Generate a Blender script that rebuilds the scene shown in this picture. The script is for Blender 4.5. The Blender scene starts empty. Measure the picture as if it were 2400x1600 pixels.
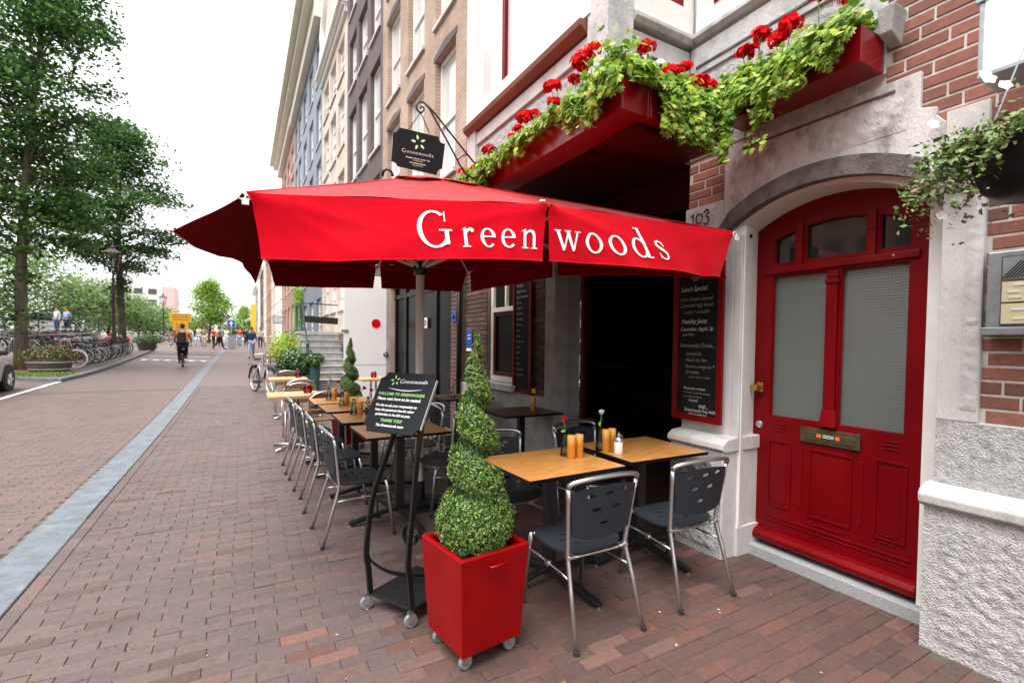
import bpy, bmesh, math, random
import numpy as np
from mathutils import Vector, Matrix, noise
random.seed(7); RNG = np.random.default_rng(11)
SC = bpy.context.scene; COL = SC.collection
PI = math.pi; R = math.radians

# ------------------------------------------------------------------ camera, sky, sun, exposure
cd = bpy.data.cameras.new('camera'); cam = bpy.data.objects.new('camera', cd); COL.objects.link(cam)
cd.sensor_width = 36; cd.lens = 36 * 1133 / 2400; cd.shift_y = 36 / 2400; cd.clip_start = .05; cd.clip_end = 2000; cd.dof.use_dof = True; cd.dof.focus_distance = 3.0; cd.dof.aperture_fstop = 3.2
ROT = Matrix(((0.87337351, 0.00393195, -0.48703517), (-0.48690203, 0.03178246, -0.87287816), (0.01204706, 0.99948708, 0.02967244)))
cam.matrix_world = Matrix.Translation((0, 0, 1.5)) @ ROT.to_4x4()
SC.camera = cam
W = bpy.data.worlds.new('World'); SC.world = W; W.use_nodes = True
nt = W.node_tree; bg = nt.nodes['Background']
SUN_EL, SUN_AZ = R(66), R(250)          # compass: clockwise from +Y; overcast light from behind left
sky = nt.nodes.new('ShaderNodeTexSky'); sky.sky_type = 'NISHITA'; sky.sun_disc = False
sky.sun_elevation = SUN_EL; sky.sun_rotation = SUN_AZ; sky.air_density = 1.0; sky.dust_density = 6.0; sky.ozone_density = 1.0
hs = nt.nodes.new('ShaderNodeHueSaturation'); hs.inputs['Saturation'].default_value = .12
nt.links.new(sky.outputs[0], hs.inputs['Color'])
mx = nt.nodes.new('ShaderNodeMix'); mx.data_type = 'RGBA'; mx.inputs[0].default_value = .8     # cloud layer: even white over the clear-sky gradient
nt.links.new(hs.outputs[0], mx.inputs[6]); mx.inputs[7].default_value = (11.0, 11.1, 11.3, 1)
nt.links.new(mx.outputs[2], bg.inputs['Color']); bg.inputs['Strength'].default_value = .1
sl = bpy.data.lights.new('sun', 'SUN'); sl.energy = 2.9; sl.angle = R(45); sl.color = (1, .965, .92)
so = bpy.data.objects.new('sun', sl); COL.objects.link(so)
sd = Vector((math.sin(SUN_AZ) * math.cos(SUN_EL), math.cos(SUN_AZ) * math.cos(SUN_EL), math.sin(SUN_EL)))
so.rotation_euler = (-sd).to_track_quat('-Z', 'Y').to_euler()
SC.view_settings.view_transform = 'Standard'; SC.view_settings.look = 'None'
SC.view_settings.gamma = 1; SC.view_settings.use_curve_mapping = False; SC.view_settings.exposure = 1.02
SC.render.engine = 'CYCLES'; SC.cycles.use_denoising = True; SC.cycles.max_bounces = 6
SC.cycles.diffuse_bounces = 3; SC.cycles.glossy_bounces = 3; SC.cycles.transmission_bounces = 4; SC.cycles.transparent_max_bounces = 8
SC.cycles.caustics_reflective = False; SC.cycles.caustics_refractive = False; SC.cycles.sample_clamp_indirect = 6

# ------------------------------------------------------------------ ground profile: the street climbs to the canal bridge
def gz(y):
    if y < 8: return 0.
    if y < 12: return .02 * (y - 8) ** 2 / 8
    if y < 60: return .02 * (y - 10)
    if y < 72: return 1.0 + .02 * (y - 60) - (y - 60) ** 2 * .02 / 24
    return 1.12

# ------------------------------------------------------------------ mesh helpers
class MB:
    def __init__(s): s.v = []; s.f = []; s.m = []
    def add(s, vs, fs, m=0):
        o = len(s.v); s.v += [tuple(p) for p in vs]; s.f += [tuple(i + o for i in f) for f in fs]; s.m += [m] * len(fs); return s
    def box(s, x0, x1, y0, y1, z0, z1, m=0):
        return s.add([(x0,y0,z0),(x1,y0,z0),(x1,y1,z0),(x0,y1,z0),(x0,y0,z1),(x1,y0,z1),(x1,y1,z1),(x0,y1,z1)],
                     [(0,3,2,1),(4,5,6,7),(0,1,5,4),(1,2,6,5),(2,3,7,6),(3,0,4,7)], m)
    def hexa(s, b, t, m=0):      # bottom quad, top quad (both ccw from above)
        return s.add(list(b) + list(t), [(0,3,2,1),(4,5,6,7),(0,1,5,4),(1,2,6,5),(2,3,7,6),(3,0,4,7)], m)
    def bar(s, a, b, w, h, m=0, up=(0,0,1)):   # rectangular bar from a to b
        a = Vector(a); b = Vector(b); d = (b - a).normalized(); u = Vector(up)
        if abs(d.dot(u)) > .99: u = Vector((0,1,0))
        r = d.cross(u).normalized() * w / 2; u = r.cross(d).normalized() * h / 2
        return s.add([a-r-u, a+r-u, b+r-u, b-r-u, a-r+u, a+r+u, b+r+u, b-r+u], [(0,3,2,1),(4,5,6,7),(0,1,5,4),(1,2,6,5),(2,3,7,6),(3,0,4,7)], m)
    def tube(s, pts, r, n=8, m=0, cap=True, closed=False):
        P = [Vector(p) for p in pts]; k = len(P); rs = r if isinstance(r, (list, tuple)) else [r] * k
        T = []
        for i in range(k):
            if closed: t = P[(i+1) % k] - P[i-1]
            else: t = P[min(i+1, k-1)] - P[max(i-1, 0)]
            T.append(t.normalized() if t.length > 1e-9 else Vector((0,0,1)))
        u = T[0].orthogonal().normalized(); vs = []
        for i in range(k):
            if i:
                q = T[i-1].rotation_difference(T[i]); u = q @ u
                u = (u - T[i] * u.dot(T[i])).normalized()
            w = T[i].cross(u)
            for j in range(n):
                a = 2 * PI * j / n; vs.append(P[i] + (u * math.cos(a) + w * math.sin(a)) * rs[i])
        fs = []
        for i in range(k if closed else k - 1):
            i2 = (i + 1) % k
            for j in range(n): fs.append((i*n+j, i*n+(j+1) % n, i2*n+(j+1) % n, i2*n+j))
        if cap and not closed: fs += [tuple(range(n-1, -1, -1)), tuple(range((k-1)*n, k*n))]
        return s.add(vs, fs, m)
    def lathe(s, prof, n=16, c=(0,0,0), m=0, sx=1, sy=1):
        vs = []; k = len(prof)
        for r, z in prof:
            for j in range(n):
                a = 2 * PI * j / n; vs.append((c[0] + r * math.cos(a) * sx, c[1] + r * math.sin(a) * sy, c[2] + z))
        fs = [(i*n+j, i*n+(j+1) % n, (i+1)*n+(j+1) % n, (i+1)*n+j) for i in range(k-1) for j in range(n)]
        if prof[0][0] > 1e-4: fs.append(tuple(range(n-1, -1, -1)))
        if prof[-1][0] > 1e-4: fs.append(tuple(range((k-1)*n, k*n)))
        return s.add(vs, fs, m)
    def prism(s, poly, axis, a, b, m=0):   # poly in the other two coordinates, extruded along axis a..b
        def P(p, t): return {'x': (t, p[0], p[1]), 'y': (p[0], t, p[1]), 'z': (p[0], p[1], t)}[axis]
        n = len(poly); vs = [P(p, a) for p in poly] + [P(p, b) for p in poly]
        fs = [tuple(range(n-1, -1, -1)), tuple(range(n, 2*n))] + [(i, (i+1) % n, n+(i+1) % n, n+i) for i in range(n)]
        return s.add(vs, fs, m)
    def strip(s, A, B, m=0):      # quads between two polylines
        n = len(A); return s.add(list(A) + list(B), [(i, i+1, n+i+1, n+i) for i in range(n-1)], m)
    def grid(s, rows, m=0):       # rows of points
        h = len(rows); w = len(rows[0]); return s.add([p for r in rows for p in r], [(i*w+j, i*w+j+1, (i+1)*w+j+1, (i+1)*w+j) for i in range(h-1) for j in range(w-1)], m)
    def xf(s, M, i0=0):
        for i in range(i0, len(s.v)): s.v[i] = tuple(M @ Vector(s.v[i]))
        return s
    def mesh(s, name, mats, smooth=False, angle=None):
        me = bpy.data.meshes.new(name); me.from_pydata(s.v, [], s.f)
        for mt in (mats if isinstance(mats, (list, tuple)) else [mats]): me.materials.append(MAT[mt] if isinstance(mt, str) else mt)
        if any(s.m): me.polygons.foreach_set('material_index', s.m)
        bm = bmesh.new(); bm.from_mesh(me); bmesh.ops.recalc_face_normals(bm, faces=bm.faces); bm.to_mesh(me); bm.free()
        if smooth: me.shade_smooth()
        if smooth and angle: me.set_sharp_from_angle(angle=R(angle))
        return me
    def build(s, name, mats, parent=None, loc=(0,0,0), rz=0, smooth=False, angle=None, bevel=0, seg=2):
        o = obj(name, s.mesh(name, mats, smooth, angle), parent, loc, rz)
        if bevel:
            b = o.modifiers.new('bevel', 'BEVEL'); b.width = bevel; b.segments = seg; b.limit_method = 'ANGLE'; b.angle_limit = R(35); b.harden_normals = False
        return o
def obj(name, me, parent=None, loc=(0,0,0), rz=0):
    o = bpy.data.objects.new(name, me); COL.objects.link(o); o.parent = parent; o.location = loc
    if rz: o.rotation_euler = (0,0,rz)
    return o
def tag(o, label=None, cat=None, group=None, kind=None):
    if label: o['label'] = label
    if cat: o['category'] = cat
    if group: o['group'] = group
    if kind: o['kind'] = kind
    return o
def thing(name, label, cat, loc=(0,0,0), rz=0, group=None):
    return tag(obj(name, None, None, loc, rz), label, cat, group)
def copy_tree(o, parent=None):
    c = o.copy(); COL.objects.link(c); c.parent = parent
    for ch in o.children: copy_tree(ch, c)
    return c
def place(proto, used, loc, rz, label=None, group=None, scale=None):
    o = copy_tree(proto) if used else proto
    o.location = loc; o.rotation_euler = (0,0,rz)
    if scale: o.scale = (scale,)*3
    if label: o['label'] = label
    if group: o['group'] = group
    return o
def scatter(tv, tf, pos, nrm, size, matidx=None, spin=None, up=None):
    """copies of a template (tv in xy plane, z normal) -> (verts, faces, mats); vectorised"""
    n = len(pos); tv = np.asarray(tv, float); pos = np.asarray(pos, float); nrm = np.asarray(nrm, float)
    nrm = nrm / (np.linalg.norm(nrm, axis=1, keepdims=True) + 1e-9)
    ref = RNG.normal(size=(n,3)) if up is None else np.asarray(up, float) + RNG.normal(size=(n,3)) * .25
    a = np.cross(ref, nrm); a /= (np.linalg.norm(a, axis=1, keepdims=True) + 1e-9); b = np.cross(nrm, a)
    M = np.stack([a, b, nrm], axis=2)
    sz = np.broadcast_to(np.asarray(size, float), (n,))
    V = np.einsum('nij,kj->nki', M, tv) * sz[:,None,None] + pos[:,None,:]
    k = len(tv); F = []
    for f in tf: F.append(np.asarray(f)[None,:] + np.arange(n)[:,None] * k)
    mi = None if matidx is None else np.concatenate([np.asarray(matidx)] * len(tf))
    return V.reshape(-1,3), F, mi
def fastmesh(name, V, Fs, mats, mi=None, smooth=False):
    me = bpy.data.meshes.new(name); me.vertices.add(len(V)); me.vertices.foreach_set('co', np.asarray(V, np.float32).ravel())
    tot = sum(f.shape[0] for f in Fs); li = np.concatenate([f.ravel() for f in Fs]).astype(np.int32)
    lens = np.concatenate([np.full(f.shape[0], f.shape[1]) for f in Fs]).astype(np.int32); st = np.concatenate([[0], np.cumsum(lens)[:-1]]).astype(np.int32)
    me.loops.add(len(li)); me.loops.foreach_set('vertex_index', li); me.polygons.add(tot); me.polygons.foreach_set('loop_start', st)
    for mt in mats: me.materials.append(MAT[mt])
    if mi is not None: me.polygons.foreach_set('material_index', np.asarray(mi, np.int32))
    me.update(calc_edges=True)
    me.shade_smooth() if smooth else me.shade_flat()
    return me
LEAF = ([(0,-.5,0),(.3,-.05,.06),(0,.5,0),(-.3,-.05,.06)], [(0,1,2,3)])
OVAL = ([(0,-.5,0),(.26,-.2,.05),(.26,.2,.05),(0,.5,-.05),(-.26,.2,.05),(-.26,-.2,.05)], [(0,1,2,3,4,5)])
def star(pts):
    return [(0,0,.08)] + [(x,y,0) for x,y in pts], [(0,i+1,(i+1) % len(pts)+1) for i in range(len(pts))]
IVY = star([(0,-.42),(.22,-.38),(.48,-.1),(.24,.06),(.34,.34),(.1,.26),(0,.55),(-.1,.26),(-.34,.34),(-.24,.06),(-.48,-.1),(-.22,-.38)])
# lettering on the built-in face, turned into flat mesh
def text(name, body, size, mat, M, parent=None, shear=0, align='LEFT', sx=1, bold=0):
    cu = bpy.data.curves.new(name, 'FONT'); cu.body = body; cu.size = size; cu.shear = shear; cu.align_x = align; cu.resolution_u = 3; cu.offset = bold
    t = bpy.data.objects.new(name, cu); COL.objects.link(t)
    bpy.context.view_layer.update()
    me = bpy.data.meshes.new_from_object(t.evaluated_get(bpy.context.evaluated_depsgraph_get()))
    bpy.data.objects.remove(t); bpy.data.curves.remove(cu)
    me.materials.clear(); me.materials.append(MAT[mat]); me.transform(M @ Matrix.Diagonal((sx,1,1,1)))
    return obj(name, me, parent)
def basis(o, x, y):
    x = Vector(x).normalized(); y = Vector(y); z = x.cross(y).normalized(); y = z.cross(x)
    return Matrix(((x.x,y.x,z.x,o[0]),(x.y,y.y,z.y,o[1]),(x.z,y.z,z.z,o[2]),(0,0,0,1)))

# ------------------------------------------------------------------ materials
MAT = {}
def pm(name, col, rough=.6, metal=0, var=0, vs=6, bump=0, bs=40, spec=.5, col2=None, objrand=0, coat=0, stretch=None, emit=None, rvar=0, bdist=.01, detail=4, dirt=None):
    m = bpy.data.materials.new(name); m.use_nodes = True; t = m.node_tree; N = t.nodes; L = t.links; p = N['Principled BSDF']
    p.inputs['Roughness'].default_value = rough; p.inputs['Metallic'].default_value = metal; p.inputs['Specular IOR Level'].default_value = spec
    if coat: p.inputs['Coat Weight'].default_value = coat; p.inputs['Coat Roughness'].default_value = .12
    p.inputs['Base Color'].default_value = (*col, 1)
    tc = N.new('ShaderNodeTexCoord'); vec = tc.outputs['Object']
    if stretch:
        mp = N.new('ShaderNodeMapping'); mp.inputs['Scale'].default_value = stretch; L.new(vec, mp.inputs[0]); vec = mp.outputs[0]
    out = None
    if var or col2:
        nz = N.new('ShaderNodeTexNoise'); nz.inputs['Scale'].default_value = vs; nz.inputs['Detail'].default_value = detail; nz.inputs['Roughness'].default_value = .6; L.new(vec, nz.inputs['Vector'])
        cr = N.new('ShaderNodeValToRGB'); e = cr.color_ramp.elements; e[0].position = .35; e[1].position = .68
        c2 = col2 or tuple(min(1, c * (1 + var)) for c in col); c1 = col if col2 else tuple(c * (1 - var) for c in col)
        e[0].color = (*c1, 1); e[1].color = (*c2, 1); L.new(nz.outputs[0], cr.inputs[0]); out = cr.outputs[0]
        if rvar:
            mr = N.new('ShaderNodeMapRange'); mr.inputs[3].default_value = rough - rvar; mr.inputs[4].default_value = rough + rvar; L.new(nz.outputs[0], mr.inputs[0]); L.new(mr.outputs[0], p.inputs['Roughness'])
    if dirt:      # (colour, scale, lo, hi): blotches of grime with a shape of their own
        n2 = N.new('ShaderNodeTexNoise'); n2.inputs['Scale'].default_value = dirt[1]; n2.inputs['Detail'].default_value = 8; n2.inputs['Roughness'].default_value = .7; L.new(vec, n2.inputs['Vector'])
        mr = N.new('ShaderNodeMapRange'); mr.inputs[1].default_value = dirt[2]; mr.inputs[2].default_value = dirt[3]; L.new(n2.outputs[0], mr.inputs[0])
        mxx = N.new('ShaderNodeMix'); mxx.data_type = 'RGBA'; L.new(mr.outputs[0], mxx.inputs[0]); mxx.inputs[7].default_value = (*dirt[0], 1)
        if out: L.new(out, mxx.inputs[6])
        else: mxx.inputs[6].default_value = (*col, 1)
        out = mxx.outputs[2]
    if objrand:
        oi = N.new('ShaderNodeObjectInfo'); mr = N.new('ShaderNodeMapRange'); mr.inputs[3].default_value = 1 - objrand; mr.inputs[4].default_value = 1 + objrand; L.new(oi.outputs['Random'], mr.inputs[0])
        h = N.new('ShaderNodeHueSaturation'); L.new(mr.outputs[0], h.inputs['Value'])
        if out: L.new(out, h.inputs['Color'])
        else: h.inputs['Color'].default_value = (*col, 1)
        out = h.outputs[0]
    if out: L.new(out, p.inputs['Base Color'])
    if bump:
        n3 = N.new('ShaderNodeTexNoise'); n3.inputs['Scale'].default_value = bs; n3.inputs['Detail'].default_value = 5; L.new(vec, n3.inputs['Vector'])
        b = N.new('ShaderNodeBump'); b.inputs['Strength'].default_value = bump; b.inputs['Distance'].default_value = bdist; L.new(n3.outputs[0], b.inputs['Height']); L.new(b.outputs[0], p.inputs['Normal'])
    if emit: p.inputs['Emission Color'].default_value = (*emit[0], 1); p.inputs['Emission Strength'].default_value = emit[1]
    MAT[name] = m; return m
def pavemat(name, cols, rough=.6):
    """fired clay pieces: colour picked by a per-piece number (mesh attribute 'rnd' or object random) plus mottling, dust, bump"""
    m = bpy.data.materials.new(name); m.use_nodes = True; t = m.node_tree; N = t.nodes; L = t.links; p = N['Principled BSDF']
    at = N.new('ShaderNodeAttribute'); at.attribute_name = 'rnd'; oi = N.new('ShaderNodeObjectInfo')
    ad = N.new('ShaderNodeMath'); ad.operation = 'ADD'; L.new(at.outputs['Fac'], ad.inputs[0]); L.new(oi.outputs['Random'], ad.inputs[1])
    fr = N.new('ShaderNodeMath'); fr.operation = 'FRACT'; L.new(ad.outputs[0], fr.inputs[0])
    geo = N.new('ShaderNodeNewGeometry')
    pn = N.new('ShaderNodeTexNoise'); pn.inputs['Scale'].default_value = .9; pn.inputs['Detail'].default_value = 3; L.new(geo.outputs['Position'], pn.inputs['Vector'])
    s1 = N.new('ShaderNodeMath'); s1.operation = 'MULTIPLY_ADD'; L.new(pn.outputs[0], s1.inputs[0]); s1.inputs[1].default_value = .9; s1.inputs[2].default_value = -.45
    s2 = N.new('ShaderNodeMath'); s2.operation = 'ADD'; s2.use_clamp = True; L.new(fr.outputs[0], s2.inputs[0]); L.new(s1.outputs[0], s2.inputs[1])
    cr = N.new('ShaderNodeValToRGB'); e = cr.color_ramp.elements
    while len(e) < len(cols): e.new(.5)
    for i, (ps, c) in enumerate(cols): e[i].position = ps; e[i].color = (*c, 1)
    L.new(s2.outputs[0], cr.inputs[0])
    n1 = N.new('ShaderNodeTexNoise'); n1.inputs['Scale'].default_value = 30; n1.inputs['Detail'].default_value = 6; n1.inputs['Roughness'].default_value = .7; L.new(geo.outputs['Position'], n1.inputs['Vector'])
    mr = N.new('ShaderNodeMapRange'); mr.inputs[1].default_value = .3; mr.inputs[2].default_value = .7; mr.inputs[3].default_value = .8; mr.inputs[4].default_value = 1.2; L.new(n1.outputs[0], mr.inputs[0])
    h = N.new('ShaderNodeHueSaturation'); L.new(cr.outputs[0], h.inputs['Color']); L.new(mr.outputs[0], h.inputs['Value'])
    # stains and light dust patches
    n2 = N.new('ShaderNodeTexNoise'); n2.inputs['Scale'].default_value = 2.6; n2.inputs['Detail'].default_value = 9; n2.inputs['Roughness'].default_value = .75; L.new(geo.outputs['Position'], n2.inputs['Vector'])
    m2 = N.new('ShaderNodeMapRange'); m2.inputs[1].default_value = .56; m2.inputs[2].default_value = .72; m2.inputs[4].default_value = .55; L.new(n2.outputs[0], m2.inputs[0])
    mx = N.new('ShaderNodeMix'); mx.data_type = 'RGBA'; L.new(m2.outputs[0], mx.inputs[0]); L.new(h.outputs[0], mx.inputs[6]); mx.inputs[7].default_value = (.05, .036, .034, 1)
    n4 = N.new('ShaderNodeTexNoise'); n4.inputs['Scale'].default_value = 85; n4.inputs['Detail'].default_value = 2; L.new(geo.outputs['Position'], n4.inputs['Vector'])
    m4 = N.new('ShaderNodeMapRange'); m4.inputs[1].default_value = .74; m4.inputs[2].default_value = .78; m4.inputs[4].default_value = .6; L.new(n4.outputs[0], m4.inputs[0])
    mx2 = N.new('ShaderNodeMix'); mx2.data_type = 'RGBA'; L.new(m4.outputs[0], mx2.inputs[0]); L.new(mx.outputs[2], mx2.inputs[6]); mx2.inputs[7].default_value = (.42, .38, .35, 1)
    L.new(mx2.outputs[2], p.inputs['Base Color']); p.inputs['Roughness'].default_value = rough; p.inputs['Specular IOR Level'].default_value = .5
    b = N.new('ShaderNodeBump'); b.inputs['Strength'].default_value = .5; b.inputs['Distance'].default_value = .006; L.new(n1.outputs[0], b.inputs['Height']); L.new(b.outputs[0], p.inputs['Normal'])
    MAT[name] = m
def brickmat(name, c1, c2, mortar, scale=1.0, bw=.23, rh=.068, ax='yz', ms=.012):
    """far brickwork, courses too small to pick apart"""
    m = bpy.data.materials.new(name); m.use_nodes = True; t = m.node_tree; N = t.nodes; L = t.links; p = N['Principled BSDF']
    geo = N.new('ShaderNodeNewGeometry'); sp = N.new('ShaderNodeSeparateXYZ'); L.new(geo.outputs['Position'], sp.inputs[0]); cb = N.new('ShaderNodeCombineXYZ')
    a, b_ = {'yz': ('Y','Z'), 'xy': ('X','Y'), 'xz': ('X','Z')}[ax]
    L.new(sp.outputs[a], cb.inputs[0]); L.new(sp.outputs[b_], cb.inputs[1])
    br = N.new('ShaderNodeTexBrick'); br.inputs['Scale'].default_value = scale; br.inputs['Brick Width'].default_value = bw; br.inputs['Row Height'].default_value = rh; br.inputs['Mortar Size'].default_value = ms / 2
    br.inputs['Color1'].default_value = (*c1,1); br.inputs['Color2'].default_value = (*c2,1); br.inputs['Mortar'].default_value = (*mortar,1); br.inputs['Bias'].default_value = 0
    L.new(cb.outputs[0], br.inputs['Vector'])
    nz = N.new('ShaderNodeTexNoise'); nz.inputs['Scale'].default_value = 1.3; nz.inputs['Detail'].default_value = 8; L.new(geo.outputs['Position'], nz.inputs['Vector'])
    mr = N.new('ShaderNodeMapRange'); mr.inputs[1].default_value = .3; mr.inputs[2].default_value = .7; mr.inputs[3].default_value = .75; mr.inputs[4].default_value = 1.2; L.new(nz.outputs[0], mr.inputs[0])
    h = N.new('ShaderNodeHueSaturation'); L.new(br.outputs['Color'], h.inputs['Color']); L.new(mr.outputs[0], h.inputs['Value']); L.new(h.outputs[0], p.inputs['Base Color'])
    p.inputs['Roughness'].default_value = .8
    b = N.new('ShaderNodeBump'); b.inputs['Strength'].default_value = .6; b.inputs['Distance'].default_value = .008; b.invert = True; L.new(br.outputs['Fac'], b.inputs['Height']); L.new(b.outputs[0], p.inputs['Normal'])
    MAT[name] = m
pavemat('paving', [(0,(0.0928,0.0652,0.0632)),(.3,(0.1033,0.0717,0.0687)),(.65,(0.1138,0.0782,0.0743)),(.9,(0.1227,0.0823,0.0763)),(1,(0.1351,0.0807,0.0728))])
pavemat('paving_red', [(0,(0.0734,0.0443,0.0400)),(.3,(0.0863,0.0503,0.0444)),(.65,(0.0960,0.0533,0.0465)),(.9,(0.1092,0.0554,0.0460)),(1,(0.1249,0.0573,0.0454))])
pavemat('paving_salmon', [(0,(0.1190,0.0706,0.0620)),(.4,(0.1445,0.0765,0.0646)),(.8,(0.1700,0.0833,0.0680)),(1,(0.1913,0.0892,0.0706))])
pavemat('road_brick', [(0,(0.1058,0.0764,0.0724)),(.35,(0.1220,0.0848,0.0789)),(.7,(0.1345,0.0914,0.0836)),(1,(0.1514,0.0926,0.0827))])
pavemat('wall_brick', [(0,(.16,.066,.05)),(.3,(.205,.076,.054)),(.65,(.245,.092,.066)),(1,(.28,.115,.082))], .8)
pavemat('paving_far', [(0,(0.1221,0.0840,0.0790)),(.5,(0.1286,0.0874,0.0814)),(1,(0.1360,0.0909,0.0838))])
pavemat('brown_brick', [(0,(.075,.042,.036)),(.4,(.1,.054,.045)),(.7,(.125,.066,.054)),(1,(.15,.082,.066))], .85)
pm('joint_sand', (.075,.058,.05), .95, var=.4, vs=12, col2=(.085,.078,.05))
pm('ground', (.12,.1,.08), .95, var=.3, vs=.5)
pm('bluestone', (.13,.15,.175), .6, var=.22, vs=7, bump=.4, bs=60, dirt=((.2,.22,.235), 5, .5, .75))
pm('mortar', (.55,.51,.47), .9, var=.15, vs=20, bump=.4, bs=120)
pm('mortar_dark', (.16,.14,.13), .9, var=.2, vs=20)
STD = ((.3,.27,.26), 5, .48, .75)
pm('stone_rough', (.56,.55,.555), .85, var=.1, vs=20, bump=1, bs=110, bdist=.018, dirt=((.27,.26,.255), 26, .5, .72))
pm('stone', (.58,.565,.56), .8, var=.06, vs=8, bump=.35, bs=90, dirt=((.36,.34,.335), 6, .5, .76), stretch=(1,1,.5))
pm('stone_stain_shade', (.58,.555,.55), .82, var=.08, vs=8, bump=.5, bs=90, dirt=((.17,.15,.148), 7, .5, .72), stretch=(1,1,.55))  # grime, deepened in colour to carry some shade of bay and boxes
pm('stone_bay', (.55,.55,.55), .8, var=.1, vs=8, bump=.4, bs=60, dirt=((.25,.25,.25), 7, .45, .75))
pm('stone_dark', (.10,.085,.082), .8, var=.3, vs=12, bump=.6, bs=70, dirt=((.19,.165,.16), 5, .5, .7))
pm('stone_grey', (.38,.37,.36), .8, var=.2, vs=6, bump=.4, bs=50)
pm('granite', (.36,.37,.38), .6, var=.35, vs=220, detail=1)
pm('white_paint', (.8,.79,.76), .45, var=.04, vs=9, bump=.08, bs=30)
pm('cream_paint', (.72,.68,.58), .5, var=.06, vs=5)
pm('white_panel', (.88,.87,.86), .5, dirt=((.5,.45,.38), 3, .62, .8), bump=.1, bs=15)
pm('red_paint', (.165,.0006,.003), .4, spec=.16, coat=.06, var=.16, vs=4, bump=.12, bs=22, rvar=.1, stretch=(1,1,.5), dirt=((.13,.001,.003), 5, .55, .75))
pm('red_box', (.2,.0015,.006), .22, spec=.4, coat=.3, var=.06, vs=3)
pm('red_planter', (.25,.0006,.002), .4, spec=.16, coat=.06, var=.12, vs=6, bump=.05, bs=14, dirt=((.14,.03,.025), 24, .66, .74))
pm('maroon', (.055,.003,.005), .5, spec=.25)
pm('brown_wood', (.2,.07,.045), .5, var=.25, vs=9, stretch=(1,.1,1))
pm('canvas_shaded', (.24,.0008,.005), .95, spec=.05)  # darker red canvas: shade under the parasol put into the colour
pm('canvas', (.56,.0015,.011), .95, dirt=((.44,.003,.012), 2.4, .48, .72), var=.1, vs=1.6, bump=.15, bs=700, bdist=.002, spec=.06)
CV = MAT['canvas'].node_tree.nodes['Principled BSDF']; CV.inputs['Sheen Weight'].default_value = .55; CV.inputs['Sheen Roughness'].default_value = .35
pm('letter_white', (.85,.85,.85), .7)
pm('black_paint', (.006,.0065,.0075), .35, var=.2, vs=8, spec=.22)
pm('black_iron', (.012,.012,.013), .38, bump=.1, bs=60)
pm('iron_brown', (.035,.02,.018), .45)
pm('sign_black', (.008,.0095,.012), .6, spec=.18)
pm('board_black', (.009,.01,.011), .7, spec=.15, dirt=((.02,.021,.022), 3, .5, .7))
pm('chalk', (.75,.75,.73), .9); pm('chalk_dim', (.33,.33,.33), .9)
pm('leaf_print', (.33,.62,.22), .6); pm('leaf_print2', (.55,.72,.3), .6)
pm('steel', (.6,.6,.61), .34, 1, var=.05, vs=20); pm('alu', (.7,.7,.71), .3, 1); pm('pole_grey', (.78,.74,.72), .5, 0); pm('pink_wax', (.85,.3,.36), .6)
pm('plastic', (.02,.024,.032), .5, bump=.12, bs=300, var=.1, vs=4, spec=.35)
pm('rubber', (.02,.02,.02), .7); pm('caster_grey', (.2,.215,.235), .5)
pm('brass', (.62,.4,.12), .25, 1, var=.15, vs=30); pm('bronze', (.17,.145,.085), .35, .8, var=.2, vs=25)
pm('orange_print', (.75,.17,.02), .6)
def wood(name, a, b, rough=.38, sc=(2,22,22)):
    pm(name, a, rough, col2=b, vs=3.2, stretch=sc, detail=6, bump=.05, bs=6)
wood('table_wood', (.4,.155,.032), (.66,.33,.1), .34); wood('slat_wood', (.5,.27,.13), (.62,.37,.2), .5); wood('dark_table', (.10,.045,.025), (.15,.07,.04), .4)
wood('mill_light', (.68,.33,.06), (.78,.42,.1), .35, (20,20,2)); wood('mill_dark', (.55,.19,.02), (.66,.25,.035), .35, (20,20,2))
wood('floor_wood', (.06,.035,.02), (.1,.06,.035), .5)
pm('petal_red', (.72,.0015,.004), .8, var=.25, vs=60, spec=.08); pm('petal_white', (.85,.84,.8), .6); pm('petal_yellow', (.85,.55,.02), .6); pm('rose_red', (.55,.004,.012), .5)
pm('stem', (.12,.25,.04), .6); pm('twig', (.1,.06,.035), .8)
def leafy(name, c, tr=.35):
    m = pm(name, c, .5, var=.18, vs=12, spec=.3); t = m.node_tree; N = t.nodes; L = t.links; p = N['Principled BSDF']; tl = N.new('ShaderNodeBsdfTranslucent'); ms = N.new('ShaderNodeMixShader'); ms.inputs[0].default_value = tr
    L.new(p.inputs['Base Color'].links[0].from_socket, tl.inputs[0]); L.new(p.outputs[0], ms.inputs[1]); L.new(tl.outputs[0], ms.inputs[2]); L.new(ms.outputs[0], N['Material Output'].inputs[0])
for i, c in enumerate([(.26,.42,.045), (.4,.53,.06), (.14,.28,.035), (.55,.6,.16)]): leafy('ivy%d' % i, c, .3)
for i, c in enumerate([(.05,.11,.017), (.09,.18,.024), (.15,.26,.036), (.2,.2,.06)]): pm('box%d' % i, c, .4, var=.2, vs=40)
for i, c in enumerate([(.035,.085,.025), (.065,.155,.04), (.11,.24,.06), (.19,.34,.085)]): leafy('elm%d' % i, c)
for i, c in enumerate([(.16,.25,.09), (.22,.33,.12), (.28,.4,.15)]): leafy('far%d' % i, c)  # lighter greens: distance haze put into the leaf colour
for i, c in enumerate([(.2,.36,.05), (.28,.46,.07), (.36,.54,.1)]): leafy('lime%d' % i, c)
for i, c in enumerate([(.03,.075,.022), (.05,.12,.03), (.09,.17,.05)]): pm('shrub%d' % i, c, .35, var=.2, vs=20)
for i, c in enumerate([(.10,.11,.03), (.06,.10,.025), (.24,.15,.06)]): pm('heath%d' % i, c, .6, var=.2, vs=20)
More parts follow.
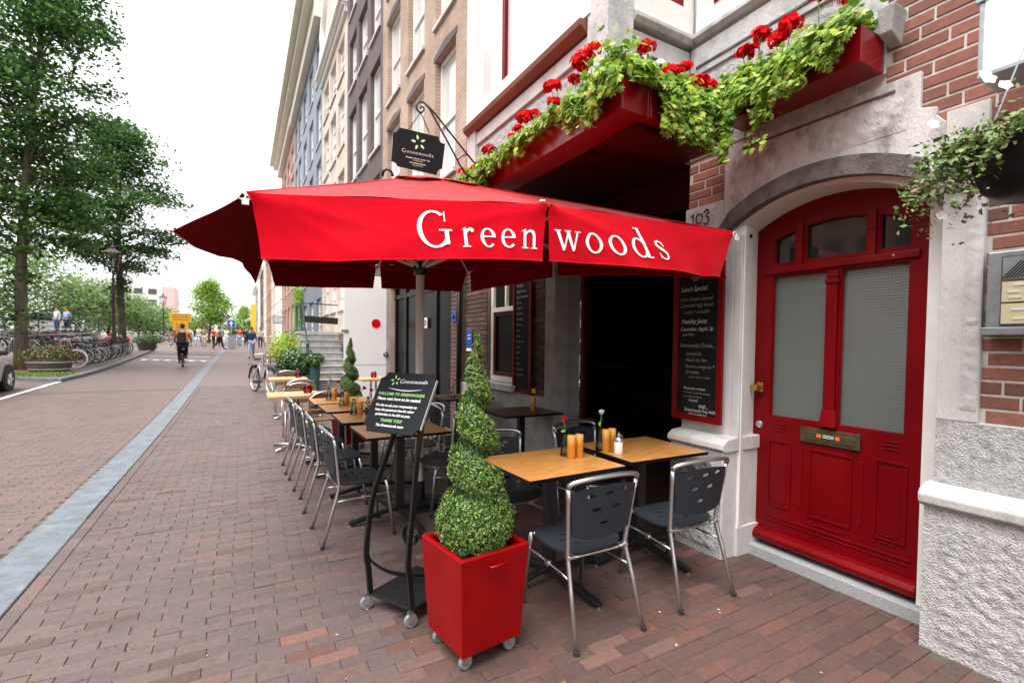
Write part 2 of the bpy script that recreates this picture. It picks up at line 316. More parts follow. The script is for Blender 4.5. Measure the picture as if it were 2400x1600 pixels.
for i, c in enumerate([(.10,.17,.04), (.17,.24,.06), (.2,.16,.07)]): pm('pet%d' % i, c, .5, var=.2, vs=20)
pm('bark', (.10,.085,.065), .9, var=.35, vs=5, bump=1, bs=18, bdist=.03, stretch=(1,1,.25), dirt=((.2,.2,.05), 1.2, .48, .62))
pm('soil', (.03,.02,.015), 1)
def glass(name, tint=(.9,.95,.95), rough=.02):
    m = bpy.data.materials.new(name); m.use_nodes = True; t = m.node_tree; N = t.nodes; L = t.links
    g = N.new('ShaderNodeBsdfGlossy'); g.inputs['Roughness'].default_value = rough; tr = N.new('ShaderNodeBsdfTransparent'); tr.inputs[0].default_value = (*tint,1)
    fz = N.new('ShaderNodeFresnel'); fz.inputs[0].default_value = 1.45; ms = N.new('ShaderNodeMixShader'); L.new(fz.outputs[0], ms.inputs[0]); L.new(tr.outputs[0], ms.inputs[1]); L.new(g.outputs[0], ms.inputs[2])
    L.new(ms.outputs[0], N['Material Output'].inputs[0]); MAT[name] = m
glass('clear_glass'); glass('pink_glass', (.95,.35,.42)); glass('car_glass', (.12,.14,.15)); glass('dark_glass', (.25,.27,.27))
pm('pane', (.02,.024,.026), .06, spec=.9); pm('pane_dark', (.006,.007,.008), .25, spec=.12); pm('slat_brown', (.2,.1,.05), .5, var=.25, vs=9, stretch=(1,8,8)); pm('pane_pale', (.62,.63,.63), .12, spec=.7)  # pane_pale: reflected sky put into the pane colour
def reeded():
    m = pm('ribbed_glass', (.12,.132,.128), .22, spec=.9); t = m.node_tree; N = t.nodes; L = t.links; p = N['Principled BSDF']
    tc = N.new('ShaderNodeTexCoord'); sp = N.new('ShaderNodeSeparateXYZ'); L.new(tc.outputs['Object'], sp.inputs[0]); hs_ = []
    for ax in ('Y','Z'):
        mu = N.new('ShaderNodeMath'); mu.operation = 'MULTIPLY'; mu.inputs[1].default_value = 2*PI/.017; L.new(sp.outputs[ax], mu.inputs[0])
        si = N.new('ShaderNodeMath'); si.operation = 'SINE'; L.new(mu.outputs[0], si.inputs[0]); hs_.append(si)
    ad = N.new('ShaderNodeMath'); ad.operation = 'MAXIMUM'; L.new(hs_[0].outputs[0], ad.inputs[0]); L.new(hs_[1].outputs[0], ad.inputs[1])
    b = N.new('ShaderNodeBump'); b.inputs['Strength'].default_value = .45; b.inputs['Distance'].default_value = .0016; L.new(ad.outputs[0], b.inputs['Height']); L.new(b.outputs[0], p.inputs['Normal'])
reeded()
pm('lamp_glass', (.85,.85,.85), .4, emit=((1,.97,.92), .6))
pm('lamp_lit', (.9,.6,.3), .5, emit=((1,.5,.14), 5)); pm('shade_red', (.4,.01,.015), .7, emit=((.6,.01,.01), .12))
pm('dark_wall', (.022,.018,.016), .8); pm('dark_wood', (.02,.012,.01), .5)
pm('panel_grey', (.36,.39,.42), .35, .6, var=.15, vs=20); pm('button_cream', (.72,.66,.42), .4); pm('blue_sign', (.02,.09,.36), .4); pm('yellow_sign', (.85,.46,.01), .5); pm('yellow_banner', (.8,.5,.03), .7)
pm('road_white', (.72,.72,.71), .7, dirt=((.4,.35,.33), 9, .5, .7))
pm('car_silver', (.5,.51,.51), .28, .6, coat=.5); pm('car_dark', (.03,.035,.04), .3, .3, coat=.5)
pm('lamp_post', (.05,.022,.022), .45); pm('teal_iron', (.03,.09,.10), .5)
pm('haze_red', (.75,.48,.46), .8); pm('barrel_wood', (.1,.082,.075), .7, var=.3, vs=8, stretch=(8,8,1))
pm('skin', (.52,.3,.21), .55); pm('hair_dark', (.02,.014,.01), .6); pm('hair_brown', (.10,.05,.025), .6)
for n_, c in dict(orange=(.8,.16,.01), navy=(.02,.035,.10), black=(.012,.012,.014), denim=(.28,.38,.55), paleblue=(.5,.58,.7), white=(.75,.75,.75), grey=(.25,.25,.27), olive=(.22,.24,.1), red=(.5,.03,.03), beige=(.6,.5,.38), teal=(.05,.3,.32)).items(): pm('cloth_' + n_, c, .85, var=.12, vs=10)
# ------------------------------------------------------------------ ground, road, pavement
def sheet(name, mats, x0, x1, ys, dz, mi=lambda y: 0, xs=None):
    m = MB(); xs = xs or [x0, x1]
    for a, b in zip(ys[:-1], ys[1:]):
        for xa, xb in zip(xs[:-1], xs[1:]):
            m.add([(xa,a,gz(a)+dz),(xb,a,gz(a)+dz),(xb,b,gz(b)+dz),(xa,b,gz(b)+dz)], [(0,1,2,3)], mi(a))
    return m.build(name, mats)
YS = [-40,-10,0,4,8] + [8.5+.5*i for i in range(8)] + list(range(13,17)) + list(range(18,60,3)) + [60,63,66,69,72,90,140]
YS2 = YS + [300, 900]
tag(sheet('ground', ['ground'], -600, 600, YS2, -.09), kind='structure')
road = tag(sheet('road', ['joint_sand','paving_far'], -34, -1.42, YS, -.006, lambda y: 0 if y < 16 else 1, [-34,-5.2,-1.42]), kind='structure')
pave = tag(sheet('pavement', ['joint_sand','paving_far'], -1.13, 3.6, YS, -.006, lambda y: 0 if y < 16 else 1), kind='structure')
BV = np.array([[-.5,-.5,-1],[.5,-.5,-1],[.5,.5,-1],[-.5,.5,-1],[-.5,-.5,-.22],[.5,-.5,-.22],[.5,.5,-.22],[-.5,.5,-.22],[-.5,-.5,0],[.5,-.5,0],[.5,.5,0],[-.5,.5,0]], float)
BF = [(8,9,10,11),(4,5,9,8),(5,6,10,9),(6,7,11,10),(7,4,8,11),(0,1,5,4),(1,2,6,5),(2,3,7,6),(3,0,4,7)]
def brick_verts(L, Wd, H, ch=.0022, jit=.0012):
    v = BV.copy(); v[:,0] *= L; v[:,1] *= Wd; v[:,2] *= H
    v[8:,0] -= np.sign(v[8:,0]) * ch; v[8:,1] -= np.sign(v[8:,1]) * ch
    v[:,:2] += RNG.normal(size=(1,2)) * 0; v[8:,2] += RNG.normal(size=4) * jit * .5; v[4:8,2] = v[8:,2].min() - ch
    return v
def bricks_mesh(name, items, mats, H=.03):
    """items: (x,y,z,rot,L,W,mat) joined into one mesh with a per-brick number"""
    V = []; n = len(items); mi = []
    for (x,y,z,r,L,Wd,mt) in items:
        v = brick_verts(L, Wd, H); c, s_ = math.cos(r), math.sin(r)
        q = np.empty_like(v); q[:,0] = v[:,0]*c - v[:,1]*s_ + x; q[:,1] = v[:,0]*s_ + v[:,1]*c + y; q[:,2] = v[:,2] + z + (gz(y+.05)-gz(y-.05))*10*(q[:,1]-y)
        V.append(q); mi.append(mt)
    V = np.concatenate(V); F = [np.asarray(f)[None,:] + np.arange(n)[:,None]*12 for f in BF]
    me = fastmesh(name, V, F, mats, np.concatenate([mi]*len(BF)))
    a = me.attributes.new('rnd', 'FLOAT', 'FACE'); a.data.foreach_set('value', np.concatenate([RNG.random(n)]*len(BF)).astype(np.float32)); return me
RI = ROT.inverted()
def cam_px(p):
    c = RI @ (Vector(p) - Vector((0,0,1.5)))
    if c.z > -.3: return None
    return 1200 + 1133*c.x/-c.z, 836 - 1133*c.y/-c.z, -c.z
P = []
for j in range(2, 209):
    y = .3 + j * .077; off = (.11 if j % 2 else 0) + random.uniform(-.012,.012); x = -1.045 + off - .11
    while x < 3.3:
        L = .2183 + random.uniform(-.003,.0012); xc = x + .108
        if xc - L/2 < -1.045: L2 = xc + L/2 + 1.045; xc = -1.045 + L2/2; L = L2
        if L > .05 and not (xc > 2.99 and (y < 1.0 or y > 2.3)):
            red = (y < 2.9 and random.random() < .16 + .5*max(0, noise.noise((xc*1.3, y*1.3, 3.1))) + (.5 if y < 2.5 and xc < 1 else 0)*random.random()) or (xc > .9 and y < 3.4 and random.random() < .55)
            zone = xc > .75 + .35*noise.noise((xc*.8, y*.8, 9.)) and y < 3.7 + .5*noise.noise((xc, y, 2.)); kd = (2 if random.random() < .07 else 1) if zone else (2 if red and y < 2.75 and random.random() < .75 else (1 if random.random() < .04 else 0))
            P.append((xc, y, gz(y) + random.gauss(0,.0014), random.gauss(0,.007), L, .0755 + random.uniform(-.0014,.0005), kd))
        x += .2205
for j in range(2, 74):     # lengthwise course along the kerb strip
    y = .4 + j*.221; P.append((-1.086, y, gz(y), PI/2 + random.gauss(0,.004), .215, .072, 0))
vis = []
for i, b in enumerate(P):
    q = cam_px(b[:3])
    if q and -40 < q[0] < 2440 and q[1] < 1640: vis.append((q[2], i))
near = set(i for d, i in sorted(vis)[:300])
BM = []
for mt in ('paving','paving_red','paving_salmon'):
    for k in range(6):
        v = brick_verts(.2165, .0755, .03); me = fastmesh('paving_brick', v, [np.asarray([f]) for f in BF], [mt]); BM.append(me)
for i in sorted(near):
    x,y,z,r,L,Wd,mt = P[i]
    o = obj('paving_brick', BM[mt*6 + random.randrange(6)], pave, (x,y,z), r); o.scale = (L/.2165, 1, 1); o.rotation_euler = (random.gauss(0,.006), random.gauss(0,.003), r)
tag(obj('paving_brick_field', bricks_mesh('paving_brick_field', [b for i,b in enumerate(P) if i not in near], ['paving','paving_red','paving_salmon']), pave), 'clay paving bricks of the footway further off', kind='stuff')
P2 = []
for j in range(8, 192):
    y = 1 + j*.077; x = -5.2 + (.11 if j % 2 else 0)
    while x < -1.56:
        P2.append((x + .108, y, gz(y) + random.gauss(0,.0015), random.gauss(0,.006), .2175, .0752, 0)); x += .2205
for j in range(5, 70):
    y = 1 + j*.221; P2.append((-1.485, y, gz(y), PI/2, .215, .072, 0))
tag(obj('road_brick_field', bricks_mesh('road_brick_field', P2, ['road_brick']), road), 'clay bricks of the roadway', kind='stuff')
# bluestone strip between road and footway, slab by slab
strip = MB().box(-1.42,-1.13,-6,9,-.06,-.02).build('kerb_strip', 'joint_sand'); tag(strip, kind='structure')
y = .2
while y < 62:
    L = random.uniform(.92, 1.06); a, b = y + .003, y + L - .004; h = .004 + random.uniform(-.001,.001)
    xa, xb = -1.418 + random.uniform(-.004,.004), -1.132 + random.uniform(-.004,.004); c = .006
    m = MB(); za, zb = gz(a) + h, gz(b) + h
    m.add([(xa,a,za-.07),(xb,a,za-.07),(xb,b,zb-.07),(xa,b,zb-.07),(xa,a,za-c),(xb,a,za-c),(xb,b,zb-c),(xa,b,zb-c),(xa+c,a+c*.5,za),(xb-c,a+c*.5,za),(xb-c,b-c*.5,zb),(xa+c,b-c*.5,zb)], BF)
    m.build('kerb_slab', 'bluestone', strip); y += L
# grass tufts in joints
pos = []
for i in range(300):
    j = random.randrange(3, 70); yy = .3 + (j+.5)*.077 + random.gauss(0,.004)
    xx = random.choice([random.uniform(-1.0,3.0), random.gauss(2.2,.5), random.gauss(-.6,.4)])
    if xx > 2.98: continue
    for k in range(random.randrange(3,12)): pos.append((xx + random.gauss(0,.022), yy + random.gauss(0,.003), gz(yy)))
pos = np.array(pos); nr = RNG.normal(size=(len(pos),3)); nr[:,2] *= .25
V, F, mi = scatter(*LEAF, pos + np.array([0,0,.003]), nr, RNG.uniform(.005,.012,len(pos)), RNG.integers(0,3,len(pos)))
tag(obj('joint_moss', fastmesh('joint_moss', V, F, ['box1','pet0','pet1'], mi)), 'moss and small weeds in the paving joints', 'weeds', kind='stuff')
pos = np.stack([RNG.uniform(-4.5,2.9,520), RNG.uniform(1.2,12,520), np.full(520,.0045)], 1); pos[:,2] += np.array([gz(v) for v in pos[:,1]])
nr = np.tile([0,0,1.], (520,1)) + RNG.normal(size=(520,3))*.2
V, F, mi = scatter(*OVAL, pos, nr, RNG.uniform(.005,.02,520), RNG.choice(3, 520, p=[.72,.18,.1]))
tag(obj('litter', fastmesh('litter', V, F, ['stone_grey','pet2','petal_white'], mi)), 'fallen petals and specks of litter on the paving', 'litter', kind='stuff')
# road paint
def paint(name, polys, label):
    m = MB()
    for p in polys: m.add([(x, y, gz(y) + .006) for x, y in p], [tuple(range(len(p)))])
    return tag(m.build(name, 'road_white', road), label)
paint('parking_line', [[(-4.80,y),(-4.68,y),(-4.66,y+1.2),(-4.78,y+1.2)] for y in [7+1.2*i for i in range(10)]], 'white parking bay line')
paint('stop_line', [[(-4.6,33.6),(-1.6,32.4),(-1.6,32.75),(-4.6,33.95)]], 'thin white line across the road')
teeth = []
for i in range(6):
    x = -4.5 + i*.52; y = 30.6 - i*.28; teeth += [[(x,y),(x+.3,y-.16),(x+.3,y-.75),(x+.12,y-.7)], [(x-.05,y+.25),(x+.48,y),(x+.48,y-.22),(x-.05,y+.05)]]
paint('hump_marking', teeth, 'white toothed marking on the speed hump')
# kerbed bicycle parking island on the left
KL = [(-12,21.3),(-5.96,19.9),(-4.74,18.9),(-4.62,20.5),(-4.6,23),(-4.7,26.3),(-4.86,29.6),(-5.0,33),(-5.2,37),(-5.6,43),(-6.3,50),(-7.0,53.4),(-9,54),(-14,52)]
m = MB(); n_ = len(KL); m.add([(x,y,gz(y)+.085) for x,y in KL], [tuple(range(n_))]); isl = tag(m.build('parking_island', 'paving_far'), kind='structure')
for (a, b) in zip(KL[:-1], KL[1:]):
    A = Vector((*a, gz(a[1])+.04)); B = Vector((*b, gz(b[1])+.04)); k = max(1, int((B-A).length/1.05))
    for i in range(k):
        p, q = A.lerp(B, i/k), A.lerp(B, (i+.985)/k); MB().bar(p, q, .16, .13).build('kerbstone', 'bluestone', isl, bevel=.012)
# ------------------------------------------------------------------ houses
XF = 3.05
def wall_holes(m, y0, y1, z0, z1, holes, x, d=.16, mi=0, mr=None):
    ys = sorted({y0,y1} | {h[0] for h in holes} | {h[1] for h in holes}); zs = sorted({z0,z1} | {h[2] for h in holes} | {h[3] for h in holes})
    for a, b in zip(ys[:-1], ys[1:]):
        for c, e in zip(zs[:-1], zs[1:]):
            cy, cz = (a+b)/2, (c+e)/2
            if any(h[0] < cy < h[1] and h[2] < cz < h[3] for h in holes): continue
            m.add([(x,a,c),(x,b,c),(x,b,e),(x,a,e)], [(0,1,2,3)], mi)
    for (a,b,c,e) in holes:
        r = mi if mr is None else mr
        m.add([(x,a,c),(x,b,c),(x,b,e),(x,a,e),(x+d,a,c),(x+d,b,c),(x+d,b,e),(x+d,a,e)], [(0,1,5,4),(1,2,6,5),(2,3,7,6),(3,0,4,7)], r)
WIN = {}
def window(parent, y0, y1, z0, z1, x, style='sash', pane='pane', fm='white_paint', arched=False):
    w, h = round(y1-y0,3), round(z1-z0,3); key = (w,h,style,pane,fm)
    if key not in WIN:
        m = MB(); t = .075
        m.box(0,.07,0,t,0,h); m.box(0,.07,w-t,w,0,h); m.box(0,.07,t,w-t,0,t); m.box(0,.07,t,w-t,h-t,h)
        if style in ('sash','grid'): m.box(.005,.062,t,w-t,h*.46,h*.46+.07)
        if style == 'grid':
            m.box(.012,.055,w/2-.02,w/2+.02,t,h-t); m.box(.014,.053,t,w-t,h*.23-.015,h*.23+.015); m.box(.014,.053,t,w-t,h*.74-.015,h*.74+.015)
        if style == 'cross': m.box(.005,.062,t,w-t,h*.68,h*.68+.07); m.box(.008,.058,w/2-.03,w/2+.03,t,h-t)
        p = MB().add([(.04,t*.5,t*.5),(.04,w-t*.5,t*.5),(.04,w-t*.5,h-t*.5),(.04,t*.5,h-t*.5)], [(0,3,2,1)])
        WIN[key] = (m.mesh('window', fm), p.mesh('pane', pane))
    a, b = WIN[key]; o = obj('window', a, parent, (x, y0, z0)); obj('pane', b, o); return o
def house(label, y0, y1, h, wm, cols, rows, x=XF, sill='stone', style='sash', cornice='white_paint', ch=.5, proj=.35, pane='pane_pale', depth=9, z0=None, gable=None, extra=(), cat='house', fm='white_paint', roof='car_dark', lintel=None):
    z0 = gz((y0+y1)/2) - .3 if z0 is None else z0; t = thing('house', label, cat, (x, (y0+y1)/2, z0), group='canal houses along the street')
    ox, oy, oz = t.location
    def L(o): o.location = (o.location.x - ox, o.location.y - oy, o.location.z - oz); return o
    m = MB(); holes = [(a,b,c,e) for (a,b) in cols for (c,e) in rows] + [q[:4] for q in extra]
    wall_holes(m, y0, y1, z0, h, holes, x, .18)
    for (yy) in (y0, y1): m.add([(x,yy,z0),(x+depth,yy,z0),(x+depth,yy,h),(x,yy,h)], [(0,1,2,3)])
    m.add([(x+depth,y0,z0),(x+depth,y1,z0),(x+depth,y1,h),(x+depth,y0,h)], [(0,1,2,3)])
    L(m.build('wall', wm, t))
    if gable: L(MB().prism([(y0+.02,h),(y0+.02,h+.4)] + gable + [(y1-.02,h+.4),(y1-.02,h)], 'x', x+.01, x+.35).build('gable', wm, t))
    r = MB().prism([(x+.1,h-.05),(x+depth,h-.05),(x+depth*.5,h+depth*.32)], 'y', y0+.04, y1-.04); L(r.build('roof', roof, t))
    if cornice:
        c = MB(); c.box(x-proj*.35,x+.02,y0+.01,y1-.01,h-ch,h-ch*.45); c.box(x-proj*.7,x+.02,y0,y1,h-ch*.45,h-ch*.2); c.box(x-proj,x+.05,y0-.03,y1+.03,h-ch*.2,h+.02)
        L(c.build('cornice', cornice, t))
    for (a,b) in cols:
        for (c,e) in rows:
            L(window(t, a+.004, b-.004, c+.004, e-.004, x+.10, style, pane, fm))
            if sill: L(MB().box(x-.05,x+.12,a-.05,b+.05,c-.07,c-.003).build('sill', sill, t))
            if lintel: L(MB().prism([(a-.06,e+.002),(b+.06,e+.002),(b+.06,e+.09),((a+b)/2,e+.17),(a-.06,e+.09)], 'x', x-.012, x+.05).build('lintel', lintel, t))
    for q in extra:
        if q[4] == 'door':
            L(MB().box(x+.10,x+.16,q[0]+.003,q[1]-.003,q[2],q[3]-.003).build('door', q[5], t, bevel=.01))
        else: L(window(t, q[0]+.004, q[1]-.004, q[2]+.004, q[3]-.004, x+.10, q[4], q[5], q[6] if len(q) > 6 else fm))
    return t
brickmat('brick_pink', (.36,.235,.175), (.43,.29,.215), (.5,.44,.39)); brickmat('brick_dark', (.105,.078,.08), (.14,.1,.1), (.13,.11,.11)); brickmat('brick_red', (.34,.16,.11), (.42,.22,.15), (.45,.38,.33))
brickmat('brick_pale', (.62,.5,.43), (.7,.58,.5), (.62,.56,.5)); brickmat('brick_umber', (.12,.055,.045), (.17,.075,.058), (.22,.19,.17))  # last one: plain dark brown brick for the building mass
pm('paint_blue', (.2,.235,.3), .6, var=.15, vs=2); pm('plaster_white', (.76,.75,.72), .7, var=.06, vs=1.5); pm('plaster_cream', (.66,.6,.48), .7, var=.08, vs=1.5)
HB = house('pinkish brown brick house with white sash windows beside the white bay', 7.0, 12.15, 14.6, 'brick_pink', [(7.46,8.42),(9.05,10.07),(10.66,11.7)], [(4.35,6.5),(7.11,8.98),(9.6,11.4),(12.0,13.6)], sill='stone', style='sash', z0=2.75, lintel='brick_dark')
HB2 = house('dark brown brick house with tall white windows next to the pinkish one', 12.15, 16.78, 14.8, 'brick_dark', [(12.42,13.48),(13.87,14.97),(15.33,16.37)], [(.75,2.7),(3.5,5.75),(6.47,8.67),(9.42,10.95),(11.7,13.3)], style='sash', lintel='brick_dark')
def scroll(y0, y1, h, top):
    c = (y0+y1)/2; w = (y1-y0)/2 - .05; pts = []
    for i in range(13):
        t = i/12; pts.append((c - w*(1-t)**.8*(1 - .18*math.sin(t*3*PI)) , h + .4 + (top-h-.4)*t))
    return pts + [(2*c - p[0], p[1]) for p in reversed(pts[:-1])]
HB3 = house('pale pink brick house with a white scrolled gable', 16.78, 22.5, 12.6, 'brick_pale', [(17.3,18.6),(19.0,20.3),(20.7,22.0)], [(2.6,4.6),(5.4,7.4),(8.2,10.0),(10.6,11.9)], style='grid', gable=scroll(16.78,22.5,12.6,16.2), cornice='white_paint', ch=.35, proj=.3)
for s_ in (-1, 1):      # white volutes on that gable
    pts = [(XF - .03, 19.64 + s_*(2.55 - .9*t - .25*math.sin(t*9)), 12.7 + 3.2*t) for t in [i/22 for i in range(23)]]
    o = MB().tube(pts, [.2 - .09*i/22 for i in range(23)], 8).build('volute', 'white_paint', HB3, smooth=True); o.location = -HB3.location
HB4 = house('slate blue painted house with cream cornice', 22.5, 35.0, 16.6, 'paint_blue', [(22.9,24.4),(25.6,27.1),(28.3,29.8),(31.0,32.5),(33.2,34.6)], [(1.1,3.4),(4.4,6.7),(7.4,9.6),(10.3,12.3),(13.1,14.9)], style='grid', cornice='cream_paint', ch=1.3, proj=.95)
HB5 = house('red brick house beyond the slate blue one', 35.0, 47.0, 16.6, 'brick_red', [(35.8,37.6),(38.9,40.7),(42.0,43.8),(44.9,46.6)], [(1.6,3.9),(5.0,7.2),(8.0,10.0),(10.8,12.7),(13.3,14.6)], style='grid', cornice='cream_paint', ch=1.1, proj=.95)
ymax = 47.0
for i, (w, h, wm, lab) in enumerate([(9,13.5,'plaster_white','white plastered house next to the far red brick one'), (8,15,'brick_pale','pale brick house in the middle of the far row'), (11,12.5,'brick_red','narrow looking red brick house halfway down the far row'), (10,14.5,'plaster_cream','cream plastered house down the street'), (13,13,'brick_dark','dark brick house far down the street'), (14,14,'plaster_white','white house near the far end of the row'), (16,12.6,'brick_pink','pinkish brick house at the far end of the row'), (18,13.4,'plaster_white','last white house of the row, smallest in view')]):
    n_ = max(2, int(w/2.7)); cw = w/n_; cols = [(ymax + cw*k + cw*.2, ymax + cw*k + cw*.78) for k in range(n_)]
    house(lab, ymax, ymax+w, h, wm, cols, [(1.9,4.2),(5.2,7.3),(8.2,10.2),(10.9,12.2)], x=XF - .05*i, style='sash', cornice='white_paint', ch=.7, proj=.5)
    ymax += w
# the far bank of the canal, behind and left of the camera: an unseen terrace added to close off the low western sky
m = MB(); yy = -75; kk = 0
while yy < 72:
    w_ = random.uniform(5.5,8.5); h_ = random.uniform(13,17.5); mi_ = kk % 4; x_ = -35 + random.uniform(-.2,.2)
    m.box(x_-10, x_, yy, yy+w_-.02, -1, h_, mi_); m.prism([(yy,h_),(yy+w_-.02,h_),(yy+w_/2,h_+3)], 'x', x_-10, x_-.1, 4)
    for r_ in range(4):
        for c_ in range(3): a_ = yy + w_*(.12+.29*c_); m.box(x_-.05, x_+.03, a_, a_+w_*.17, 1.6+3.2*r_, 3.6+3.2*r_, 5)
    yy += w_; kk += 1
tag(m.build('sky_block_terrace', ['brick_dark','brick_red','brick_pink','plaster_cream','car_dark','pane']), kind='structure')
# ------------------------------------------------------------------ the cafe building
def plate(outer, holes, axis, a, b):
    """flat plate with holes, extruded a..b along axis; returns MB"""
    bm = bmesh.new(); loops = [outer] + list(holes); es = []; rings = []
    for lp in loops:
        vs = [bm.verts.new((p[0], p[1], 0)) for p in lp]; rings.append(vs)
        for i in range(len(vs)): es.append(bm.edges.new((vs[i], vs[(i+1) % len(vs)])))
    bmesh.ops.triangle_fill(bm, use_beauty=True, use_dissolve=False, edges=es)
    bm.verts.index_update(); pts = [v.co.copy() for v in bm.verts]; fs = [tuple(v.index for v in f.verts) for f in bm.faces]; n = len(pts)
    def P(p, t): return {'x': (t, p.x, p.y), 'y': (p.x, t, p.y), 'z': (p.x, p.y, t)}[axis]
    side = []
    for vs in rings:
        ids = [v.index for v in vs]
        for i in range(len(ids)): j = ids[(i+1) % len(ids)]; side.append((ids[i], j, n+j, n+ids[i]))
    m = MB(); m.add([P(p,a) for p in pts] + [P(p,b) for p in pts], fs + [tuple(n+i for i in f) for f in fs] + side); bm.free(); return m
def arc(c, w, zs, za, n=18):     # segmental arch from c-w to c+w, springing zs, apex za
    h = za - zs; r = (w*w + h*h) / (2*h); a0 = math.asin(min(1, w/r))
    return [(c + r*math.sin(-a0 + 2*a0*i/n), za - r + r*math.cos(-a0 + 2*a0*i/n)) for i in range(n+1)]
CAFE = thing('cafe_building', 'stone and brick corner cafe front with white bay window and red door', 'building', (XF, 3.2, 0))
def rel(o, p=None):
    o.location = o.location - (p or CAFE).location; return o
def rough(name, x, y0, y1, z0, z1, amp=.010, margin=.05, mat='stone_rough', st=.014, seed=0, parent=CAFE):
    """hacked stone face: relief grid with a drafted margin, facing -X"""
    ny, nz = max(2,int((y1-y0)/st)), max(2,int((z1-z0)/st)); rows = []
    for j in range(nz+1):
        z = z0 + (z1-z0)*j/nz; row = []
        for i in range(ny+1):
            y = y0 + (y1-y0)*i/ny; e = min(y-y0, y1-y, z-z0, z1-z); k = min(1, max(0, (e-margin)/.02))
            d = noise.fractal((y*22+seed, z*34, seed), 1.0, 2.0, 4) * .6 + noise.noise((y*80, z*95, seed)) * .6
            row.append((x - k*(amp*.55 + amp*d), y, z))
        rows.append(row)
    return rel(MB().grid(rows).build(name, mat, parent, smooth=True))
# right hand plinth, string course, jamb
m = MB(); m.box(2.981,3.45,-3,1.09,-.02,.72); rel(m.build('plinth_core', 'stone', CAFE, bevel=.01))
rough('plinth_face', 2.978, -.6, 1.085, .0, .715, .0105, .06, st=.010)
m = MB(); m.prism([(3.4,.715),(2.975,.715),(2.945,.735),(2.94,.775),(2.955,.8),(3.02,.825),(3.4,.825)], 'y', -3, 1.10); rel(m.build('plinth_moulding', 'stone', CAFE, bevel=.006))
m = MB(); m.box(3.052,3.45,-3,1.08,.82,1.143); rel(m.build('band_course', 'stone', CAFE, bevel=.006)); rough('band_face', 3.05, -.6, 1.075, .83, 1.14, .009, .04, seed=4)
m = MB(); m.box(3.05,3.45,.92,1.08,1.143,2.665); rel(m.build('door_jamb', 'stone', CAFE, bevel=.004)); rough('jamb_strip', 3.048, .925, .985, 1.2, 2.5, .012, .006, seed=9, mat='stone')
m = MB().box(3.08,3.45,-3,.92,1.143,6.5).box(3.08,3.45,.92,1.42,2.665,6.5).box(3.08,3.45,1.42,2.72,2.92,6.5).box(3.08,3.45,2.35,2.68,2.55,2.92); bw = rel(m.build('brick_wall', 'mortar', CAFE))
WB = []
for k in range(5):
    v = brick_verts(.234, .0555, .05, .003); v = np.stack([v[:,2]*-1, v[:,0], v[:,1]], 1); WB.append(fastmesh('brick', v, [np.asarray([f[::-1]]) for f in BF], ['wall_brick']))
def lay(y0, y1, z0, z1, x=3.075, skip=lambda y,z: False):
    k = 0; z = z0 + .034
    while z < z1:
        y = y0 - [.0,.1225,.061,.184][k % 4]
        while y < y1:
            a, b = max(y, y0), min(y + .234, y1)
            if b - a > .03 and not skip((a+b)/2, z):
                o = obj('brick', WB[random.randrange(5)], bw, (x - XF + random.uniform(-.0015,.0015), (a+b)/2 - 3.2, z)); o.location -= Vector((0,0,0)); o.scale = (1, (b-a)/.234, 1)
            y += .245
        z += .0677; k += 1
bw.location = (0,0,0); bw.data.transform(Matrix.Translation((-XF,-3.2,0)))
lay(.42, .918, 1.143, 2.62)
lay(.42, 1.357, 2.62, 3.98, skip=lambda y, z: (y > 1.3 and z < 2.9) or (y > 1.2 and z < 2.7) or (y > 1.04 and z < 2.65))
lay(2.355, 2.68, 2.55, 2.92)
# upper stone: smooth strip and hacked panel above the flower box
m = MB().box(3.06,3.44,1.357,1.5,2.985,6.5); rel(m.build('stone_strip', 'stone_bay', CAFE, bevel=.004)); m = MB().box(3.064,3.43,1.5,2.72,2.925,6.5); rel(m.build('panel_core', 'stone', CAFE)); rough('upper_panel', 3.055, 1.5, 2.655, 2.94, 3.55, .009, .035, seed=15)
rel(MB().hexa([(2.96,1.29,3.15),(3.08,1.29,3.11),(3.08,1.35,3.11),(2.96,1.35,3.15)],[(2.94,1.27,3.28),(3.08,1.27,3.28),(3.08,1.35,3.28),(2.94,1.35,3.28)]).build('corbel', 'stone_grey', CAFE, bevel=.006))
# lintel over the door, dark hood moulding
DC = 1.715; aO = arc(1.69,.555,2.36,2.53); lint = [(2.345,2.27),(2.345,2.92),(1.19,2.92),(1.19,2.73),(1.12,2.71),(1.12,2.667),(1.08,2.62),(1.08,2.27),(1.135,2.27)] + aO + [(2.245,2.27)]
m = plate(lint, [], 'x', 3.05, 3.4); rel(m.build('lintel', 'stone_stain_shade', CAFE, bevel=.004))
rough('lintel_face', 3.048, 1.24, 2.3, 2.64, 2.83, .010, .012, seed=22, mat='stone_stain_shade')
m = MB(); m.bar((3.046,1.3,2.865),(3.046,2.2,2.865),.006,.012); rel(m.build('lintel_groove', 'stone_dark', CAFE))
o1 = arc(1.69,.6,2.42,2.6); i1 = arc(1.69,.56,2.335,2.49); m = MB(); n1 = len(o1)
for x_ in (3.0, 3.2): m.add([(x_,*p) for p in o1] + [(x_,*p) for p in i1], [(i,i+1,n1+i+1,n1+i) for i in range(n1-1)])
m.strip([(3.0,*p) for p in o1], [(3.2,*p) for p in o1]); m.strip([(3.0,*p) for p in i1], [(3.2,*p) for p in i1])
m.add([(3.0,*o1[0]),(3.2,*o1[0]),(3.2,*i1[0]),(3.0,*i1[0])], [(0,1,2,3)]); m.add([(3.0,*o1[-1]),(3.2,*o1[-1]),(3.2,*i1[-1]),(3.0,*i1[-1])], [(0,1,2,3)])
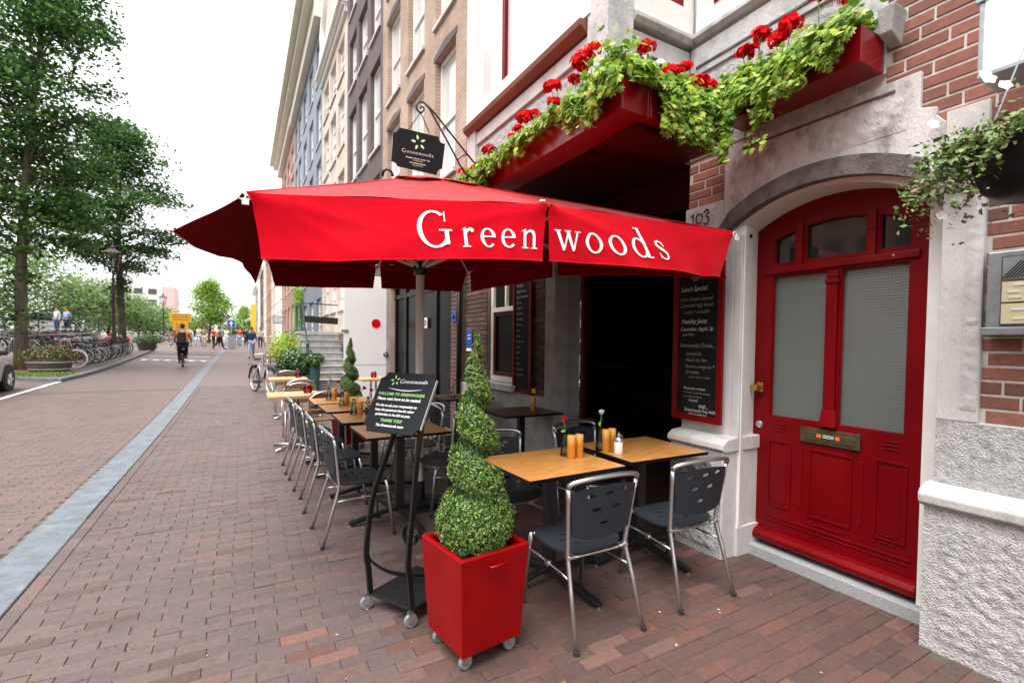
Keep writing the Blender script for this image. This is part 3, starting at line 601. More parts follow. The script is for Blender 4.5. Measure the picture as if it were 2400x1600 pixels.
m.hexa([(3.005,2.235,2.33),(3.2,2.235,2.33),(3.2,2.36,2.30),(3.005,2.36,2.30)], [(3.005,2.27,2.44),(3.2,2.27,2.44),(3.2,2.36,2.34),(3.005,2.36,2.34)])
rel(m.build('hood_moulding', 'stone_dark', CAFE, bevel=.008))
# pier with the chalkboard
m = MB().box(3.04,3.5,2.24,2.68,.84,2.27).box(3.04,3.06,2.175,2.239,.84,2.27).box(3.044,3.5,2.35,2.68,2.278,2.55).box(3.042,3.5,2.25,2.34,2.278,2.3); rel(m.build('pier', 'stone', CAFE, bevel=.006))
rough('pier_face', 3.038, 2.36, 2.675, 2.29, 2.545, .006, .02, mat='stone', seed=31)
m = MB().box(2.905,3.5,2.19,2.66,-.02,.76); rel(m.build('pier_plinth', 'stone', CAFE, bevel=.01)); rough('pier_plinth_face', 2.902, 2.2, 2.655, .0,.74, .02, .05, seed=37)
m = MB().prism([(3.4,.755),(2.9,.755),(2.88,.775),(2.885,.81),(2.93,.84),(3.035,.852),(3.4,.852)], 'y', 2.175, 2.675); rel(m.build('pier_moulding', 'stone', CAFE, bevel=.006))
XT = basis((3.0385-.003, 2.63, 2.385), (0,-1,0), (0,0,1))
num = MB()     # thin painted house number 103
def tubep(pts, r): num.tube([(3.034, 2.62 - u, 2.395 + v) for u, v in pts], r, 5)
tubep([(0,.085),(.018,.105),(.018,-.01)], .0045); tubep([(.075 + .03*math.cos(a), .06 + .036*math.sin(a)) for a in [2*PI*i/16 for i in range(17)]], .005)
tubep([(.120,.100),(.134,.114),(.154,.112),(.160,.092),(.138,.068),(.162,.050),(.164,.024),(.142,.006),(.118,.018)], .006); rel(num.build('house_number', 'maroon', CAFE))
# threshold and door
m = MB().box(3.19,3.42,1.14,2.24,-.02,.075); rel(m.build('threshold', 'granite', CAFE, bevel=.006)); m = MB().box(3.05,3.3,2.172,2.27,.0,.21); rel(m.build('jamb_foot', 'stone', CAFE, bevel=.004))
m = MB().hexa([(3.062,2.17,.212),(3.283,2.226,.212),(3.283,2.30,.212),(3.062,2.30,.212)],[(3.062,2.17,2.335),(3.283,2.226,2.335),(3.283,2.30,2.335),(3.062,2.30,2.335)]).box(3.235,3.283,1.105,1.2,.08,2.335)
oo = arc(DC,.585,2.335,2.56); ii = arc(DC,.515,2.325,2.468); n1 = len(oo)
m.strip([(3.07,*p) for p in ii], [(3.29,*p) for p in ii]); m.strip([(3.07,*p) for p in oo], [(3.07,*p) for p in ii]); rel(m.build('door_frame', 'white_paint', CAFE, bevel=.004))
door = rel(thing('door', None, None), None); del_ = [door.pop(k) for k in list(door.keys())]; door.parent = CAFE; door.location = (0,0,0)
def dr(mb, name, mat, **k): o = mb.build(name, mat, door, **k); o.location = (-XF,-3.2,0); return o
hs1 = [(1.30,1.0),(1.655,1.0),(1.655,1.985),(1.30,1.985)]; hs2 = [(1.745,1.0),(2.105,1.0),(2.105,1.985),(1.745,1.985)]
A = dict(arc(DC,.51,2.23,2.36,40))
def az(y): h = .13; w = .51; r = (w*w+h*h)/(2*h); return 2.335 - r + math.sqrt(r*r - (y-DC)**2) - .02
t1 = [(1.30,2.07),(1.455,2.07)] + [(y, az(y)) for y in (1.455,1.40,1.35,1.30)]; t2 = [(1.525,2.07),(1.885,2.07)] + [(y, az(y)) for y in (1.885,1.80,1.715,1.62,1.525)]; t3 = [(1.955,2.07),(2.10,2.07)] + [(y, az(y)) for y in (2.10,2.05,2.0,1.955)]
outl = [(2.228,.1),(2.228,2.32)] + [(y,z) for y,z in reversed(arc(DC,.512,2.322,2.466))] + [(1.203,2.32),(1.203,.1)]
dr(plate(outl, [hs1,hs2,t1,t2,t3], 'x', 3.285, 3.335), 'door_leaf', 'red_paint', bevel=.005)
for nm, h_ in (('pane',hs1),('pane',hs2)):
    g = MB().add([(3.318,*p) for p in h_], [(0,1,2,3)]); dr(g, nm, 'ribbed_glass')
for h_ in (t1,t2,t3): dr(MB().add([(3.318,*p) for p in h_], [tuple(range(len(h_)))]), 'pane', 'pane')
m = MB()      # beads round the glass
for h_ in (hs1,hs2,t1,t2,t3):
    for a, b in zip(h_, h_[1:] + h_[:1]): m.bar((3.3,*a),(3.3,*b),.014,.014)
dr(m, 'glazing_bead', 'red_paint', bevel=.003)
m = MB().box(3.262,3.286,1.668,1.732,1.02,1.975); m.box(3.25,3.286,1.66,1.74,1.9,1.925).box(3.255,3.286,1.663,1.737,1.94,1.955); m.hexa([(3.24,1.65,.985),(3.286,1.65,.985),(3.286,1.75,.985),(3.24,1.75,.985)], [(3.258,1.66,1.09),(3.286,1.66,1.09),(3.286,1.74,1.09),(3.258,1.74,1.09)]); dr(m, 'mullion', 'red_paint', bevel=.004)
for yy in (1.49, 1.92): dr(MB().box(3.265,3.286,yy-.022,yy+.022,2.04,2.32).box(3.258,3.286,yy-.027,yy+.027,2.2,2.215), 'transom_post', 'red_paint', bevel=.003)
dr(MB().box(3.262,3.286,1.25,2.16,2.0,2.045), 'transom', 'red_paint', bevel=.008)
for (a,b,c,e) in ((1.565,1.815,.375,.815),(1.945,2.10,.375,.83),(1.28,1.43,.375,.83)):
    m = MB()
    for k_, (p, q) in enumerate(zip([(a,c),(b,c),(b,e),(a,e)], [(b,c),(b,e),(a,e),(a,c)])): m.bar((3.286,*p),(3.286,*q),.02,.012)
    m.box(3.282,3.286,a+.03,b-.03,c+.03,e-.03); dr(m, 'panel', 'red_paint', bevel=.004)
for yy in (1.51, 1.875):
    m = MB().box(3.277,3.287,yy-.012,yy+.012,.40,.8); dr(m, 'pilaster', 'red_paint', bevel=.006)
for yy, zz in ((2.02,.9),(1.36,.9),(2.02,.345),(1.36,.345)):
    m = MB()
    for k_ in range(3): m.box(3.28,3.287,yy-.04,yy+.04,zz+k_*.022,zz+.013+k_*.022)
    dr(m, 'fluting', 'red_paint', bevel=.003)
m = MB().box(3.278,3.287,1.25,2.12,.285,.3).box(3.28,3.287,1.25,2.12,.258,.27); m.box(3.28,3.287,1.6,1.79,.318,.33); dr(m, 'rail_moulding', 'red_paint', bevel=.004)
pr = [(3.29,.105),(3.24,.11),(3.222,.13),(3.224,.155),(3.242,.18),(3.29,.196)]; dr(MB().prism(pr, 'y', 1.205, 2.226), 'weather_bar', 'red_paint', bevel=.01)
dr(MB().box(3.268,3.287,1.515,1.875,.865,.965).box(3.262,3.287,1.54,1.85,.885,.94), 'letterbox', 'bronze', bevel=.004)
dr(MB().box(3.26,3.2615,1.63,1.76,.905,.935), 'letterbox_sticker', 'sign_black'); dr(MB().box(3.2585,3.2598,1.735,1.765,.908,.932).box(3.2585,3.2598,1.625,1.652,.908,.932), 'sticker_print', 'orange_print')
for k_ in range(3): dr(MB().box(3.2587,3.2597,1.66,1.727,.911+.008*k_,.914+.008*k_), 'sticker_line', 'letter_white')
dr(MB().box(3.27,3.286,2.15,2.2,1.165,1.235).box(3.225,3.27,2.165,2.185,1.185,1.215).box(3.2,3.226,2.15,2.225,1.18,1.22), 'handle', 'brass', bevel=.005)
m = MB().lathe([(0,-.012),(.016,-.012),(.026,-.006),(.026,.0)], 16); m.xf(Matrix.Translation((3.285,2.178,.93)) @ Matrix.Rotation(PI/2,4,'Y')); m.lathe([(0,.0),(.009,.0),(.009,.02)], 8); dr(m, 'lock', 'alu', smooth=True, angle=40)
m = MB().lathe([(0,0),(.014,0),(.012,.006)], 12); m.xf(Matrix.Translation((3.14,2.186,2.27)) @ Matrix.Rotation(PI/2,4,'X')); dr(m, 'bell_push', 'black_paint')
# ---- shop front under the bay
m = MB().box(3.2,3.5,2.68,7.54,2.62,2.96); rel(m.build('beam', 'maroon', CAFE))
m = MB().box(3.2,3.26,2.68,4.5,2.32,2.38).box(3.2,3.26,4.17,4.22,.0,2.62).box(3.2,3.26,2.68,2.74,0,2.62); rel(m.build('shop_frame', 'maroon', CAFE, bevel=.006))
rel(MB().add([(3.23,4.22,.3),(3.23,4.5,.3),(3.23,4.5,2.32),(3.23,4.22,2.32)], [(0,1,2,3)]).build('shop_glass', 'dark_glass', CAFE))
rel(MB().box(3.18,3.28,4.22,4.5,0,.3).build('stall_riser', 'black_paint', CAFE))
rel(MB().box(3.05,3.4,4.5,4.7,-.02,2.95).box(3.03,3.4,4.49,4.71,0,.12).build('pillar', 'stone_grey', CAFE, bevel=.01))
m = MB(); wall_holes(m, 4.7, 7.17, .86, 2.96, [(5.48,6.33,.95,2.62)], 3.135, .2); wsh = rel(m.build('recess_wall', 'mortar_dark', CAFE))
items = []
k = 0; z = .86 + .034
while z < 2.96:
    y = 4.7 - (.1225 if k % 2 else 0)
    while y < 7.17:
        a, b = max(y,4.702), min(y+.234,7.168)
        for (p, q) in ([(a,b)] if not (.95 < z < 2.62) else [(a,min(b,5.46)),(max(a,6.35),b)]):
            if q - p > .03: items.append(((p+q)/2, z, q-p))
        y += .245
    z += .0677; k += 1
k = 0; z = .03
itp = []
while z < 2.94:
    for (a,b) in ([(7.17,7.40),(7.41,7.535)] if k % 2 else [(7.17,7.29),(7.30,7.535)]): itp.append(((a+b)/2, z, b-a))
    z += .0677; k += 1
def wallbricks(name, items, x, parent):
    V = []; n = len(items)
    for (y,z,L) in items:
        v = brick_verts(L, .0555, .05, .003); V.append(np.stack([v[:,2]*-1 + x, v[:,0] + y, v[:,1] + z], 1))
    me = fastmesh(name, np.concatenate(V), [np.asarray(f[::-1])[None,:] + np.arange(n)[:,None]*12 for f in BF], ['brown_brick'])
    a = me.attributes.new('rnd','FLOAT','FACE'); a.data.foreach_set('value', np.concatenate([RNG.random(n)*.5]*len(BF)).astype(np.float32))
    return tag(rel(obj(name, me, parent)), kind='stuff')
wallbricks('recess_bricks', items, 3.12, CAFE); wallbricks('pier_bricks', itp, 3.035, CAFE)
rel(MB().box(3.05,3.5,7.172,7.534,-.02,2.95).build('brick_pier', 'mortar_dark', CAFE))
rel(MB().box(3.06,3.5,4.7,7.17,-.02,.86).build('recess_plinth', 'stone_grey', CAFE, bevel=.008)); rel(MB().box(2.99,3.2,5.4,6.42,.862,.945).build('window_sill', 'stone', CAFE, bevel=.006))
w = rel(window(CAFE, 5.484, 6.326, .952, 2.616, 3.17, 'none', 'pane_dark', 'cream_paint'))
rel(MB().box(3.165,3.24,5.56,6.25,1.93,1.99).box(3.168,3.238,5.86,5.9,1.99,2.55).build('window_transom', 'cream_paint', CAFE)); rel(MB().box(3.18,3.235,5.56,5.61,1.03,1.93).box(3.18,3.235,6.2,6.25,1.03,1.93).box(3.18,3.235,5.61,6.2,1.03,1.09).box(3.18,3.235,5.61,6.2,1.87,1.93).build('casement', 'maroon', CAFE, bevel=.004))
rel(MB().tube([(3.0,7.12,0),(3.0,7.12,2.95)], .035, 10).build('drain_pipe', 'black_paint', CAFE, smooth=True))
rel(MB().box(3.018,3.024,7.3,7.45,1.83,2.0).build('blue_plate', 'blue_sign', CAFE)); rel(MB().lathe([(0,0),(.04,0)],12).xf(Matrix.Translation((3.0165,7.375,1.9)) @ Matrix.Rotation(-PI/2,4,'Y')).build('plate_symbol', 'letter_white', CAFE))
rel(MB().box(3.10,3.106,6.84,7.04,1.36,1.68).build('blue_notice', 'blue_sign', CAFE)); rel(MB().box(3.0985,3.0995,6.84,7.04,1.36,1.4).box(3.0985,3.0995,6.88,7.0,1.6,1.61).box(3.0985,3.0995,6.88,7.0,1.55,1.56).build('notice_print', 'letter_white', CAFE))
# interior: dark room with a lit wall lamp
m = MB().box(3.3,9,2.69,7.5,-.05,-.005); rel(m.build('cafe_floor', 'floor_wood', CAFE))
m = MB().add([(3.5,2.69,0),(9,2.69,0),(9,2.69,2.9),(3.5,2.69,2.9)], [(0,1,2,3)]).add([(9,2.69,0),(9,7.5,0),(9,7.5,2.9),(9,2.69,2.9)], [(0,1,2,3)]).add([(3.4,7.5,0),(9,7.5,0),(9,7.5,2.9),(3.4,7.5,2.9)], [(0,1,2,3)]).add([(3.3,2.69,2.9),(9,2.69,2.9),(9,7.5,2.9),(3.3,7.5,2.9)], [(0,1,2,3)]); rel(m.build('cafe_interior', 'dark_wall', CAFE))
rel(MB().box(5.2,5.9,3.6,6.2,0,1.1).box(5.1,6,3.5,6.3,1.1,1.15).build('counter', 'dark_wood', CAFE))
rel(MB().box(5.6,5.61,2.9,3.1,1.15,1.4).build('wall_notice', 'stone', CAFE)) if False else None
lamp = thing('wall_lamp', 'small lit wall lamp with red shade inside the dark cafe', 'lamp', (4.85,7.42,1.9)); MB().lathe([(.09,.0),(.075,.16)],16,(0,-.1,.02)).build('lamp_shade', 'shade_red', lamp, smooth=True); MB().lathe([(0,0),(.03,.02),(.03,.08),(0,.1)],10,(0,-.1,-.02)).build('bulb', 'lamp_lit', lamp, smooth=True); MB().bar((0,.06,.02),(0,-.1,.0),.02,.02).build('lamp_arm', 'brass', lamp)
pl = bpy.data.lights.new('wall_lamp_light','POINT'); pl.energy = 3; pl.color = (1,.55,.2); pl.shadow_soft_size = .04; po = bpy.data.objects.new('wall_lamp_light', pl); COL.objects.link(po); po.location = (0,-.1,-.08); po.parent = lamp
# ---- bay window
BY0, BY1, BX = 2.667, 5.0, 2.19
bay = rel(MB().box(BX+.05,3.2,BY0+.05,BY1-.05,2.96,6.9).build('bay_core', 'stone', CAFE))
rel(MB().box(BX,3.3,BY0,BY1,2.93,2.958).build('bay_soffit', 'maroon', CAFE))
rel(MB().box(BX,BX+.24,BY0-.025,BY0+.2,2.96,6.8).build('bay_pilaster', 'stone_bay', CAFE, bevel=.006)); rel(MB().box(BX,BX+.2,BY1-.2,BY1+.01,2.96,3.84).build('bay_pilaster', 'stone_bay', CAFE, bevel=.006))
m = MB().box(BX+.075,BX+.12,BY0-.02,BY0,3.62,3.64).box(BX+.075,BX+.12,BY0-.02,BY0,3.7,3.72); rel(m.build('pilaster_mark', 'stone_dark', CAFE))
rough('bay_front_panel', BX+.045, BY0+.2, BY1-.2, 2.97, 3.62, .014, .04, seed=51)
# side panel faces -Y
rows = []
for j in range(42):
    z = 2.97 + .6*j/41; row = []
    for i in range(44):
        x = BX+.24 + (XF-BX-.24)*i/43; e = min(x-BX-.24, XF-x, z-2.97, 3.57-z); k_ = min(1,max(0,(e-.05)/.02)); d = noise.fractal((x*17+60,z*17,7),1,2,4)*.7 + noise.noise((x*46,z*46,3))*.5
        row.append((x, BY0+.045 - k_*(.008+.014*d), z))
    rows.append(row)
rel(MB().grid(rows).build('bay_side_panel', 'stone_rough', CAFE, smooth=True))
m = MB().box(BX+.02,BX+.045,BY0+.2,BY1-.2,3.62,3.74).box(BX+.24,XF,BY0+.012,BY0+.04,3.57,3.76); rel(m.build('bay_fillet', 'stone', CAFE, bevel=.004))
m = MB().box(BX+.03,BX+.05,BY0+.2,BY1-.2,3.655,3.675); rel(m.build('fillet_line', 'stone_dark', CAFE)); m = MB().box(BX+.3,XF-.1,BY0+.004,BY0+.03,3.60,3.615); rel(m.build('fillet_line', 'stone_dark', CAFE))
m = MB().prism([(BX+.1,3.76),(BX,3.76),(BX-.05,3.80),(BX-.06,3.845),(BX+.1,3.86)], 'y', BY0+.21, BY1); rel(m.build('bay_rail', 'brown_wood', CAFE, bevel=.004))
m = MB().prism([(BY0+.1,3.79),(BY0-.02,3.79),(BY0-.05,3.82),(BY0-.05,3.85),(BY0+.1,3.87)], 'x', BX+.242, XF); rel(m.build('bay_cornice', 'stone_bay', CAFE, bevel=.004))
rel(MB().prism([(XF+.1,3.79),(XF-.02,3.79),(XF-.05,3.82),(XF-.05,3.85),(XF+.1,3.87)], 'y', 1.36, BY0-.052).build('window_sill', 'stone_bay', CAFE, bevel=.004))
rel(MB().box(XF-.012,XF+.05,1.5,BY0-.002,3.55,3.76).build('sill_fascia', 'stone_bay', CAFE, bevel=.004)); rel(MB().box(XF-.02,XF+.05,1.5,BY0-.06,3.60,3.615).build('fillet_line', 'stone_dark', CAFE))
rel(MB().box(XF-.02,XF+.06,1.36,BY0-.055,3.872,6.5).build('upper_window_frame', 'white_paint', CAFE)); rel(MB().box(XF-.03,XF-.021,1.6,2.45,4.0,6.4).build('upper_sash', 'red_paint', CAFE)); rel(MB().box(XF-.04,XF-.031,1.68,2.37,4.08,6.3).build('pane', 'pane_pale', CAFE))
# windows of the bay: white frames, red sashes, glass
m = MB().box(BX-.015,BX+.05,BY1-.2,BY1,3.865,6.8).box(BX-.01,BX+.05,BY0+.16,BY1-.2,3.862,4.0).box(BX-.01,BX+.05,BY0+.16,BY1-.2,6.3,6.8).box(BX-.005,BX+.05,4.2,4.42,4.0,6.3); rel(m.build('bay_window_frame', 'white_paint', CAFE, bevel=.006))
m = MB().box(BX+.05,XF,BY0-.015,BY0+.05,3.872,4.06).box(BX+.05,BX+.12,BY0-.012,BY0+.05,4.06,6.8).box(2.62,2.7,BY0-.01,BY0+.05,4.06,6.8).box(XF-.1,XF,BY0-.012,BY0+.05,4.06,6.8); rel(m.build('bay_side_frame', 'white_paint', CAFE, bevel=.004))
m = MB().box(BX+.005,BX+.045,4.15,4.199,4.0,6.3).box(BX+.005,BX+.045,2.83,2.87,4.0,6.3); rel(m.build('bay_sash', 'red_paint', CAFE)); m = MB().box(BX+.12,2.62,BY0,BY0+.045,4.06,4.16).box(2.7,XF-.1,BY0,BY0+.045,4.06,4.16); rel(m.build('bay_side_sash', 'red_paint', CAFE))
for (a,b) in ((2.87,4.15),(4.42,4.8)): rel(MB().add([(BX+.04,a,4.0),(BX+.04,b,4.0),(BX+.04,b,6.3),(BX+.04,a,6.3)], [(0,1,2,3)]).build('pane', 'pane_pale', CAFE))
for (a,b) in ((BX+.12,2.62),(2.7,XF-.1)): rel(MB().add([(a,BY0+.04,4.16),(b,BY0+.04,4.16),(b,BY0+.04,6.7),(a,BY0+.04,6.7)], [(0,1,2,3)]).build('pane', 'pane_pale', CAFE))
rel(MB().box(BX-.15,3.2,BY0-.12,BY1+.1,6.8,7.0).build('bay_roof', 'stone_bay', CAFE))
M = basis((2.46,BY0-.012,3.36), (1,0,0), (0,0,1)); tx = rel(text('year_numeral', '19', .36, 'letter_white', M, CAFE, bold=.004)); sm = tx.modifiers.new('solid','SOLIDIFY'); sm.thickness = .045; sm.offset = -1
sm.material_offset_rim = 1; tx.data.materials.append(MAT['red_paint'])
rel(MB().box(3.3,9,-3,7.54,2.97,10).build('building_mass', 'brick_umber', CAFE)); rel(MB().box(3.46,9,-3,2.6,-.02,2.96).build('building_mass', 'brick_umber', CAFE))
# black shop doors under the neighbour house
sf = rel(MB().box(3.16,3.4,7.54,11.3,-.02,2.75).build('shop_front', 'pane_dark', HB), HB)
m = MB()
for yy in (7.6,8.5,9.45,10.4,11.2): m.box(3.12,3.17,yy-.05,yy+.05,0,2.7)
m.box(3.125,3.168,7.54,11.3,2.45,2.55).box(3.125,3.168,7.54,11.3,.0,.2); rel(m.build('shop_front_frame', 'pane_dark', HB, bevel=.008), HB)
for (a,b) in ((7.66,8.44),(8.56,9.39),(9.51,10.34),(10.46,11.14)): rel(MB().add([(3.155,a,.9),(3.155,b,.9),(3.155,b,2.44),(3.155,a,2.44)], [(0,1,2,3)]).build('shop_pane', 'pane_dark', HB), HB)
rel(MB().box(3.1,3.5,7.54,12.15,2.752,2.95).build('shop_fascia', 'black_paint', HB), HB); rel(MB().box(3.07,3.4,11.3,12.148,-.05,2.75).build('side_wall', 'brick_pink', HB), HB)
np_ = thing('notice_plate', 'small white no-entry notice on the black shop front', 'notice', (3.11,9.05,1.86)); MB().box(-.005,.005,-.1,.1,-.1,.1).build('plate', 'white_paint', np_); MB().tube([(-.008,.06*math.cos(a),.06*math.sin(a)) for a in [2*PI*i/20 for i in range(20)]], .008, 5, closed=True).build('red_ring', 'red_paint', np_); MB().bar((-.008,-.04,.04),(-.008,.04,-.04),.012,.006).build('red_bar', 'red_paint', np_)
# white open steel door with red dot, standing square to the facade
wd = thing('steel_door', 'white steel door with a red dot standing open across the pavement edge', 'door', (1.99,11.3,gz(11.3)))
MB().box(0,1.0,0,.05,.12,2.95).build('door_leaf', 'white_panel', wd, bevel=.004); MB().box(.94,1.02,-.012,.062,.1,2.96).build('edge_post', 'stone_grey', wd, bevel=.004)
MB().lathe([(0,0),(.105,0),(.105,.004)], 28).xf(Matrix.Translation((.71,-.002,1.87)) @ Matrix.Rotation(PI/2,4,'X')).build('red_dot', 'petal_red', wd)
for zz in (.35,1.66): MB().box(-.06,.09,-.02,-.002,zz,zz+.06).build('hinge', 'steel', wd, bevel=.004)
MB().box(.05,.12,-.015,-.002,1.18,1.3).build('lock_plate', 'brass', wd); MB().box(.18,1.0,-.003,-.0005,.92,.926).build('panel_seam', 'stone_dark', wd); MB().tube([(.93+.05*math.cos(a),-.03,1.16+.035*math.sin(a)) for a in [2*PI*i/14 for i in range(14)]], .014, 6, closed=True).build('padlock', 'black_iron', wd)
# ------------------------------------------------------------------ parasol
par = thing('parasol', 'large red parasol with white lettering on its valance over the cafe tables', 'parasol', (1.42,4.28,0))
def pr_(mb, name, mat, **k): o = mb.build(name, mat, par, **k); o.location = -par.location; return o
PK = Vector((1.42,4.28,2.99))
RIM = [Vector(p) for p in ((.02,2.65,2.194),(1.496,2.3,2.276),(2.843,2.1,2.246),(2.86,4.25,2.47),(2.82,6.35,2.5),(1.55,6.4,2.5),(.22,6.2,2.42),(.1,4.3,2.36))]
RIM[3].z = 2.5; RIM[7].z = 2.42
NS, NT = 14, 16; grid_pts = []; rows = []
def rim(s):     # s in 0..8 ; fabric edge sags a little between rib tips
    i = int(s) % 8; f = s - int(s); a, b = RIM[i], RIM[(i+1) % 8]; p = a.lerp(b, f); d = (p - Vector((PK.x,PK.y,p.z))); p = p - d.normalized()*.035*math.sin(PI*f); p.z += .012*math.sin(PI*f); return p
top = lambda s, t: (lambda p: Vector((PK.x + (p.x-PK.x)*t, PK.y + (p.y-PK.y)*t, PK.z + (p.z-PK.z)*t - .06*math.sin(PI*t)*abs(math.sin(PI*(s % 1)))*t + .006*math.sin(s*14+t*9)*t)))(rim(s))
rows = []
for j in range(NT+1):
    t = .16 + .84*j/NT; rows.append([top(8*i/(8*NS), t) for i in range(8*NS+1)])
cp = pr_(MB().grid(rows), 'canopy', 'canvas', smooth=True)
shade_rows = [[p - Vector((0,0,.004)) for p in r_] for r_ in rows]; pr_(MB().grid(shade_rows), 'canopy_shade_side', 'canvas_shaded', smooth=True)  # underside sheet, darkened in colour to imitate the shade below
# vent cap over the opening
rows = []
for j in range(6):
    t = j/5*.24; rows.append([Vector((PK.x + (rim(i/6).x-PK.x)*t, PK.y + (rim(i/6).y-PK.y)*t, PK.z + .012 + (rim(i/6).z-PK.z)*t*.93 + .02*math.sin(i*1.7)*t)) for i in range(49)])
o = pr_(MB().grid(rows), 'vent_cap', 'canvas', smooth=True); o.modifiers.new('solid','SOLIDIFY').thickness = .003
m = MB()
for i in range(8): m.tube([top(i,.17) + Vector((0,0,.004)), top(i,.6) + Vector((0,0,.004)), top(i,1.0) + Vector((0,0,.004))], .0045, 5)
pr_(m, 'seam', 'canvas')
m = MB()       # cords at the cap
m.tube([(1.0,4.0,2.84),(1.005,3.98,2.875),(1.03,3.97,2.895),(1.06,3.96,2.88),(1.075,3.95,2.84)], .012, 6); pr_(m, 'loop', 'black_iron', smooth=True)
# valance panels: (s0, s1, bottom offset function)
def val(s0, s1, bot, n=44, k=14, amp=.012, seed=0):
    rows = []
    for j in range(k+1):
        v = j/k; row = []
        for i in range(n+1):
            u = i/n; s = s0 + (s1-s0)*u; a = rim(s); b = bot(u); p = a.lerp(b, v)
            w = noise.noise((u*3.1+seed, v*1.4, seed))*amp*2.2*v + math.sin(u*9+seed+v*2)*amp*.6*v
            for c_, a_ in ((1.3,1),(2.8,.8),(5.5,.7)):      # creases pulled from the top corners
                w += .011*a_*math.exp(-((v-c_*u)/.085)**2)*max(0,1-1.6*u) + .011*a_*math.exp(-((v-c_*(1-u))/.085)**2)*max(0,1-1.6*(1-u))
            w += .006*math.sin(u*23+seed*2)*v*v
            d = Vector((p.x-PK.x, p.y-PK.y, 0)).normalized(); row.append(p + d*w)
        rows.append(row)
    return rows
def lerp_pts(pts):
    def f(u):
        x = u*(len(pts)-1); i = min(int(x), len(pts)-2); return Vector(pts[i]).lerp(Vector(pts[i+1]), x-i)
    return f
VAL = [('valance',0.012,.997, lerp_pts([(.07,2.615,1.888),(.42,2.53,1.892),(.8,2.44,1.925),(1.15,2.36,1.95),(1.468,2.29,1.958)]),1),
       ('valance',1.003,1.99, lerp_pts([(1.512,2.285,1.962),(1.9,2.21,1.965),(2.35,2.15,1.965),(2.6,2.125,1.945),(2.73,2.11,1.95)]),2),
       ('valance',2.02,2.98, lerp_pts([(2.88,2.2,1.96),(2.89,3.2,2.1),(2.87,4.18,2.2)]),3), ('valance',3.02,3.98, lerp_pts([(2.88,4.32,2.2),(2.87,5.3,2.21),(2.84,6.3,2.215)]),4),
       ('valance',4.02,4.98, lerp_pts([(2.75,6.44,2.215),(2.1,6.44,2.21),(1.6,6.42,2.19)]),5), ('valance',5.02,5.98, lerp_pts([(1.5,6.42,2.19),(.9,6.33,2.15),(.33,6.24,2.12)]),6),
       ('valance',6.02,7.99, lerp_pts([(.12,6.1,2.115),(.05,5.5,2.17),(.0,5.0,2.185),(-.06,4.3,2.12),(-.13,3.7,2.04),(-.2,3.1,1.99),(-.26,2.66,1.98)]),7)]
VR = []
for nm, s0, s1, bt, sd_ in VAL:
    rows = val(s0, s1, bt, n=60 if sd_ == 7 else 44, seed=sd_*3.3, amp=.012 if sd_ < 3 else .02); VR.append(rows)
    o = pr_(MB().grid(rows), nm, 'canvas', smooth=True); pr_(MB().grid([[p - Vector((p.x-PK.x,p.y-PK.y,0)).normalized()*.004 for p in r_] for r_ in rows]), 'valance_shade_side', 'canvas_shaded', smooth=True)  # inner faces darkened in colour as painted shade
    m = MB().tube(rows[-1], .0035, 5); pr_(m, 'hem', 'canvas', smooth=True)
# serif lettering drawn as strokes: polygons in em units
def ring(cx, cy, ro, ri, a0, a1, n=26, sq=0):
    A = []; B = []
    for i in range(n+1):
        a = R(a0 + (a1-a0)*i/n); A.append((cx + ro[0]*math.cos(a), cy + ro[1]*math.sin(a))); B.append((cx + ri[0]*math.cos(a), cy + ri[1]*math.sin(a)))
    return [(A[i],A[i+1],B[i+1],B[i]) for i in range(n)]
def rect(x0,y0,x1,y1,n=4): return [((x0+(x1-x0)*i/n,y0),(x0+(x1-x0)*(i+1)/n,y0),(x0+(x1-x0)*(i+1)/n,y1),(x0+(x1-x0)*i/n,y1)) for i in range(n)] if x1-x0 > y1-y0 else [((x0,y0+(y1-y0)*i/n),(x1,y0+(y1-y0)*i/n),(x1,y0+(y1-y0)*(i+1)/n),(x0,y0+(y1-y0)*(i+1)/n)) for i in range(n)]
def brush(pts, ws):
    P_ = [Vector(p) for p in pts]; L_ = []; R_ = []
    for i in range(len(P_)):
        t = (P_[min(i+1,len(P_)-1)] - P_[max(i-1,0)]).normalized(); nn = Vector((-t.y,t.x))*ws[i]/2; L_.append(tuple(P_[i]+nn)); R_.append(tuple(P_[i]-nn))
    return [(L_[i],L_[i+1],R_[i+1],R_[i]) for i in range(len(P_)-1)]
SER = {}
SER['G'] = (.86, ring(.39,.35,(.38,.37),(.275,.33),52,322) + rect(.62,.05,.715,.33) + rect(.5,.315,.8,.345) + rect(.635,.5,.665,.7) + [((.6,.03),(.72,.09),(.715,.12),(.58,.07))])
SER['r'] = (.42, rect(.085,.0,.175,.46) + rect(.02,0,.25,.026) + [((.02,.42),(.12,.44),(.175,.5),(.10,.47))] + brush([(.15,.32),(.2,.41),(.27,.455),(.34,.45)], [.03,.06,.07,.05]) + ring(.335,.415,(.05,.05),(.001,.001),0,360,12))
SER['e'] = (.49, ring(.235,.235,(.225,.245),(.135,.205),8,318) + rect(.1,.245,.455,.275))
SER['n'] = (.6, rect(.09,0,.18,.46) + rect(.03,0,.25,.026) + [((.02,.42),(.12,.44),(.18,.5),(.11,.47))] + brush([(.16,.33),(.23,.43),(.32,.455),(.41,.42),(.445,.33)], [.03,.055,.075,.085,.09]) + rect(.4,0,.49,.34) + rect(.335,0,.56,.026))
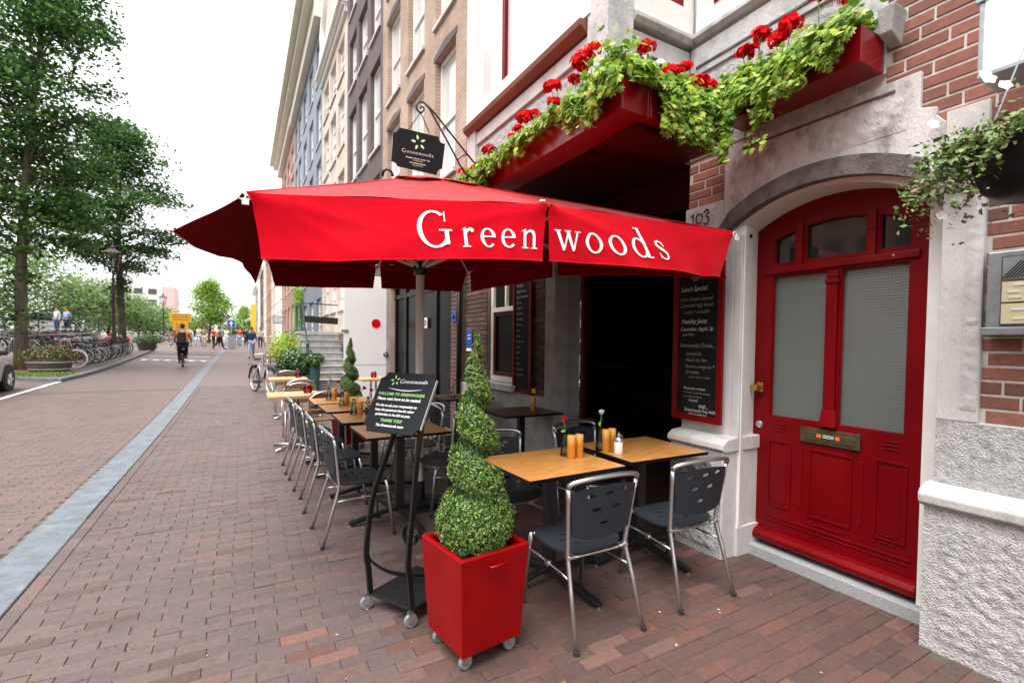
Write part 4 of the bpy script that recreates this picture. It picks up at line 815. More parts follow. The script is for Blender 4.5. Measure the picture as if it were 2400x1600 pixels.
SER['w'] = (.76, [((.05,.46),(.155,.46),(.285,.02),(.225,-.01)),((.225,-.01),(.285,.02),(.415,.42),(.37,.42)),((.33,.46),(.435,.46),(.56,.02),(.5,-.01)),((.5,-.01),(.56,.02),(.71,.46),(.665,.46))] + rect(0,.446,.2,.47) + rect(.29,.446,.47,.47) + rect(.6,.446,.77,.47))
SER['o'] = (.54, ring(.25,.235,(.24,.245),(.15,.205),0,360))
SER['d'] = (.58, ring(.235,.235,(.225,.245),(.135,.205),20,340) + rect(.36,.0,.45,.73) + rect(.28,.705,.45,.735) + rect(.45,0,.53,.03))
SER['s'] = (.4, brush([(.31,.33),(.27,.42),(.18,.455),(.09,.42),(.075,.35),(.13,.28),(.23,.22),(.305,.15),(.29,.07),(.2,.005),(.1,.02),(.045,.12)], [.02,.04,.035,.06,.075,.085,.09,.085,.07,.035,.04,.02]) + rect(.295,.32,.32,.45) + rect(.035,.02,.06,.15))
SER_ORD = 'Greenwoods'
def serif(word, x0, size, cap=1.0, track=.0):
    """polygons of a word: list of quads with a stacking number so overlapping strokes never share a plane"""
    out = []; x = x0; k = 0
    for ch in word:
        adv, polys = SER[ch]; s_ = size*(cap if ch == 'G' else 1)
        for q in polys: out.append(([(x + p[0]*s_, p[1]*s_) for p in q], k)); k += 1
        x += (adv + track)*s_
    return out, x
def on_valance(rows, polys, umap, vmap):
    n, k = len(rows[0])-1, len(rows)-1; m = MB()
    def at(u, v):
        x, y = min(max(u,0),.9999)*n, min(max(v,0),.9999)*k; i, j = int(x), int(y); fx, fy = x-i, y-j
        return (rows[j][i].lerp(rows[j][i+1], fx)).lerp(rows[j+1][i].lerp(rows[j+1][i+1], fx), fy)
    for q, kk in polys:
        pts = []
        for x, y in q:
            u, v = umap(x), vmap(y); p = at(u,v); du = at(u+.01,v)-at(u-.01,v); dv = at(u,v+.02)-at(u,v-.02); nn = du.cross(dv).normalized()
            if nn.y > 0: nn = -nn
            pts.append(p + nn*(.0045 + .00004*kk))
        m.add(pts, [(0,1,2,3)])
    return m
def letters(word, rows, u0, u1, v0, vk, cap):
    _, w = serif(word, 0, 1, cap, .13); w -= .13; x = 0
    for i, ch in enumerate(word):
        pl, _ = serif(ch, x, 1, cap, .13); x = _
        pr_(on_valance(rows, pl, lambda q: u0 + (u1-u0)*q/w, lambda y: v0 - y*vk), 'letter', 'letter_white')
letters('Green', VR[0], .507, .978, .80, .70, 1.22); letters('woods', VR[1], .022, .535, .80, .78, 1)
# pole, ribs, struts, corner hardware
pr_(MB().tube([(1.42,4.28,.02),(1.42,4.28,2.98)], .038, 16), 'pole', 'pole_grey', smooth=True, angle=40)
pr_(MB().lathe([(.05,2.1),(.062,2.12),(.062,2.2),(.05,2.22)], 16, (1.42,4.28,0)), 'runner', 'black_iron', smooth=True)
pr_(MB().lathe([(.24,0),(.24,.03),(.06,.05),(.05,.22)], 20, (1.42,4.28,0)), 'base', 'black_iron', smooth=True, angle=40)
for i in range(8):
    e = top(i,.99) - Vector((0,0,.022)); c_ = PK - Vector((0,0,.06)); pr_(MB().bar(c_, e, .018, .028), 'rib', 'pole_grey')
    mid = c_.lerp(e, .55) - Vector((0,0,.02)); pr_(MB().bar((1.42,4.28,2.16), mid, .016, .024), 'strut', 'pole_grey')
pr_(MB().tube([(1.42,4.23,.9),(1.40,4.23,1.5),(1.41,4.235,2.1)], .005, 5), 'cord', 'white_paint')
for p_ in (RIM[0], RIM[2]):
    m = MB().tube([p_ + Vector((-.02+.016*math.cos(a), -.02, -.02+.016*math.sin(a))) for a in [2*PI*i/12 for i in range(12)]], .004, 5, closed=True); m.box(p_.x-.02,p_.x+.01,p_.y-.03,p_.y-.02,p_.z-.06,p_.z-.03); pr_(m, 'corner_ring', 'white_paint')
m = MB().lathe([(0,.012),(.016,.01),(.02,0)], 10, tuple(RIM[1] + Vector((-.03,0,.008)))); pr_(m, 'rib_cap', 'white_paint', smooth=True)
# ------------------------------------------------------------------ flower boxes and their plants
def flower_box(label, x0, x1, y0, y1, z0, z1):
    t = thing('flower_box', label, 'flower box', ((x0+x1)/2,(y0+y1)/2,z0), group='red flower boxes on the facade'); a, b = (x1-x0)/2, (y1-y0)/2; h = z1-z0; w = .012
    m = MB().box(-a,-a+w,-b,b,0,h).box(a-w,a,-b,b,0,h).box(-a+w,a-w,-b,-b+w,0,h).box(-a+w,a-w,b-w,b,0,h).box(-a+w,a-w,-b+w,b-w,0,w); m.build('trough', 'red_box', t, bevel=.003)
    MB().box(-a+w,a-w,-b+w,b-w,h*.75,h*.86).build('soil', 'soil', t); return t
flower_box('long red flower box under the front of the white bay', 1.95, 2.17, 2.21, 4.98, 2.88, 3.06)
flower_box('short red flower box across the side of the white bay', 2.175, 2.80, 2.21, 2.45, 2.88, 3.06)
flower_box('red flower box on the facade above the red door', 2.80+.01, 3.045, 1.357, 2.2, 2.98, 3.17)
bp = thing('box_bracket', 'dark red soffit board under the flower boxes', 'bracket', (2.4,2.4,2.86)); MB().box(-.25,.45,-.1,.2,-.02,.015).build('board', 'maroon', bp)
def ivy(label, segs, n, drop, size=(.028,.05), mats=('ivy0','ivy1','ivy2','ivy3'), lift=.10):
    """segs: list of (a, b, outward normal, trailing depth fn)"""
    pos = []; nr = []; up = []; stems = MB(); tot = sum((Vector(b)-Vector(a)).length for a,b,_,_ in segs)
    for a, b, nn, dp in segs:
        a, b, nn = Vector(a), Vector(b), Vector(nn).normalized(); L = (b-a).length; k = int(n*1.45*L/tot); nt = max(3,int(L*16)); trails = []
        for q in range(nt):
            u = random.random(); d = dp(u)*random.uniform(.45,1.15); p = a.lerp(b,u); side = (b-a).normalized(); pts = []; ph = random.random()*6
            for i in range(9):
                s_ = i/8; pts.append(p + nn*(.02 + .07*math.sin(min(1,s_*2.2)*PI/2)*random.uniform(.7,1.2)) + side*(.05*math.sin(ph+s_*3)*s_) + Vector((0,0,.045*math.sin(min(1,s_*5)*PI/2) - d*s_**1.2)))
            trails.append((pts, d)); stems.tube(pts, .0022, 4, cap=False)
        for i in range(k):
            if random.random() < .36:
                u = random.random(); p = a.lerp(b,u) + Vector((0,0,abs(random.gauss(.02,.4*lift)))) + nn*random.uniform(-.16,.07); q = Vector((nn.x*.5,nn.y*.5,.8))
            else:
                pts, d = random.choices(trails, [t[1]+.05 for t in trails])[0]; x = random.random()**.8*8; j = min(int(x),7); p = pts[j].lerp(pts[j+1], x-j) + Vector((random.gauss(0,.018),random.gauss(0,.018),random.gauss(0,.014))); q = nn + Vector((0,0,.55))
            pos.append(p); nr.append(q + Vector((random.gauss(0,.5),random.gauss(0,.5),random.gauss(0,.4)))); up.append((0,0,-1))
    pos = np.array(pos); n_ = len(pos); t = thing('ivy_plant', label, 'ivy', tuple(pos.mean(0)), group='ivy in the flower boxes'); c = np.array(t.location)
    V, F, mi = scatter(*IVY, pos - c, nr, RNG.uniform(size[0]*.8,size[1]*1.32, n_)*(1+.25*(RNG.random(n_) < .12)), RNG.choice(len(mats), n_, p=[.3,.26,.34,.1]), up=up)
    obj('leaves', fastmesh('leaves', V, F, list(mats), mi), t); s_ = stems.build('stems', 'twig', t); s_.location = -t.location; return t
bump_ = lambda c, w, h, lo=.05: (lambda u: lo + h*math.exp(-((u-c)/w)**2))
ivy('bright ivy trailing from the long box under the bay front', [((1.94,2.3,3.06),(1.94,4.9,3.06),(-1,0,0), lambda u: .08 + .1*math.exp(-((u-.1)/.06)**2) + .16*(u > .45)*min(1,(u-.45)*4) + .07*abs(math.sin(u*21)))], 3000, 1, lift=.12)
ivy('clump of pale green ivy hanging at the corner of the box', [((1.94,2.24,3.06),(1.94,2.5,3.06),(-1,-.2,0), lambda u: .18 + .24*math.sin(u*PI)), ((1.96,2.2,3.07),(2.1,2.2,3.07),(0,-1,0), lambda u: .1)], 900, 1, size=(.03,.055), lift=.3)
ivy('thick curtain of ivy hanging over the short side box', [((2.12,2.2,3.06),(2.80,2.2,3.06),(-.2,-1,0), lambda u: .24 + .14*math.sin(PI*min(1,u*1.3))**.6), ((2.3,2.26,3.06),(2.80,2.26,3.06),(-.1,-1,0), lambda u: .34)], 3000, 1, size=(.03,.05), lift=.1)
ivy('yellow green ivy hanging over the box above the red door', [((2.80,2.2,3.16),(2.80,1.6,3.16),(-1,0,0), lambda u: .42 - .04*u + .06*math.sin(u*17)), ((2.79,2.15,3.1),(2.79,1.62,3.1),(-1,0,0), lambda u: .2), ((2.80,1.6,3.17),(2.80,1.36,3.17),(-1,0,0), lambda u: .3 - .14*u)], 4300, 1, size=(.026,.046), lift=.1)
ivy('single ivy trail hanging below the box above the door', [((2.84,1.93,2.98),(2.84,1.89,2.98),(-1,0,0), lambda u: .34)], 60, 1, size=(.03,.042))
FLR = [(2*PI*i/5) for i in range(5)]
PET = ([(0,0,0)] + [(.5*math.cos(a+d)*r, .5*math.sin(a+d)*r, .12) for a in FLR for d, r in ((-.55,.8),(0,1),(.55,.8))], [(0,1+3*i,2+3*i,3+3*i) for i in range(5)])
GER = []
def geranium(label, x, y, z, heads, leafn=34, mat='petal_red', spread=.06):
    t = thing('geranium', label, 'geranium', (x,y,z), group='geraniums in the flower boxes')
    for (dx,dy,dz,r) in heads:
        r *= random.uniform(1.1,1.4); dz += .10; n_ = 46; d = RNG.normal(size=(n_,3)); d /= np.linalg.norm(d,axis=1,keepdims=True); d[:,2] = np.abs(d[:,2])*1.0 - .25; d *= RNG.uniform(.65,1.2,(n_,1)); d += RNG.normal(size=3)*.15
        V, F, mi = scatter(*PET, np.array([dx,dy,dz]) + d*r*np.array([1,1,.75]), d + np.array([0,0,.2]), RNG.uniform(.6,.95,n_)*r, None); obj('flower_head', fastmesh('flower_head', V, F, [mat]), t)
        MB().tube([(dx*.2,dy*.2,-.02),(dx*.7,dy*.7,dz*.55),(dx,dy,dz-r*.3)], .003, 5).build('stalk', 'stem', t)
    p = RNG.normal(size=(leafn,3))*np.array([spread,spread,.035]) + np.array([0,0,.035]); nn = RNG.normal(size=(leafn,3))*.5 + np.array([-.3,-.2,.9])
    V, F, mi = scatter(*star([(math.cos(a)*(.5 if i % 2 else .44), math.sin(a)*(.5 if i % 2 else .44)) for i, a in enumerate([2*PI*k/12 for k in range(12)])]), p, nn, RNG.uniform(.045,.075,leafn), RNG.integers(0,2,leafn)); obj('leaves', fastmesh('leaves', V, F, ['box1','ivy2'], mi), t); return t
rr = lambda r: random.uniform(.8,1.2)*r
geranium('red geranium in the far end of the bay front box, by the sign bracket', 2.06,4.75,3.06, [(-.03,0,.12,.04),(.02,.12,.06,.03)])
geranium('single red geranium head near the sign bracket', 2.06,4.15,3.06, [(-.02,0,.15,.045)])
geranium('red geranium behind the black bracket scroll', 2.06,4.45,3.06, [(-.05,.05,.05,.035),(-.08,-.1,.03,.03)])
geranium('cluster of red geranium heads left of the middle of the bay box', 2.06,3.45,3.06, [(-.03,0,.17,.05),(-.02,.13,.13,.035),(0,-.1,.18,.035),(-.05,.2,.08,.03)])
geranium('tall pair of red geranium heads over the middle of the bay box', 2.06,3.08,3.06, [(-.02,0,.24,.045),(-.03,-.03,.13,.045)])
geranium('big red geranium nearest the corner clump of the bay box', 2.06,2.72,3.06, [(-.02,0,.26,.055),(-.03,-.14,.27,.042),(-.01,.1,.2,.04)])
geranium('red geranium peeping over the corner clump', 2.2,2.33,3.06, [(.02,-.05,.2,.042)])
geranium('low red geraniums above the ivy curtain of the side box', 2.45,2.33,3.06, [(.0,-.05,.1,.045),(.1,-.05,.16,.03),(-.12,-.04,.06,.03),(.16,-.06,.09,.03)])
geranium('wide mass of red geraniums at the end of the side box', 2.66,2.33,3.06, [(.0,-.05,.09,.05),(.1,-.06,.08,.05),(.06,-.05,.12,.04),(.14,-.05,.13,.03)])
geranium('red geranium pair on thin stalks above the ivy by the door', 2.92,2.05,3.17, [(-.05,0,.12,.04),(-.04,-.08,.2,.038),(-.04,.05,.16,.03)])
geranium('red geranium with a full head right of the thin stalks', 2.92,1.86,3.17, [(-.05,.0,.10,.036),(-.05,-.09,.16,.05),(-.05,-.04,.11,.03)])
geranium('tallest red geranium at the top edge of the picture', 2.92,1.62,3.2, [(-.05,.0,.25,.062)])
geranium('low red geranium near the right end of the door box', 2.92,1.45,3.2, [(-.05,.0,.09,.035)])
# rosemary-like tuft at the corner
pos = RNG.normal(size=(420,3))*np.array([.045,.05,.06]) + np.array([2.06,2.4,3.24]); V, F, mi = scatter(*LEAF, pos, RNG.normal(size=(420,3))*np.array([1,1,.3]), RNG.uniform(.02,.035,420), RNG.integers(0,2,420), up=np.tile([0,0,1.],(420,1)))
tag(obj('rosemary_bush', fastmesh('rosemary_bush', V, F, ['box2','box1'], mi)), 'dense needle leaved green bush at the corner of the flower box', 'bush')
# ------------------------------------------------------------------ hanging sign
hb = thing('sign_bracket', 'wrought iron scroll bracket holding the hanging sign', 'bracket', (2.14,4.0,3.06)); D = Vector((2.14,4.0,3.06))
def hbp(mb, name): o = mb.build(name, 'iron_brown', hb, smooth=True); o.location = -D
def sc(u,v): return (1.086 + (u-475)*.000543 + max(0,u-475)**2*1.6e-8, 4.0, 3.221 - (v-520)*.000517 + (u-475)*.0001156)
up_ = [(900,40),(960,60),(1050,140),(1150,250),(1380,540),(1600,820),(1780,1040),(1950,1150),(2150,1190),(2290,1210)]
lo_ = [(960,60),(1040,150),(1140,330),(1300,620),(1440,880),(1530,1060),(1640,1230),(1800,1330),(1950,1350)]
cu_ = [(900,40),(860,60),(835,110),(845,170),(880,215),(925,210),(955,170),(945,130),(915,120),(900,140),(910,160)]
for pts in (up_, lo_, cu_): hbp(MB().tube([sc(*p) for p in pts], .0085, 7), 'scroll')
hbp(MB().tube([sc(*p) for p in [(1490,1000),(1570,930),(1640,900)]], .006, 6), 'brace')
hbp(MB().tube([sc(2090+75*math.cos(a),850+85*math.sin(a)) for a in [2*PI*i/18 for i in range(18)]], .008, 6, closed=True), 'ring'); hbp(MB().tube([sc(*p) for p in [(2230,900),(2250,1050),(2180,1150)]], .008, 6), 'scroll')
hs_ = thing('hanging_sign', 'black hanging board with green leaf emblem above the parasol', 'sign', (1.31,4.0,3.2)); HD = Vector((1.31,4.0,3.2))
def sv(u,v): p = sc(u,v); return (p[0],p[2])
cor = []
def notch(cx, cy, r, a0, a1):
    return [sv(cx + r*math.cos(R(a0+(a1-a0)*i/6)), cy + r*1.0*math.sin(R(a0+(a1-a0)*i/6))) for i in range(7)]
outl = notch(478,450,95,90,8) + notch(1285,625,95,190,85)[0:7] + notch(1258,1225,95,265,175) + notch(455,1090,95,-10,-90)
m = plate(outl, [], 'y', 3.995, 4.005); o = m.build('board', 'sign_black', hs_, bevel=.001); o.location = -HD
BX_ = Vector((.8,0,-.175)).normalized(); sk = -.232
def chain(a, b, n=13):
    a, b = Vector(a), Vector(b); m = MB()
    for i in range(n):
        c = a.lerp(b,(i+.5)/n); d = (b-a).normalized(); L = (b-a).length/n*.72; s_ = Vector((0,1,0)) if i % 2 else d.cross(Vector((0,1,0)))
        m.tube([c + d*L*math.cos(t) + s_*.0065*math.sin(t) for t in [2*PI*k/8 for k in range(8)]], .0022, 4, closed=True)
    o = m.build('chain', 'black_iron', hs_); o.location = -HD
chain(sc(905,215), sc(710,500)); chain(sc(905,215), sc(1045,555))
def emblem(M, sc_, parent, mat, loc=None):
    m = MB(); leaf = [(0,0),(.16,.12),(.2,.32),(.1,.62),(-.06,.42),(-.1,.18)]
    for k in range(5):
        a = 2*PI*k/5 + .3; c, s_ = math.cos(a), math.sin(a); pts = []
        for x,y in leaf: x2, y2 = x, y + .3; pts.append((x2*c - y2*s_, x2*s_ + y2*c))
        inn = [(.02,.08),(.1,.16),(.13,.32),(.08,.5),(-.01,.36),(-.04,.18)]; pin = []
        for x,y in inn: x2, y2 = x, y + .3; pin.append((x2*c - y2*s_, x2*s_ + y2*c))
        m.add([(*p,0) for p in pts] + [(*p,0) for p in pin], [(i,(i+1) % 6,6+(i+1) % 6,6+i) for i in range(6)], 0)
        m.add([(*p,.0006/sc_) for p in pin], [tuple(range(6))], 1)
    m.xf(M @ Matrix.Scale(sc_,4)); o = m.build('emblem', mat, parent)
    if loc is not None: o.location = -loc
    return o
def serif_mesh(name, size, M, mat, parent, loc, cap=1.15, track=.12, word='Greenwoods', slant=0):
    pl, w = serif(word, 0, 1, cap, track); m = MB()
    for q, k in pl: m.add([((p[0]-w/2)*size + slant*p[1]*size, p[1]*size, .00003*k) for p in q], [(0,1,2,3)])
    m.xf(M); o = m.build(name, mat, parent); o.location = -loc; return o
def SB(u, v): x, z = sv(u, v); return basis((x,3.9935,z), (1,0,0), (0,0,1))
emblem(SB(870,705), .074, hs_, ['leaf_print2','letter_white'], HD)
serif_mesh('lettering', .039, SB(862,905), 'letter_white', hs_, HD)
def hst(body, u, v, size, mat, **k): o = text('lettering', body, size, mat, SB(u,v), hs_, align='CENTER', **k); o.location = -HD
hst('Breakfast • Brunch • Lunch • Tea', 862, 978, .0155, 'letter_white', bold=.0003); hst('Amsterdam', 858, 1012, .018, 'leaf_print2'); hst('www.greenwoods.eu', 855, 1052, .0165, 'letter_white', bold=.0003); hst('020-623 70 71', 862, 1090, .0165, 'leaf_print2')
# ------------------------------------------------------------------ chalkboards
def chalkboard(label, x, y0, y1, z0, z1, lines, ch='chalk'):
    t = thing('chalkboard', label, 'chalkboard', (x,(y0+y1)/2,z0)); D_ = Vector(t.location); fw = .045
    def p(mb, name, mat, **k): o = mb.build(name, mat, t, **k); o.location = -D_
    p(MB().box(x-.025,x,y0,y0+fw,z0,z1).box(x-.025,x,y1-fw,y1,z0,z1).box(x-.025,x,y0+fw,y1-fw,z0,z0+fw).box(x-.025,x,y0+fw,y1-fw,z1-fw,z1), 'frame', 'red_paint', bevel=.004)
    p(MB().box(x-.012,x-.002,y0+fw,y1-fw,z0+fw,z1-fw), 'slate', 'board_black')
    for (s_, dy, z, size, mt) in lines:
        o = text('chalk_writing', s_, size, mt, basis((x-.0135, y1-fw-.012-dy, z), (0,-1,0), (0,0,1)), t, shear=.22, sx=.86, bold=-.0002); o.location = -D_
    return t
CL = [('Eggs...',.10,1.99,.052,'chalk_dim'),('Lunch Special:',.01,1.905,.05,'chalk'),('Corn fritters served',.0,1.83,.042,'chalk_dim'),('2 poached eggs bacon',.0,1.785,.04,'chalk_dim'),('rucola + avocado',.03,1.735,.04,'chalk_dim'),('Healthy Juice:',.02,1.66,.05,'chalk'),('Cucumber, Apple, Sp',.01,1.605,.04,'chalk'),('and Mint',.03,1.565,.036,'chalk_dim'),('Homemade Drinks...',.01,1.48,.044,'chalk_dim'),('-Lemonade',.06,1.42,.038,'chalk_dim'),('-Peach Ice Tea',.06,1.372,.038,'chalk_dim'),('-Rooibos orange Ice T',.06,1.325,.034,'chalk_dim'),('-Smoothie',.06,1.282,.036,'chalk_dim'),('mango, raspberry + apple',.09,1.25,.022,'chalk_dim'),('Please take a minute',.05,1.16,.028,'chalk'),('to review us on the website',.05,1.13,.025,'chalk_dim'),('your input keeps us',.05,1.10,.025,'chalk_dim'),('inspired',.1,1.07,.03,'chalk'),('WiFi...',.19,1.025,.04,'chalk'),('Greenwoods Free WiFi',.06,.995,.034,'chalk'),('Login, no password',.1,.972,.024,'chalk')]
CL = [(a,b,c-.0,d,e) for a,b,c,d,e in CL]
chalkboard('tall red framed chalkboard menu on the stone pier beside the red door', 2.995, 2.27, 2.72, .925, 2.1, CL)
L2 = [('menu' if False else w_, .02, 2.2-.07*i, .05, 'chalk_dim') for i, w_ in enumerate(['Breakfast','Eggs Benedict','Eggs Florentine','Scones','High Tea','Pancakes','Omelette','Granola','Soup','Salads','Sandwiches','Cakes','Coffee','Tea','Juices','Lemonade','Smoothies'])]
chalkboard('second chalkboard menu in the shade between window and grey pillar', 3.08, 5.02, 5.47, .86, 2.36, L2)
# ------------------------------------------------------------------ lantern, hanging basket, bell panel at the right edge
lt = thing('wall_lantern', 'grey box lantern with white glass on the brick wall above the hanging basket', 'lantern', (2.80,.74,2.62)); w = .115
MB().box(-w,w,-w,w,0,.02).box(-w-.01,w+.01,-w-.01,w+.01,.31,.33).box(-w,-w+.018,-w,-w+.018,.02,.31).box(w-.018,w,-w,-w+.018,.02,.31).box(-w,-w+.018,w-.018,w,.02,.31).box(w-.018,w,w-.018,w,.02,.31).build('frame', 'panel_grey', lt, bevel=.003)
MB().box(-w+.008,w-.008,-w+.008,w-.008,.021,.309).build('glass', 'lamp_glass', lt); MB().hexa([(-w-.01,-w-.01,.331),(w+.01,-w-.01,.331),(w+.01,w+.01,.331),(-w-.01,w+.01,.331)], [(-.04,-.04,.43),(.04,-.04,.43),(.04,.04,.43),(-.04,.04,.43)]).build('roof', 'panel_grey', lt); MB().tube([(0,0,.42),(0,0,.5),(.08,0,.53),(.24,0,.46)], .012, 8).build('wall_arm', 'panel_grey', lt, smooth=True)
DISC = star([(.5*math.cos(a)*(1 if i % 2 else .88), .5*math.sin(a)*(1 if i % 2 else .88)) for i, a in enumerate([2*PI*k/10 for k in range(10)])])
hk = thing('hanging_basket', 'black hanging pot with white petunias and trailing leaves beside the door', 'hanging basket', (2.52,.62,2.05))
MB().lathe([(0,0),(.1,.0),(.15,.04),(.178,.12),(.185,.19),(.19,.2),(.17,.2),(.165,.17),(0,.16)], 28).build('pot', 'black_paint', hk, smooth=True, angle=50)
for a in (.4,2.5,4.6): MB().tube([(.18*math.cos(a),.18*math.sin(a),.19),(0,0,.72)], .003, 5).build('wire', 'panel_grey', hk)
MB().tube([(0,0,.72),(.0,0,.78),(.1,0,.84),(.5,0,.84)], .01, 6).build('hook_arm', 'black_iron', hk, smooth=True)
MB().box(-.03,.03,-.01,.01,.62,.78).xf(Matrix.Rotation(.5,4,'X')).build('bracket_leaf', 'panel_grey', hk)
pos = []; nr = []
for i in range(85):
    a = random.gauss(1.7,1.0); L = random.uniform(.08,.27); e = Vector((.17*math.cos(a),.17*math.sin(a),.22)); d = Vector((math.cos(a)*.8,math.sin(a),random.uniform(-.35,.75)))
    for k in range(44):
        s_ = random.random(); p = e + d*L*s_ + Vector((0,0,-.42*s_*s_*L/.36*random.uniform(.4,1.2))) + Vector([random.gauss(0,.010) for _ in range(3)]); pos.append(p); nr.append(Vector([random.gauss(0,.6) for _ in range(3)]) + Vector((-.4,-.3,.6)))
for i in range(900): a = random.random()*2*PI; r = .17*math.sqrt(random.random()); pos.append(Vector((r*math.cos(a),r*math.sin(a),.2+abs(random.gauss(0,.07))))); nr.append(Vector([random.gauss(0,.6) for _ in range(3)]) + Vector((-.3,-.3,.7)))
n_ = len(pos); V, F, mi = scatter(*LEAF, np.array(pos), np.array(nr), RNG.uniform(.012,.032,n_), RNG.choice(4,n_,p=[.42,.3,.16,.12])); obj('leaves', fastmesh('leaves', V, F, ['pet0','pet1','pet2','box1'], mi), hk)
for (x,y,z,r) in ((-.1,.28,.34,.05),(-.16,.1,.42,.055),(-.18,.05,.37,.05),(-.2,-.06,.33,.05),(-.1,.13,.47,.045),(-.05,.26,-.02,.05),(-.08,.2,.03,.04)):
    V, F, mi = scatter(*PET, np.array([[x,y,z],[x+.006,y+.004,z+.004]]), np.array([[-.6,-.7,.4],[-.7,-.6,.5]]), np.array([r*.95,r*.7])); obj('petunia', fastmesh('petunia', V, F, ['petal_white']), hk)
gl = thing('white_globe', 'round white globe half hidden by the trailing leaves', 'lamp', (2.96,1.03,2.36)); m = MB().lathe([(0,-.075),(.045,-.06),(.072,-.02),(.072,.02),(.045,.06),(.02,.072)], 18); m.build('globe', 'petal_white', gl, smooth=True); MB().box(-.0,.12,-.02,.02,.06,.09).build('arm', 'white_paint', gl)  # plain white ball on a short arm
bp_ = thing('bell_panel', 'grey doorbell panel with cream name plates on the brick wall', 'doorbell panel', (3.02,.68,1.58)); D_ = Vector(bp_.location)
MB().box(-.01,.06,-.24,.215,.0,.36).build('housing', 'panel_grey', bp_, bevel=.006); MB().box(-.05,.06,-.25,.22,-.02,.015).build('ledge', 'panel_grey', bp_, bevel=.004); MB().box(-.014,-.011,-.1,.165,.02,.335).build('face', 'stone_dark', bp_)
for zz in (.03,.128): MB().box(-.02,-.0145,.055,.16,zz,zz+.09).build('name_plate', 'button_cream', bp_, bevel=.002)
for zz, yy in ((.05,.1),(.09,.105),(.145,.115),(.17,.12),(.2,.1)): MB().box(-.023,-.0205,yy-.02,yy+.02,zz,zz+.008).build('bell_button', 'letter_white', bp_)
m = MB()
for i in range(9): m.bar((-.016,.16-.012*i,.235),(-.016,.16-.012*i-.06,.31),.003,.004)
MB().box(-.0155,-.0145,.05,.16,.23,.33).build('speaker_plate', 'panel_grey', bp_); m.build('speaker_slot', 'black_paint', bp_)
for yy in (.0,-.05): MB().box(-.019,-.0145,yy,yy+.035,.03,.22).build('strip_plate', 'alu', bp_)
# ------------------------------------------------------------------ chairs and tables
def lens(cx, cy, w, h, n=10):
    return [(cx + w/2*math.cos(2*PI*i/n)*(1 if True else 0), cy + h/2*math.sin(2*PI*i/n)*abs(math.sin(2*PI*i/n))**.2) for i in range(n)]
def chair_black():
    t = thing('chair', 'x', 'chair', group='black metal cafe chairs')          # faces +Y, origin at the middle on the floor
    for s_ in (-1, 1):
        MB().tube([(s_*.218,-.285,0),(s_*.200,-.205,.28),(s_*.190,-.168,.40),(s_*.190,-.162,.45),(s_*.214,-.195,.72),(s_*.222,-.205,.785)], .0125, 9).build('rear_leg', 'steel', t, smooth=True)
        MB().tube([(s_*.205,.245,0),(s_*.192,.2,.36),(s_*.188,.185,.43)], .0125, 9).build('front_leg', 'steel', t, smooth=True)
        MB().tube([(s_*.198,.225,.335),(s_*.185,.1,.328),(s_*.19,-.1,.322),(s_*.198,-.195,.318)], .007, 7).build('stretcher', 'steel', t, smooth=True)
        MB().lathe([(.0155,0),(.0155,.02)], 10, (s_*.218,-.285,0)).build('foot_cap', 'rubber', t); MB().lathe([(.0155,0),(.0155,.02)], 10, (s_*.205,.245,0)).build('foot_cap', 'rubber', t)
        MB().box(s_*.175-.022,s_*.175+.022,-.182,-.142,.415,.432).build('bracket', 'alu', t, bevel=.004); MB().box(s_*.19-.013,s_*.19+.013,.0,.03,.313,.34).build('clip', 'alu', t, bevel=.003)
    MB().tube([(-.222,-.205,.785)] + [(.222*math.sin(a), -.205 - .04*math.cos(a), .792 + .042*math.cos(a)**.7) for a in [R(-80+160*i/14) for i in range(15)]] + [(.222,-.205,.785)], .0135, 9).build('top_rail', 'steel', t, smooth=True)
    MB().tube([(-.2,-.165,.415),(-.1,-.155,.41),(.1,-.155,.41),(.2,-.165,.415)], .008, 7).build('cross_bar', 'steel', t, smooth=True); MB().tube([(-.19,.185,.42),(-.08,.205,.41),(.08,.205,.41),(.19,.185,.42)], .008, 7).build('cross_bar', 'steel', t, smooth=True)
    # seat: rounded plate with slots
    out = [(.22*math.copysign(abs(math.cos(a))**.7, math.cos(a)), .0 + (.225 if math.sin(a) > 0 else .175)*math.copysign(abs(math.sin(a))**.75, math.sin(a))) for a in [2*PI*i/40 for i in range(40)]]
    sl_ = [lens(x,y,.055,.016) for x,y in ((-.06,.06),(.06,.06),(0,.01),(-.1,.0),(.1,.0),(-.05,-.06),(.05,-.06))]
    m = plate(out, sl_, 'z', .432, .445)
    m.v = [(x,y,z - .012*math.exp(-((x/.14)**2+(y/.14)**2)) - (.018*((y-.15)/.08)**2 if y > .15 else 0)) for x,y,z in m.v]; m.build('seat', 'plastic', t, smooth=True, angle=50)
    # back panel with leaf shaped slots
    out = [(-.182,.535),(-.12,.512),(0,.502),(.12,.512),(.182,.535),(.198,.66),(.210,.765),(.1,.778),(0,.782),(-.1,.778),(-.210,.765),(-.198,.66)]
    sl_ = [lens(x,z,.062,.024) for x,z in ((-.1,.735),(.02,.74),(.125,.745),(-.055,.66),(.07,.665),(0,.585))]
    m = plate(out, sl_, 'y', -.006, .006); m.v = [(x, y - .19 - (z-.5)*.115 - .022*(1-(x/.21)**2) + .012, z) for x,y,z in m.v]; m.build('backrest', 'plastic', t, smooth=True, angle=50)
    return t
CH = chair_black()
